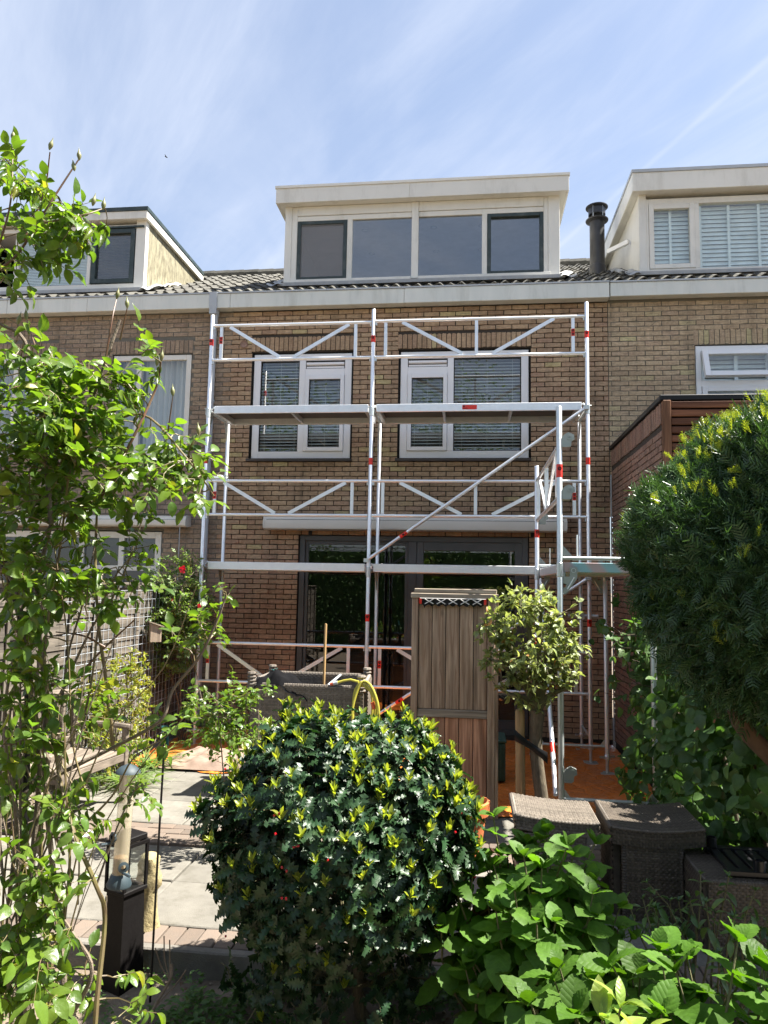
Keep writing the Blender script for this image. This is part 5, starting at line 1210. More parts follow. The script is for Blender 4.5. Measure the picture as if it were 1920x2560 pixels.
q = MB(); q.lathe(B_, [(0.0, 0.0), (0.042, 0.0), (0.044, 0.006), (0.031, 0.04), (0.026, 0.045), (0.0, 0.045)], 24, ax); q.build('base', m_feed, fd, smooth=True)
q = MB(); q.lathe(A_, [(0.044, -0.008), (0.041, 0.0), (0.027, 0.012), (0.0, 0.024)], 24, ax); q.build('lid', m_feed, fd, smooth=True)
q = MB(); q.lathe(B_, [(0.0, 0.046), (0.0245, 0.046), (0.0245, 0.10), (0.0, 0.106)], 20, ax); q.build('seed', m_seed, fd, smooth=True)
for h, s_ in ((0.075, 1), (0.175, -1)):
    c = B_+ax*h+Vector((s_*0.022, -0.024, 0))
    q = MB(); q.lathe(c, [(0.009, -0.004), (0.017, -0.002), (0.019, 0.006), (0.009, 0.008)], 16, Vector((s_*0.6, -0.8, 0))); q.build('port', m_feed, fd, smooth=True)
    q = MB(); q.tube([c+Vector((0, 0, -0.02)), c+Vector((s_*0.035, -0.02, -0.022))], 0.005, 6); q.build('perch', m_feed, fd)
q = MB(); q.tube([A_+ax*0.02, A_+Vector((0.0, 0, 0.20)), A_+Vector((-0.015, 0, 0.42))], 0.0013, 5); q.build('wire', m_black, fd)
# thin black plant stake with a teal tag
st = thing('plant_stake', 'thin black metal stake with teal tag standing in the soil before the paving', 'stake', (-0.364, -6.1, SOIL))
q = MB(); q.tube([(-0.364, -6.1, SOIL-0.05), (-0.36, -6.1, 0.5), (-0.352, -6.1, 1.13)], 0.006, 8); q.build('rod', m_black, st, smooth=True)
q = MB(); q.grid(lambda u, v: (-0.372+0.045*u*(1-0.25*v), -6.102+0.01*math.sin(u*3), 1.06+0.10*v), 4, 4); q.build('tag', mat('teal_plastic', (0.03, 0.13, 0.13), 0.5), st)
# white dish on the paving
q = MB(); q.lathe((-1.72, -4.35, G+0.005), [(0.0, 0.004), (0.06, 0.004), (0.085, 0.03), (0.09, 0.03), (0.065, 0.0), (0.0, 0.0)], 20); o = q.build('dish', m_white, smooth=True, loc=(-1.72, -4.35, G)); tag(o, 'small white dish on the paving near the garden bench leg', 'dish')
# a bird far up in the sky
bd = thing('flying_bird', 'tiny dark bird flying in the open sky above the left dormer', 'bird', at(415, 392, 6.0)); bp = at(415, 392, 6.0)
q = MB(); q.tube([bp+Vector((-0.03, 0, 0.02)), bp+Vector((-0.01, 0, 0.005)), bp+Vector((0.02, 0, -0.012)), bp+Vector((0.045, 0, -0.03))], [0.004, 0.014, 0.013, 0.003], 8); q.build('body', m_black, bd, smooth=True)
for s_ in (-1, 1):
    q = MB(); q.add([bp+Vector((-0.012, s_*0.008, 0.006)), bp+Vector((0.016, s_*0.008, -0.008)), bp+Vector((0.0, s_*0.06, 0.03)), bp+Vector((-0.012, s_*0.05, 0.028))], [(0, 1, 2, 3)]); q.build('wing', m_black, bd)
# ================================================================== PLANTS
def leaf_arr(prof, n=6, fold=0.35, curl=0.25, wave=0.0, twist=0.0):
    """leaf along +Y, unit length; prof(t) half width. Returns V, F(quads)"""
    V = []; F = []
    for i in range(n+1):
        t = i/n; w = prof(t); z = -curl*t*t+0.12*curl*t
        a = twist*t
        for k, s in enumerate((-1, 0, 1)):
            x = s*w; zz = z+fold*abs(x)+wave*math.sin(i*2.6+k*2.0)*(0.0 if s == 0 else 1)
            V.append((x*math.cos(a)-(zz-z)*math.sin(a), t, z+(zz-z)*math.cos(a)+x*math.sin(a)))
    for i in range(n):
        a = i*3; F += [(a, a+1, a+4, a+3), (a+1, a+2, a+5, a+4)]
    return np.array(V, float), np.array(F, int)
def oval(wid, peak=0.45, p=0.8):
    def f(t):
        if t <= 0 or t >= 1: return 0.004
        s = t/peak*0.5 if t < peak else 0.5+(t-peak)/(1-peak)*0.5
        return wid*math.sin(math.pi*s)**p
    return f
def serrate(f, amp=0.06): return lambda t: f(t)*(1+(amp if int(round(t*100)) % 2 else -amp))
def holly_prof(t):
    k = round(t*10)
    if k in (0,): return 0.01
    if k == 10: return 0.004
    base = 0.20*math.sin(math.pi*(0.1+0.85*t))**0.6
    return base+0.11 if k % 2 else base*0.62
L_ROSE = [leaf_arr(oval(0.33, 0.42, 0.75), 6, 0.30, 0.25), leaf_arr(oval(0.31, 0.45, 0.75), 6, 0.15, 0.45, 0.02), leaf_arr(oval(0.30, 0.45, 0.8), 6, 0.55, 0.15, 0, 0.3)]
L_CURL = [leaf_arr(oval(0.17, 0.45, 0.6), 6, 1.6, 0.5, 0, 0.5), leaf_arr(oval(0.15, 0.5, 0.6), 6, 1.9, 0.3, 0, -0.7)]
L_HOLLY = [leaf_arr(holly_prof, 10, 0.30, 0.22, 0.05), leaf_arr(holly_prof, 10, 0.55, 0.35, 0.07), leaf_arr(holly_prof, 10, 0.15, 0.45, 0.06, 0.3)]
L_TIP = [leaf_arr(oval(0.19, 0.45, 0.8), 4, 0.5, 0.12), leaf_arr(oval(0.17, 0.5, 0.8), 4, 0.7, -0.15)]
L_HYD = [leaf_arr(serrate(oval(0.39, 0.42, 0.75), 0.05), 14, 0.14, 0.28, 0.015), leaf_arr(serrate(oval(0.37, 0.44, 0.75), 0.05), 14, 0.26, 0.45, 0.02), leaf_arr(serrate(oval(0.38, 0.42, 0.75), 0.05), 14, 0.08, 0.15, 0.025, 0.2)]
L_HEART = [leaf_arr(oval(0.40, 0.30, 0.6), 6, 0.18, 0.3), leaf_arr(oval(0.38, 0.33, 0.6), 6, 0.32, 0.45, 0.02)]
L_PEAR = [leaf_arr(oval(0.27, 0.45, 0.8), 4, 0.35, 0.2), leaf_arr(oval(0.25, 0.5, 0.8), 4, 0.55, 0.35)]
L_LONG = [leaf_arr(oval(0.21, 0.5, 0.85), 8, 0.35, 0.35), leaf_arr(oval(0.19, 0.55, 0.85), 8, 0.25, 0.6, 0.01)]
L_BLADE = [leaf_arr(oval(0.03, 0.3, 0.5), 6, 0.6, 0.9), leaf_arr(oval(0.025, 0.3, 0.5), 6, 0.6, 1.4)]
def spray_arr(n=11, L=1.0, nl=0.34, w=0.030, spread=1.0, tilt=0.25, up=0.0):
    V = []; F = []
    def q(a, b, c, d):
        k = len(V); V.extend((a, b, c, d)); F.append((k, k+1, k+2, k+3))
    q((-0.010, 0, 0), (0.010, 0, 0), (0.006, L, -0.05), (-0.006, L, -0.05))
    for i in range(n):
        t = (i+0.6)/n; y = t*L; ln = nl*(0.75+0.25*math.sin(math.pi*t))*(1.0 if t < 0.8 else 0.8)
        for s in (-1, 1):
            a = 0.95-0.45*t; dx, dy = s*math.cos(a)*spread*ln, math.sin(a)*ln; dz = up*ln+tilt*ln*(0.5 if (i+(s > 0)) % 2 else -0.25)-0.05*t*t
            px_, py_ = -dy/ln*w, dx/ln*w
            q((px_*0.5, y+py_*0.5, 0), (-px_*0.5, y-py_*0.5, 0), (dx-px_*0.25, y+dy-py_*0.25, dz), (dx+px_*0.25, y+dy+py_*0.25, dz))
    return np.array(V, float), np.array(F, int)
L_YEW = [spray_arr(8, 1.0, 0.34, 0.058), spray_arr(7, 1.0, 0.38, 0.06, 0.9, 0.5), spray_arr(11, 1.0, 0.30, 0.040, 1.0, 0.1)]
def tuft_arr(n=18, nl=0.36, w=0.038, a0=0.9):
    V = []; F = []
    for i in range(n):
        t = (i+0.5)/n; a = i*2.399; el = a0+0.5*t; c = Vector((math.cos(a)*math.cos(el), math.sin(el), math.sin(a)*math.cos(el))); s_ = c.cross(Vector((0.3, 1, 0.2))).normalized()*w*0.5
        b = Vector((0, 0.15+0.75*t, 0)); k = len(V); ln = nl*(0.8+0.3*math.sin(i*1.7)); V.extend((tuple(b-s_), tuple(b+s_), tuple(b+c*ln+s_*0.4), tuple(b+c*ln-s_*0.4))); F.append((k, k+1, k+2, k+3))
    k = len(V); V.extend(((-0.012, 0, 0), (0.012, 0, 0), (0.006, 0.9, 0), (-0.006, 0.9, 0))); F.append((k, k+1, k+2, k+3))
    return np.array(V, float), np.array(F, int)
L_YEW = L_YEW[:2]+[tuft_arr(14, 0.36, 0.055), tuft_arr(15, 0.32, 0.052, 0.55), tuft_arr(13, 0.40, 0.058, 0.7)]
L_YEWTIP = [spray_arr(7, 1.0, 0.36, 0.055, 0.75, 0.5, 0.25), spray_arr(8, 1.0, 0.30, 0.05, 0.7, 0.6, 0.3)]
def basis(y, z):
    """rotation with local +Y along y and +Z near z"""
    y = Vector(y).normalized(); z = Vector(z); x = y.cross(z)
    if x.length < 1e-4: x = y.cross(Vector((1, 0, 0.01)))
    x.normalize(); z = x.cross(y); return Matrix((x, y, z)).transposed()
class Leaves:
    def __init__(s): s.it = []
    def add(s, p, y, z, size, m=0, w=1.0): s.it.append((Vector(p), Vector(y), Vector(z), size, m, w))
    def emit(s, plant, name, shapes, mats, limit=300, mass='foliage', seed=1):
        """the leaves that show largest become parts, the rest one joined part"""
        r = random.Random(seed); rows = []
        for (p, y, z, sz, m, w) in s.it:
            q = px_of(p); key = sz/q[2] if q and -20 < q[0] < 1940 and -20 < q[1] < 2580 else 0
            # leaves turned to the lens and lying near the front of the plant show largest
            rows.append((key, p, basis(y, z), sz, m, w, r.randrange(len(shapes))))
        rows.sort(key=lambda t: -t[0])
        k = sum(1 for t in rows[:limit] if t[0] > 0); cache = {}
        for (key, p, R_, sz, m, w, v) in rows[:k]:
            if (v, m) not in cache: cache[(v, m)] = fast_mesh(name, shapes[v][0], shapes[v][1], mats[m], smooth=True)
            link(name, cache[(v, m)], plant, p, R_.to_quaternion(), (sz*w, sz, sz))
        rest = rows[k:]
        if not rest: return
        VV, FF, MI = [], [], []; off = 0; base = np.array(wloc(plant))
        for (key, p, R_, sz, m, w, v) in rest:
            A = np.array(R_); V = (shapes[v][0]*np.array((sz*w, sz, sz))) @ A.T+np.array(p)-base
            VV.append(V); FF.append(shapes[v][1]+off); MI.append(np.full(len(shapes[v][1]), m)); off += len(V)
        me_ = fast_mesh(mass, np.concatenate(VV), np.concatenate(FF), list(mats), np.concatenate(MI), True)
        o = bpy.data.objects.new(mass, me_); COL.objects.link(o); o.parent = plant; o['kind'] = 'stuff'
def rv(r, s=1.0): return Vector((r.gauss(0, 1), r.gauss(0, 1), r.gauss(0, 1)))*s
def unit(r):
    v = rv(r)
    return v.normalized() if v.length > 1e-6 else Vector((0, 0, 1))
def bend(p0, p1, r, amp, n=5, sag=0.0):
    p0, p1 = Vector(p0), Vector(p1); o = rv(r, amp*(p1-p0).length); o2 = rv(r, 0.4*amp*(p1-p0).length); res = []
    for i in range(n+1):
        t = i/n; res.append(p0+(p1-p0)*t+o*math.sin(math.pi*t)+o2*math.sin(2*math.pi*t)+Vector((0, 0, -sag*math.sin(math.pi*t))))
    return res
def nearest(pts, p):
    return min(pts, key=lambda q: (q-p).length_squared)
def smooth_path(P, k=4):
    """Catmull-Rom through P"""
    P = [Vector(p) for p in P]; Q = [P[0]*2-P[1]]+P+[P[-1]*2-P[-2]]; out_ = []
    for i in range(1, len(Q)-2):
        for j in range(k):
            t = j/k; a, b_, c, d = Q[i-1], Q[i], Q[i+1], Q[i+2]
            out_.append(0.5*((2*b_)+(c-a)*t+(2*a-5*b_+4*c-d)*t*t+(3*b_-a-3*c+d)*t*t*t))
    out_.append(P[-1]); return out_
SUNUP = (SUN*0.5+Vector((0, 0, 0.8))).normalized()
def pinnate(L, stems, r, p, d, size, n=5, m=0, curl=None, droop=0.3):
    """a rose leaf: stalk with paired leaflets and one at the end"""
    d = (Vector(d).normalized()+Vector((0, 0, -droop))).normalized(); ln = size*(1.5 if n == 5 else 2.0); pts = bend(p, p+d*ln, r, 0.08, 4, 0.0)
    stems.tube(pts, [0.0015, 0.0013, 0.0012, 0.001, 0.0008], 4, cap=False)
    up = (SUNUP+rv(r, 0.38)).normalized(); side = d.cross(up).normalized(); pairs = (n-1)//2
    T = curl if curl is not None and r.random() < 0.16 else L
    for k in range(pairs):
        q = pts[min(4, 1+int((k+0.5)/pairs*3))]; s = size*(0.72+0.18*k)*r.uniform(0.85, 1.1)
        for sg in (-1, 1):
            y = (side*sg*0.95+d*0.45+rv(r, 0.18)+(Vector((0, 0, -0.9)) if T is curl else Vector((0, 0, -0.1))))
            T.add(q, y, up+rv(r, 0.25), s, m)
    T.add(pts[-1], d+rv(r, 0.15)+(Vector((0, 0, -0.9)) if T is curl else Vector()), up+rv(r, 0.2), size*r.uniform(0.95, 1.15), m)

# leaf colours
m_rleaf = leaf_mat('rose_leaf', (0.115, 0.175, 0.020), (0.07, 0.135, 0.024), 0.42, 0.36, (2.0, 2.1, 0.6), odd=(0.20, 0.21, 0.04))
m_rleaf2 = leaf_mat('rose_leaf_pale', (0.17, 0.24, 0.08), (0.12, 0.19, 0.06), 0.42, 0.4, (1.9, 2.0, 0.7))
m_holly = leaf_mat('holly_leaf', (0.016, 0.044, 0.017), (0.026, 0.058, 0.020), 0.10, 0.40, (1.4, 2.1, 0.6), spec=0.36)
m_htip = leaf_mat('holly_new_leaf', (0.29, 0.32, 0.045), (0.20, 0.27, 0.045), 0.5, 0.35, (1.5, 1.5, 0.5), var=0.2)
m_yew = leaf_mat('yew_needle', (0.036, 0.072, 0.028), (0.07, 0.125, 0.05), 0.15, 0.34, (1.6, 2.0, 0.6), spec=0.35)
m_ytip = leaf_mat('yew_new_needle', (0.34, 0.38, 0.035), (0.24, 0.32, 0.04), 0.45, 0.4, (1.4, 1.4, 0.5), var=0.2)
m_hyd = leaf_mat('hydrangea_leaf', (0.066, 0.145, 0.018), (0.084, 0.168, 0.024), 0.38, 0.55, (1.9, 2.1, 0.5), spec=0.25, odd=(0.10, 0.05, 0.035), vein=True)
m_hyd2 = leaf_mat('hydrangea_leaf_broad', (0.052, 0.118, 0.012), (0.068, 0.14, 0.018), 0.36, 0.55, (1.9, 2.1, 0.5), spec=0.25, vein=True)
m_ivy = leaf_mat('climber_leaf', (0.05, 0.105, 0.030), (0.07, 0.13, 0.040), 0.25, 0.5, (1.8, 2.1, 0.7), spec=0.3)
m_ivyl = leaf_mat('climber_leaf_pale', (0.10, 0.17, 0.055), (0.075, 0.15, 0.045), 0.35, 0.42, (1.7, 1.9, 0.7))
m_pear = leaf_mat('pear_leaf', (0.27, 0.30, 0.13), (0.19, 0.24, 0.09), 0.42, 0.42, (1.6, 1.6, 0.8), odd=(0.34, 0.17, 0.05))
m_gold = leaf_mat('golden_leaf', (0.13, 0.19, 0.035), (0.30, 0.27, 0.04), 0.4, 0.4, (1.6, 1.6, 0.6))
m_lime = leaf_mat('lime_leaf', (0.26, 0.34, 0.07), (0.20, 0.30, 0.055), 0.45, 0.4, (1.5, 1.6, 0.6), vein=True)
m_pier = leaf_mat('evergreen_leaf', (0.045, 0.10, 0.03), (0.12, 0.19, 0.055), 0.28, 0.33, (1.7, 1.9, 0.7))
m_weed = leaf_mat('weed_leaf', (0.10, 0.18, 0.05), (0.065, 0.14, 0.035), 0.4, 0.45, (1.8, 1.9, 0.7))
m_bud = mat('rose_bud', (0.16, 0.20, 0.07), 0.5, 0.15, (0.22, 0.19, 0.08), 60)
m_bloom = leaf_mat('red_bloom', (0.62, 0.012, 0.03), (0.50, 0.01, 0.03), 0.25, 0.5, (1.3, 0.9, 0.9))
m_berry = mat('red_berry', (0.40, 0.006, 0.012), 0.2, 0.1)

# ------------------------------------------------------------------ big rose in the left foreground
r = random.Random(21)
rose = thing('rose_bush', 'tall climbing rose bush with bright green leaves filling the left foreground', 'rose', (0.0, -7.75, SOIL))
def rp(x, y, Y=-7.85): return at(x, y, Y)
CANES = [([(60, 2900), (66, 2560), (78, 2200), (98, 1900), (62, 1610), (34, 1460), (-40, 1380)], -7.85, 0.0085, 'o'),
         ([(150, 2900), (168, 2560), (140, 2250), (118, 2000), (112, 1720), (92, 1500), (128, 1310), (196, 1110), (262, 910), (300, 800)], -7.8, 0.0085, 'o'),
         ([(235, 2900), (238, 2560), (262, 2300), (240, 2215), (186, 2085), (150, 1950), (128, 1800), (112, 1620), (150, 1370), (170, 1200)], -7.88, 0.0062, 'g'),
         ([(-30, 2040), (120, 1950), (280, 1870), (400, 1802), (432, 1725), (500, 1640), (545, 1545), (565, 1490)], -7.7, 0.0058, 'o'),
         ([(283, 1868), (265, 1700), (246, 1560), (238, 1400), (243, 1250), (236, 1150)], -7.7, 0.0052, 'g'),
         ([(110, 1720), (190, 1690), (260, 1620), (336, 1550)], -7.75, 0.0042, 'r'), ([(262, 1618), (210, 1590), (140, 1580)], -7.75, 0.0032, 'r'),
         ([(243, 1260), (330, 1100), (390, 970), (402, 905)], -7.8, 0.0045, 'r'), ([(196, 1110), (350, 1035), (470, 1150), (535, 1240)], -7.75, 0.004, 'g'),
         ([(128, 1310), (100, 1010), (60, 850), (-10, 800), (-40, 700)], -7.95, 0.006, 'o'), ([(-40, 700), (40, 640), (92, 560), (150, 470), (196, 400)], -7.95, 0.004, 'r'),
         ([(-30, 690), (24, 520), (32, 370)], -7.97, 0.003, 'r'), ([(60, 600), (110, 480), (125, 380)], -7.95, 0.003, 'r'), ([(92, 560), (200, 540), (262, 520)], -7.95, 0.003, 'g'),
         ([(-20, 1440), (60, 1400), (130, 1310)], -7.85, 0.007, 'o'), ([(30, 2560), (20, 2300), (40, 2050), (10, 1800), (50, 1560)], -7.9, 0.006, 'o'), ([(165, 2560), (230, 2430), (180, 2330), (110, 2230)], -7.95, 0.006, 'o'),
         ([(262, 910), (280, 800), (292, 745)], -7.8, 0.0028, 'r'), ([(300, 850), (318, 770)], -7.8, 0.0026, 'r'), ([(60, 850), (45, 810)], -7.9, 0.002, 'r'), ([(90, 870), (66, 800)], -7.9, 0.002, 'r'),
         ([(470, 1150), (478, 1110), (497, 1082)], -7.75, 0.002, 'r'), ([(420, 1080), (432, 990)], -7.78, 0.0022, 'r'), ([(185, 2085), (280, 1990), (330, 1900), (400, 1850)], -7.6, 0.0035, 'g'),
         ([(240, 2215), (300, 2050), (345, 1960)], -7.62, 0.003, 'o'), ([(262, 2300), (266, 2240)], -7.85, 0.004, 'o')]
CP = []; wood = {'o': MB(), 'g': MB(), 'r': MB()}; cm = {'o': m_oldwood, 'g': m_twig, 'r': m_twigr}
for P, Y, rad, kind in CANES:
    pts = smooth_path([rp(x, y, Y+r.uniform(-.04, .04)) for x, y in P], 5)
    n = len(pts); mb = MB(); mb.tube(pts, [rad*(1.15-0.65*i/n)*r.uniform(0.92, 1.08) for i in range(n)], 7); mb.build('cane', cm[kind], rose, smooth=True); CP += pts
for k in range(34):
    x0 = r.uniform(-20, 240); y0 = r.uniform(1750, 2650); P = [(x0, y0)]; dx = r.uniform(-60, 90)
    for j in range(3): P.append((P[-1][0]+dx+r.uniform(-35, 35), P[-1][1]-r.uniform(110, 260)))
    Y = r.uniform(-8.0, -7.65); pts = smooth_path([rp(x, y, Y) for x, y in P], 4); n = len(pts); rad = r.uniform(0.0016, 0.0042)
    mb = MB(); mb.tube(pts, [rad*(1.1-0.6*i/n) for i in range(n)], 5); mb.build('cane', cm[r.choice('ooogg')], rose, smooth=True); CP += pts
stems = MB(); LR, LC = Leaves(), Leaves()
def clump(cx, cy, rx, ry, Y, dy, n, size, nl=5, m=0, up=0.55):
    for _ in range(n):
        a = r.uniform(0, 2*math.pi); q = math.sqrt(r.random()); tip = rp(cx+rx*q*math.cos(a), cy+ry*q*math.sin(a), Y+r.uniform(-dy, dy))
        b0 = nearest(CP, tip); d = tip-b0
        if d.length > 0.30: b0 = tip-d.normalized()*0.30
        base = b0 if d.length < 0.30 else b0
        pts = bend(base, tip, r, 0.12, 4, -0.01); stems.tube(pts, [0.0024, 0.002, 0.0017, 0.0014, 0.001], 4, cap=False)
        k = r.choice((2, 3, 3))
        for j in range(k):
            i = 4-j; dd = (pts[i]-pts[max(0, i-1)]).normalized()+unit(r)*0.9+Vector((0, 0, up*0.4)); pinnate(LR, stems, r, pts[i], dd, size*r.uniform(0.8, 1.15), r.choice((5, 5, 7)) if nl == 5 else nl, m, LC, 0.15)
for args in ((60, 500, 90, 90, -7.95, .10, 12, 0.039), (40, 620, 75, 70, -7.95, .12, 10, 0.041), (140, 565, 85, 55, -7.95, .1, 11, 0.041), (30, 430, 60, 70, -7.97, .06, 5, .038),
             (210, 560, 55, 55, -7.95, .08, 4, 0.040), (60, 965, 110, 95, -7.9, .18, 18, 0.043), (210, 985, 130, 90, -7.85, .15, 21, 0.043), (345, 950, 80, 70, -7.8, .12, 6, 0.042),
             (70, 1100, 120, 140, -7.88, .2, 29, 0.043), (220, 1120, 130, 140, -7.82, .18, 29, 0.043), (370, 1120, 110, 120, -7.78, .14, 12, 0.041), (470, 1190, 60, 70, -7.75, .08, 8, 0.041),
             (80, 1300, 110, 110, -7.85, .2, 23, 0.043), (230, 1290, 110, 100, -7.8, .15, 17, 0.042), (360, 1250, 80, 70, -7.78, .12, 6, 0.040), (60, 1480, 80, 90, -7.85, .18, 17, 0.043),
             (180, 1480, 90, 80, -7.8, .15, 14, 0.042), (300, 1430, 70, 70, -7.75, .1, 6, 0.039), (60, 1700, 80, 120, -7.85, .15, 16, 0.043), (180, 1760, 80, 110, -7.8, .15, 11, 0.041),
             (60, 1950, 80, 120, -7.88, .15, 14, 0.043), (180, 2030, 70, 90, -7.85, .12, 7, 0.041), (70, 2250, 90, 130, -8.0, .12, 14, 0.043), (160, 2270, 60, 90, -7.95, .1, 5, 0.043),
             (60, 2460, 90, 100, -8.0, .12, 13, 0.050), (180, 2480, 80, 90, -7.95, .12, 6, 0.042), (310, 2500, 60, 70, -7.85, .1, 3, 0.039), (330, 1990, 45, 70, -7.62, .06, 3, 0.038), (390, 1860, 50, 50, -7.6, .06, 3, 0.037), (490, 1600, 60, 70, -7.68, .06, 4, 0.038), (560, 1510, 40, 30, -7.7, .04, 2, .038)):
    clump(*args)
stems.build('twigs', m_twig, rose, kind='stuff')
LR.emit(rose, 'leaf', L_ROSE, [m_rleaf], 300, seed=2); LC.emit(rose, 'curled_leaf', L_CURL, [m_rleaf], 120, 'curled_foliage', 3)
budp = MB(); budp.lathe((0, 0, 0), [(0.0005, -0.004), (0.0032, 0.0), (0.0046, 0.004), (0.0062, 0.009), (0.0058, 0.015), (0.0036, 0.020), (0.0016, 0.026), (0.0003, 0.034)], 10)
o = budp.build('bud', m_bud, smooth=True); BUD = o.data; bpy.data.objects.remove(o)
for (x, y, Y) in ((32, 350, -7.97), (124, 372, -7.95), (198, 398, -7.95), (186, 425, -7.95), (232, 512, -7.95), (258, 522, -7.95), (292, 745, -7.8), (318, 768, -7.8), (45, 808, -7.9), (66, 798, -7.9), (403, 900, -7.8), (432, 988, -7.78), (497, 1084, -7.75), (480, 1112, -7.75), (392, 912, -7.8)):
    link('bud', BUD, rose, rp(x, y, Y), basis((0, 1, 0), Vector((r.uniform(-.3, .3), r.uniform(-.3, .3), 1))).to_quaternion(), (1.05,)*3)
# black support pole of the rose
sp_ = thing('plant_support', 'bent black plastic pole carrying the rose at the left edge', 'pole', at(50, 2900, -7.72))
mb = MB(); mb.tube(smooth_path([at(x, y, -7.70) for x, y in ((60, 3100), (50, 2560), (58, 2100), (70, 1800), (64, 1620), (40, 1500), (5, 1400), (-60, 1300))], 5), 0.011, 10); mb.build('tube', m_black, sp_, smooth=True)

# ------------------------------------------------------------------ generic shell shrub
def ell_pts(r, c, R_, n, rmin=0.9, rmax=1.02, cut=None):
    c = Vector(c); out_ = []
    while len(out_) < n:
        u = unit(r)
        if cut is not None and not cut(u): continue
        k = r.uniform(rmin, rmax)*(1+0.05*math.sin(u.x*7+u.z*5)+0.04*math.sin(u.y*9-u.z*8)); out_.append((c+Vector((u.x*R_[0], u.y*R_[1], u.z*R_[2]))*k, Vector((u.x/R_[0], u.y/R_[1], u.z/R_[2])).normalized()))
    return out_
# holly ball
r = random.Random(5)
HC = Vector((0.60, -6.20, 0.71)); HR = (0.645, 0.60, 0.59)
hol = thing('holly_bush', 'round glossy dark holly bush with yellow green shoots in the centre foreground', 'holly', (0.74, -6.15, SOIL))
LH_, LT_ = Leaves(), Leaves(); tw = MB()
mb = MB(); mb.tube(bend((0.76, -6.12, SOIL-0.03), (0.68, -6.16, 0.30), r, 0.05, 5), [0.036, 0.031, 0.028, 0.027, 0.026, 0.03], 9); mb.build('trunk', m_bark, hol, smooth=True)
top = Vector((0.68, -6.16, 0.29)); limbs = []
for k in range(11):
    a = k*2*math.pi/11+r.uniform(-.2, .2); e = HC+Vector((HR[0]*0.72*math.cos(a), HR[1]*0.72*math.sin(a), r.uniform(-0.25, 0.38))); pts = bend(top+Vector((0, 0, r.uniform(-.10, 0))), e, r, 0.10, 6); limbs += pts
    mb = MB(); mb.tube(pts, [0.016, 0.014, 0.012, 0.010, 0.008, 0.006, 0.004], 7); mb.build('limb', m_barkg, hol, smooth=True)
for k in range(4):
    e = Vector((0.55+0.28*k-0.35, -6.25+r.uniform(-.2, .1), 0.05+r.uniform(0, .1))); pts = bend((0.74, -6.13, 0.0), e, r, 0.12, 6); limbs += pts
    mb = MB(); mb.tube(pts, [0.010, 0.008, 0.007, 0.006, 0.005, 0.004, 0.003], 6); mb.build('limb', m_barkg, hol, smooth=True)
def holly_twig(p, n, dens=7, fresh=False):
    b0 = nearest(limbs, p); q = p-n*0.16+(b0-p)*0.10; pts = bend(q, p, r, 0.10, 4); tw.tube(pts, [0.003, 0.0027, 0.0024, 0.002, 0.0015], 4, cap=False)
    ax = (n+Vector((0, 0, 0.55))+rv(r, 0.25)).normalized()
    for j in range(dens):
        a = j*2.4+r.uniform(-.4, .4); _, s1, s2 = frame_of(ax); rad = s1*math.cos(a)+s2*math.sin(a); t = j/dens
        pos = pts[2]+(pts[4]-pts[2])*t; y = rad*0.95+ax*(0.35+0.35*t)+rv(r, 0.18); LH_.add(pos, y, ax+rv(r, 0.3), r.uniform(0.058, 0.094))
    if fresh:
        for j in range(r.choice((5, 6, 7))):
            a = j*2.4; _, s1, s2 = frame_of(ax); rad = s1*math.cos(a)+s2*math.sin(a); g = (Vector((0, 0, 0.9))+n*0.3+rv(r, 0.12)).normalized()
            LT_.add(p+g*(0.004*j), rad*0.55+g*(0.75+0.05*j), g-rad, r.uniform(0.036, 0.056))
vis = lambda u: not (u.z < -0.80)
for (p, n) in ell_pts(r, HC, HR, 620, 0.90, 1.03, vis):
    holly_twig(p, n, 7, fresh=(r.random() < (0.88 if n.z > 0.15 else 0.42 if n.z > -0.25 else 0.10)))
for (p, n) in ell_pts(r, HC, HR, 240, 0.62, 0.86, vis): holly_twig(p, n, 6)
for k in range(75):           # skirt leaves under the ball
    p = HC+Vector((r.uniform(-.48, .48), r.uniform(-.46, .3), r.uniform(-.78, -.46))); holly_twig(p, Vector((r.uniform(-1, 1), -0.5, -0.3)).normalized(), 6, r.random() < 0.12)
tw.build('twigs', m_barkg, hol, kind='stuff')
LH_.emit(hol, 'leaf', L_HOLLY, [m_holly], 300, seed=4); LT_.emit(hol, 'new_leaf', L_TIP, [m_htip], 300, 'new_foliage', 5)
bm_ = MB(); bm_.lathe((0, 0, 0), [(0.0, -0.0055), (0.0035, -0.0045), (0.0055, 0), (0.0038, 0.0042), (0.0, 0.0055)], 10); o = bm_.build('berry', m_berry, smooth=True); BERRY = o.data; bpy.data.objects.remove(o)
for (x, y, n) in ((740, 2110, 7), (694, 2040, 2), (696, 2082, 1), (712, 2175, 2), (710, 2245, 2), (1146, 2035, 2), (1140, 2078, 1), (1185, 2193, 2), (565, 1930, 1), (560, 2335, 1), (820, 2155, 1)):
    c = at(x, y, -6.2); d = (CAM-c).normalized()
    # sit on the outside of the ball
    rel = c-HC; tt2 = 0.0
    for s_ in range(40):
        q_ = c+d*(0.02*s_); rel = q_-HC
        if (rel.x/HR[0])**2+(rel.y/HR[1])**2+(rel.z/HR[2])**2 > 1.06: break
    for j in range(n): link('berry', BERRY, hol, q_+Vector((r.uniform(-.014, .014), r.uniform(-.008, .008), r.uniform(-.014, .014))), None, (1.05,)*3)

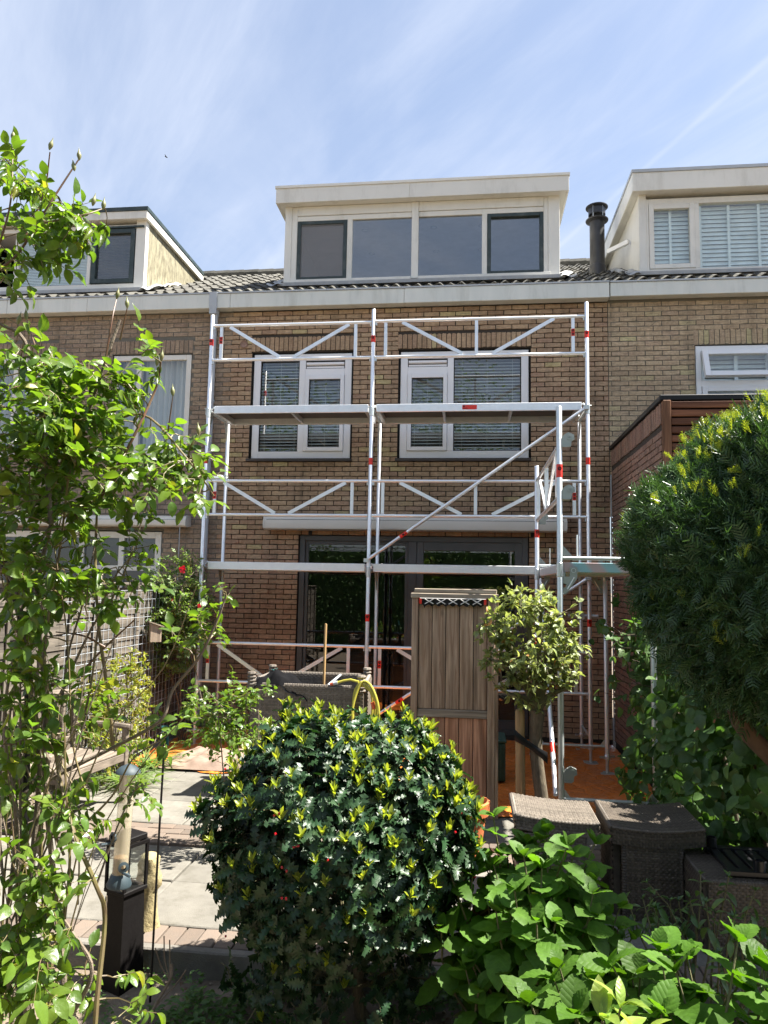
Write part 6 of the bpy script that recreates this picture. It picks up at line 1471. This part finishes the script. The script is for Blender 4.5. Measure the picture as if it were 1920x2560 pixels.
# ------------------------------------------------------------------ yew
r = random.Random(8)
YC = Vector((3.075, -5.60, 2.005)); YR = (0.975, 0.91, 0.905)
yew = thing('yew_tree', 'large clipped dark yew dome with yellow shoot tips at the right edge', 'yew', (3.84, -5.52, SOIL))
mb = MB(); tp_ = smooth_path([(3.84, -5.52, SOIL-0.05), (3.45, -5.54, 0.22), (2.91, -5.58, 0.92), (2.63, -5.58, 1.29), (2.75, -5.58, 1.9)], 5); mb.tube(tp_, [0.064-0.0014*i for i in range(len(tp_))], 10); mb.build('trunk', mat('yew_bark', (0.15, 0.085, 0.05), 0.85, 0.1, (0.09, 0.05, 0.03), 25, bump=0.8, bscale=30, stretch=(1, 1, 0.3)), yew, smooth=True)
yl = []
for k in range(14):
    a = k*2*math.pi/14; e = YC+Vector((YR[0]*0.75*math.cos(a), YR[1]*0.75*math.sin(a), r.uniform(-0.4, 0.55))); pts = bend((2.72, -5.58, r.uniform(1.3, 1.85)), e, r, 0.08, 5); yl += pts
    mb = MB(); mb.tube(pts, [0.016, 0.013, 0.011, 0.009, 0.007, 0.004], 6); mb.build('limb', m_bark, yew, smooth=True)
LY, LYT = Leaves(), Leaves(); q_ = Vector((CAM.x-YC.x, CAM.y-YC.y, 0)).normalized()
facing = lambda u: u.x*q_.x+u.y*q_.y > -0.35 and u.z > -0.93
for (p, n) in ell_pts(r, YC, YR, 9500, 0.89, 1.0, facing):
    if n.z < -0.45 and r.random() < 0.35: continue
    ax = (n*0.75+Vector((0, 0, 0.35 if n.z > 0 else -0.2))+rv(r, 0.45)).normalized(); LY.add(p-ax*0.05, ax, n+rv(r, 0.5), r.uniform(0.095, 0.145))
for (p, n) in ell_pts(r, YC, YR, 2600, 0.70, 0.88, facing):
    ax = (n+rv(r, 0.5)).normalized(); LY.add(p-ax*0.05, ax, n+rv(r, 0.5), r.uniform(0.08, 0.11))
for (p, n) in ell_pts(r, YC, YR, 2000, 1.0, 1.05, facing):
    pr = 0.9 if n.z > 0.68 else 0.14 if n.z > 0.42 else 0.045
    if r.random() > pr: continue
    ax = (n*0.35+Vector((0, 0, 0.9))+rv(r, 0.18)).normalized()
    for j in range(r.choice((1, 2, 3))): LYT.add(p+rv(r, 0.008), ax+rv(r, 0.25), n+rv(r, 0.6), r.uniform(0.045, 0.07))
mb = MB(); mb.grid(lambda u, v: YC+Vector((YR[0]*math.sin(math.pi*v)*math.cos(2*math.pi*u), YR[1]*math.sin(math.pi*v)*math.sin(2*math.pi*u), YR[2]*math.cos(math.pi*v)))*(0.82+0.04*math.sin(u*44+v*9)+0.03*math.sin(v*37+u*13)), 48, 28); mb.build('inner_growth', m_yew, yew, smooth=True)
LY.emit(yew, 'needle_spray', L_YEW, [m_yew], 300, 'needles', 6); LYT.emit(yew, 'new_shoot', L_YEWTIP, [m_ytip], 300, 'new_shoots', 7)

# ------------------------------------------------------------------ climber on the right boundary
r = random.Random(12)
ivy = thing('climbing_plant', 'dense dark green heart leaved climber on the right boundary under the yew', 'climber', (3.2, -4.3, G))
LI = Leaves(); st_ = MB(); IV = [((3.10, -4.30, 0.80), (0.56, 0.75, 0.98), 1700), ((3.02, -3.25, 1.05), (0.40, 0.55, 0.95), 800), ((3.22, -5.20, 0.66), (0.52, 0.62, 0.80), 1200), ((2.98, -2.75, 1.35), (0.34, 0.40, 0.45), 260), ((2.80, -3.45, 0.35), (0.34, 0.4, 0.5), 300)]
root = []
for k in range(7):
    e = Vector((3.05+r.uniform(-.15, .15), -3.0-0.38*k, r.uniform(1.1, 1.7))); pts = bend((3.2, -3.2-0.3*k, G-0.05), e, r, 0.08, 8); root += pts; mb = MB(); mb.tube(pts, [0.018-0.0015*i for i in range(9)], 7); mb.build('stem', m_bark, ivy, smooth=True)
for c, R_, n in IV:
    for (p, nn) in ell_pts(r, c, R_, n, 0.72, 1.05, lambda u: u.x < 0.5 and u.z > -0.9):
        if p.z < G+0.03 or (p.x < 3.14 and p.y < -4.93 and p.z < 0.72) or (p.x < 2.72 and p.y < -4.45 and p.z < 0.62): continue
        y = Vector((0, -0.15, -0.5))+nn*0.35+rv(r, 0.5); LI.add(p, y, nn+Vector((0, -0.3, 0.5))+rv(r, 0.40), r.uniform(0.07, 0.115), 1 if r.random() < 0.14 else 0, r.uniform(0.95, 1.25))
for (x, y, Y, mm) in ((1500, 1560, -3.3, 0), (1545, 1590, -3.4, 1), (1560, 1620, -3.4, 1), (1590, 1560, -3.5, 1), (1520, 1690, -3.3, 0), (1500, 1730, -3.2, 0), (1580, 1660, -3.5, 1), (1605, 1600, -3.5, 1), (1470, 1600, -3.1, 0), (1540, 1500, -3.3, 0), (1560, 1760, -3.4, 0), (1530, 1640, -3.3, 1)):
    e = at(x, y, Y); b0 = nearest(root, e); b0 = e+(b0-e)*min(1, 0.5/(b0-e).length); pts = bend(b0, e, r, 0.1, 5); st_.tube(pts, [0.005, 0.0045, 0.004, 0.003, 0.0025, 0.002], 5)
    for j in range(9):
        i = r.randrange(2, 6); LI.add(pts[i]+rv(r, 0.03), rv(r, 0.6)+Vector((0, -0.3, -0.3)), SUNUP+rv(r, 0.4), r.uniform(0.06, 0.095), mm if r.random() < 0.8 else 1-mm)
st_.build('twigs', m_bark, ivy, kind='stuff')
LI.emit(ivy, 'leaf', L_HEART, [m_ivy, m_ivyl], 300, seed=8)

# ------------------------------------------------------------------ hydrangeas and other foreground shrubs
def stalk_shrub(name, label, cat, base, n, spread, hmin, hmax, size, shapes, m, seed, pairs=3, lift=0.35, limit=300, lean=Vector((0, 0, 0)), group=None, rosette=6):
    r = random.Random(seed); pl = thing(name, label, cat, base, group); L = Leaves(); base = Vector(base)
    for k in range(n):
        a = r.uniform(0, 2*math.pi); q = math.sqrt(r.random()); h = r.uniform(hmin, hmax)*(1-0.28*q*q)
        top_ = base+lean+Vector((spread[0]*q*math.cos(a), spread[1]*q*math.sin(a), h)); foot = base+Vector((0.30*spread[0]*q*math.cos(a), 0.30*spread[1]*q*math.sin(a), -0.02))
        pts = bend(foot, top_, r, 0.05, 6, 0.0); mb_ = MB(); mb_.tube(pts, [0.007, 0.0065, 0.006, 0.0055, 0.005, 0.0042, 0.003], 6); mb_.build('stem', m_barkg, pl, smooth=True)
        ax = ((pts[6]-pts[4]).normalized()+Vector((0, 0, 0.4))).normalized(); _, s1, s2 = frame_of(ax); a0 = r.uniform(0, 3)
        for lv in range(pairs):
            pos = top_-ax*(0.075*lv*size/0.12); sz = size*(0.72+0.2*lv)*r.uniform(0.85, 1.12); el = (0.95, 0.25, -0.28, -0.5)[min(lv, 3)]
            for sg in (0, 1):
                an = a0+lv*math.pi/2+sg*math.pi; rad = s1*math.cos(an)+s2*math.sin(an); y = rad+ax*(el*lift*2)+rv(r, 0.14)
                L.add(pos, y, ax+rv(r, 0.15), sz)
        for j in range(rosette-4 if rosette > 4 else 0):
            an = a0+0.8+j*2.4; rad = s1*math.cos(an)+s2*math.sin(an); L.add(top_, rad*0.4+ax, ax-rad, size*r.uniform(0.35, 0.55))
        for j in (2, 3):
            if r.random() < 0.7:
                an = r.uniform(0, 6.28); rad = Vector((math.cos(an), math.sin(an), 0)); L.add(pts[j], rad+Vector((0, 0, -0.15)), Vector((0, 0, 1))+rv(r, 0.3), size*r.uniform(0.7, 1.0))
    L.emit(pl, 'leaf', shapes, [m], limit, seed=seed); return pl
stalk_shrub('hydrangea', 'leafy hydrangea bush between the holly and the wicker stools', 'hydrangea', (1.483, -6.42, SOIL), 84, (0.42, 0.32), 0.55, 1.12, 0.122, L_HYD, m_hyd, 31, 4, 0.5)
stalk_shrub('hydrangea', 'big leaved hydrangea filling the lower right corner', 'hydrangea', (1.98, -7.12, SOIL), 48, (0.70, 0.36), 0.66, 0.93, 0.165, L_HYD, m_hyd2, 32, 4, 0.55)
stalk_shrub('shrub', 'pale lime leaved shrub tip at the bottom edge before the hydrangea', 'shrub', (1.52, -7.93, SOIL), 9, (0.17, 0.08), 1.06, 1.17, 0.125, L_LONG, m_lime, 33, 3, 0.8)
stalk_shrub('shrub', 'small leaved evergreen shrub in front of the wicker table', 'shrub', (2.30, -6.05, SOIL), 30, (0.46, 0.20), 0.52, 0.80, 0.058, L_LONG, m_pier, 34, 4, 0.6, rosette=7)

# ------------------------------------------------------------------ espaliered pear with stake
r = random.Random(41)
pear = thing('pear_tree', 'small pale leaved pear tree tied to a stake in front of the scaffold', 'tree', (1.75, -4.02, G))
mb = MB(); mb.tube(bend((1.765, -4.020, G), (1.725, -4.020, 0.98), r, 0.02, 8), [0.062, 0.055, 0.052, 0.05, 0.049, 0.048, 0.048, 0.052, 0.056], 10); mb.build('trunk', m_bark, pear, smooth=True)
limbs = []
for (ex, ez, k) in ((-0.42, 1.62, 0), (-0.36, 1.36, 1), (-0.30, 1.14, 2), (0.30, 1.20, 3), (0.28, 1.48, 4), (0.05, 1.75, 5), (-0.12, 1.80, 6), (0.20, 1.72, 7)):
    e = Vector((1.72+ex, -4.02+r.uniform(-.15, .12), ez)); pts = smooth_path([Vector((1.725, -4.02, 0.96)), Vector((1.72+ex*0.25, -4.02, 0.98+(ez-0.98)*0.45)), Vector((1.72+ex*0.65, e.y, ez-0.06)), e], 4); limbs += pts
    mb = MB(); mb.tube(pts, [0.026-0.0013*i for i in range(len(pts))], 8); mb.build('limb', m_barkg, pear, smooth=True)
LP = Leaves(); tw = MB()
for k in range(240):
    u = unit(r); c = Vector((1.69, -4.02, 1.44)); tip = c+Vector((u.x*0.42, u.y*0.34, u.z*0.46))*r.uniform(0.45, 1.02)
    if tip.z > 1.55 and r.random() < 0.5: tip.z += r.uniform(0, 0.16)
    b0 = nearest(limbs, tip); b0 = tip+(b0-tip)*min(1, 0.24/max(0.01, (b0-tip).length)); pts = bend(b0, tip, r, 0.14, 4, -0.01); tw.tube(pts, [0.0035, 0.003, 0.0025, 0.002, 0.0012], 4, cap=False)
    for j in range(9):
        i = r.choice((1, 2, 2, 3, 3, 4, 4)); LP.add(pts[i]+rv(r, 0.008), unit(r)*0.8+(pts[4]-pts[0]).normalized()*0.5+Vector((0, 0, 0.15)), SUNUP+rv(r, 0.45), r.uniform(0.044, 0.072))
tw.build('twigs', m_bark, pear, kind='stuff'); LP.emit(pear, 'leaf', L_PEAR, [m_pear], 300, seed=9)
stk = thing('tree_stake', 'round wooden stake with black strap holding the pear tree', 'stake', (1.60, -4.02, G))
mb = MB(); mb.tube([(1.60, -4.02, G), (1.592, -4.02, 0.965), (1.592, -4.02, 0.98)], [0.037, 0.036, 0.028], 12); mb.build('pole', m_stake, stk, smooth=True)
def strap(u, v):
    x = 1.548+0.245*u; z = 0.80-0.16*u+0.085*(v-0.5)*(1-0.35*math.sin(math.pi*u)); return (x, -4.078-0.008*math.sin(u*9)-0.012*math.sin(math.pi*v), z)
mb = MB(); mb.grid(strap, 18, 4); mb.build('strap', m_black, stk, smooth=True)

# ------------------------------------------------------------------ small rose, wall rose, golden shrub
def rose_like(name, label, cat, base, c, R_, n, size, m, seed, nl=5, canes=7, grp=None):
    r = random.Random(seed); pl = thing(name, label, cat, base, grp); L = Leaves(); cu = Leaves(); st2 = MB(); limbs = []; c = Vector(c)
    for k in range(canes):
        a = k*6.283/canes; e = c+Vector((R_[0]*0.6*math.cos(a), R_[1]*0.6*math.sin(a), R_[2]*r.uniform(-0.1, 0.8))); pts = bend(Vector(base)+rv(r, 0.02), e, r, 0.07, 6); limbs += pts[2:]
        mb_ = MB(); mb_.tube(pts, [0.007, 0.0065, 0.006, 0.005, 0.0045, 0.004, 0.003], 6); mb_.build('cane', m_oldwood, pl, smooth=True)
    for k in range(n):
        u = unit(r); tip = c+Vector((u.x*R_[0], u.y*R_[1], u.z*R_[2]))*(r.random()**0.4)
        b0 = nearest(limbs, tip); b0 = tip+(b0-tip)*min(1, 0.25/max(0.01, (b0-tip).length)); pts = bend(b0, tip, r, 0.12, 4); st2.tube(pts, [0.0024, 0.002, 0.0018, 0.0014, 0.001], 4, cap=False)
        for j in range(3): pinnate(L, st2, r, pts[4-j], unit(r)+Vector((0, 0, 0.3))+(pts[4]-pts[0]).normalized()*0.6, size*r.uniform(0.8, 1.15), nl, 0, None, 0.1)
    st2.build('twigs', m_twig, pl, kind='stuff'); L.emit(pl, 'leaf', L_ROSE, [m], 300, seed=seed); return pl
rose_like('rose_bush', 'low bright green rose bush growing before the wicker lounge chair', 'rose', (-0.48, -4.40, G), (-0.56, -4.40, 0.88), (0.42, 0.30, 0.30), 75, 0.050, m_rleaf, 51)
wr = rose_like('rose_bush', 'pale leaved wall rose with red blooms in the fence corner', 'rose', (-2.28, -1.0, G), (-2.34, -1.25, 1.52), (0.48, 0.45, 0.76), 620, 0.040, m_rleaf2, 52, canes=10)
rr = random.Random(3)
for (x, y, s_) in ((456, 1424, 0.062), (500, 1515, 0.045), (430, 1500, 0.02)):
    p = at(x, y, -1.55); mb = MB()
    for k in range(12):
        a = k*2.4; rad = 0.15+0.085*k; d = Vector((math.cos(a), 0, math.sin(a))); q_ = p+d*s_*0.5*rad*0.6+Vector((0, -0.02+0.002*k, 0)); sd = Vector((-d.z, 0, d.x)); w_ = s_*0.28*(0.6+rad*0.5)
        mb.add([q_-sd*w_*0.4, q_+sd*w_*0.4, q_+sd*w_+d*w_*1.2+Vector((0, -0.012+0.0015*k, 0)), q_+d*w_*1.6+Vector((0, -0.006, 0)), q_-sd*w_+d*w_*1.2+Vector((0, -0.012+0.0015*k, 0))], [(0, 1, 2, 3, 4)])
    mb.build('bloom', m_bloom, wr)
r = random.Random(61)
gs = thing('golden_shrub', 'yellow variegated evergreen shrub against the wire mesh fence', 'shrub', (-2.25, -2.75, G)); LG = Leaves()
for k in range(6):
    pts = bend((-2.25, -2.75, G), (-2.25+r.uniform(-.15, .2), -2.75+r.uniform(-.4, .4), r.uniform(.6, 1.1)), r, .08, 5); mb = MB(); mb.tube(pts, 0.008, 6); mb.build('stem', m_bark, gs)
for (p, n) in ell_pts(r, (-2.24, -2.78, 0.60), (0.26, 0.58, 0.64), 420, 0.6, 1.05):
    for j in range(6): LG.add(p+rv(r, .012), n*0.6+unit(r)*0.8+Vector((0, 0, .3)), n+Vector((0, 0, .5))+rv(r, .4), r.uniform(.032, .05))
LG.emit(gs, 'leaf', L_PEAR, [m_gold], 200, seed=11)
# tufts of grassy leaves at the foot of the fence
r = random.Random(62)
for k, (x, y, lb) in enumerate(((-2.12, -2.25, 'striped grassy tuft at the foot of the golden shrub, farther from the bench'), (-2.02, -2.95, 'striped grassy tuft just behind the garden bench'))):
    tf = thing('grass_tuft', lb, 'grass', (x, y, G), 'grassy tufts'); L = Leaves()
    for j in range(110):
        a = r.uniform(0, 6.28); L.add((x+r.uniform(-.10, .10), y+r.uniform(-.10, .10), G), (math.cos(a)*0.5, math.sin(a)*0.5, 0.9), (-math.cos(a), -math.sin(a), 0.5), r.uniform(.16, .32))
    L.emit(tf, 'blade', L_BLADE, [m_rleaf2], 0, 'blades', 12)
# weeds and litter on the soil
r = random.Random(71)
wd_ = thing('ground_cover', 'low green weeds growing in the soil under the holly', 'weeds', (0.0, -6.2, SOIL)); wd_['kind'] = 'stuff'; LW_ = Leaves()
spots = [(r.uniform(-0.18, 0.42), r.uniform(-6.45, -5.98), 1.0) for _ in range(46)]+[(r.uniform(0.5, 1.9), r.uniform(-6.6, -5.95), 0.7) for _ in range(36)]+[(r.uniform(-1.1, -0.1), r.uniform(-7.0, -6.05), 0.65) for _ in range(34)]+[(r.uniform(0.75, 2.3), r.uniform(-6.1, -5.92), 1.5) for _ in range(30)]+[(-0.52, -5.93, 0.5), (-0.45, -5.95, 0.5), (-0.3, -5.97, 0.6)]
for (x, y, s_) in spots:
    h = r.uniform(.04, .16)*s_
    for j in range(16):
        a = r.uniform(0, 6.28); hh = h*r.uniform(.3, 1); LW_.add((x+r.gauss(0, .03), y+r.gauss(0, .03), SOIL+hh), (math.cos(a), math.sin(a), r.uniform(-.1, .5)), (0, 0, 1)+0*Vector((0, 0, 0)) if False else Vector((0, 0, 1))+rv(r, .3), r.uniform(.022, .048)*s_)
LW_.emit(wd_, 'weed_leaf', L_PEAR, [m_weed], 0, 'weed_foliage', 13)
m_lit = mat('leaf_litter', (0.16, 0.10, 0.055), 0.9, 0.35, (0.10, 0.06, 0.035), 20)
LL = Leaves()
for k in range(520): LL.add((r.uniform(-1.6, 2.6), r.uniform(-7.6, -5.9), SOIL+r.uniform(0.012, 0.03)), (r.uniform(-1, 1), r.uniform(-1, 1), r.uniform(-.15, .15)), Vector((0, 0, 1))+rv(r, .3), r.uniform(.015, .042))
lt = thing('leaf_litter', 'brown dry leaves scattered on the soil', 'leaf litter', (0.3, -6.6, SOIL)); lt['kind'] = 'stuff'; LL.emit(lt, 'dry_leaf', L_PEAR, [m_lit], 0, 'dry_leaves', 14)
m_peb = mat('pebble', (0.24, 0.20, 0.15), 0.9, 0.35, (0.15, 0.12, 0.09), 20); mb = MB()
for k in range(420):
    c = Vector((r.uniform(-1.6, 2.6), r.uniform(-7.4, -5.89), SOIL+0.008)); s_ = r.uniform(.004, .014); P = [c+Vector((math.cos(a)*s_*r.uniform(.7, 1.2), math.sin(a)*s_*r.uniform(.7, 1.2), 0)) for a in (0, 1.26, 2.5, 3.77, 5.03)]
    mb.add(P+[c+Vector((0, 0, s_*0.9))], [(0, 1, 5), (1, 2, 5), (2, 3, 5), (3, 4, 5), (4, 0, 5)])
o = mb.build('pebbles', m_peb); tag(o, 'small stones and clods scattered over the soil', 'pebbles', kind='stuff')
# dry twiggy plant and fallen branch on the soil
tg = thing('dry_twig', 'bare dry branching twig standing in the soil right of the stake', 'twig', (-0.25, -6.35, SOIL))
P0 = at(330, 2640, -6.55); br_ = [[P0, at(385, 2520, -6.45), at(425, 2450, -6.4), at(430, 2410, -6.38)], [at(425, 2450, -6.4), at(405, 2420, -6.4), at(388, 2370, -6.4)], [at(425, 2450, -6.4), at(412, 2400, -6.38), at(410, 2340, -6.38)], [at(385, 2520, -6.45), at(440, 2460, -6.4), at(465, 2425, -6.4)], [at(425, 2450, -6.4), at(425, 2400, -6.38), at(424, 2350, -6.38)]]
for k, P in enumerate(br_):
    mb = MB(); mb.tube(smooth_path(P, 4), [0.007 if k == 0 else 0.003]*(4*(len(P)-1)+1), 6); mb.build('branch', m_oldwood, tg, smooth=True)

r = random.Random(80)
hd_ = thing('hedge', 'clipped green hedge behind the viewpoint', 'hedge', (1.0, -14.0, SOIL)); L = Leaves()
mb = MB(); mb.box(-7.9, 9.9, -14.5, -13.4, SOIL, 3.0); mb.build('inner_growth', m_yew, hd_)
for k in range(12000): L.add((r.uniform(-8, 10), -13.3+r.uniform(-.08, .1), SOIL+3.3*r.random()), unit(r), Vector((0, 1, .4))+rv(r, .6), r.uniform(.06, .12))
L.emit(hd_, 'leaf', L_PEAR, [m_ivy], 0, 'foliage', 16)
# ------------------------------------------------------------------ trees behind the photographer, mirrored in the glass
r = random.Random(81)
m_far = leaf_mat('tree_leaf', (0.06, 0.11, 0.025), (0.09, 0.14, 0.035), 0.3, 0.5)
for k, (x, y, h, lb) in enumerate(((-7.0, -21.0, 11.5, 'tall leafy tree behind the viewpoint, farthest left'), (0.5, -23.0, 12.5, 'leafy tree straight behind the viewpoint'), (7.5, -21.0, 11.0, 'tall leafy tree behind the viewpoint, farthest right'))):
    t_ = thing('garden_tree', lb, 'tree', (x, y, SOIL), 'trees behind the viewpoint'); mb = MB(); mb.tube(bend((x, y, SOIL), (x+0.2, y, h*0.6), r, .03, 6), [.2, .17, .15, .13, .11, .09, .06], 9); mb.build('trunk', m_bark, t_, smooth=True); L = Leaves()
    for (p, n) in ell_pts(r, (x, y, h*0.58), (3.6, 2.6, h*0.42), 6500, 0.35, 1.05):
        L.add(p+rv(r, .12), n+unit(r), n+rv(r, .6), r.uniform(.10, .19))
    L.emit(t_, 'leaf', L_PEAR, [m_far], 0, 'crown', 15)
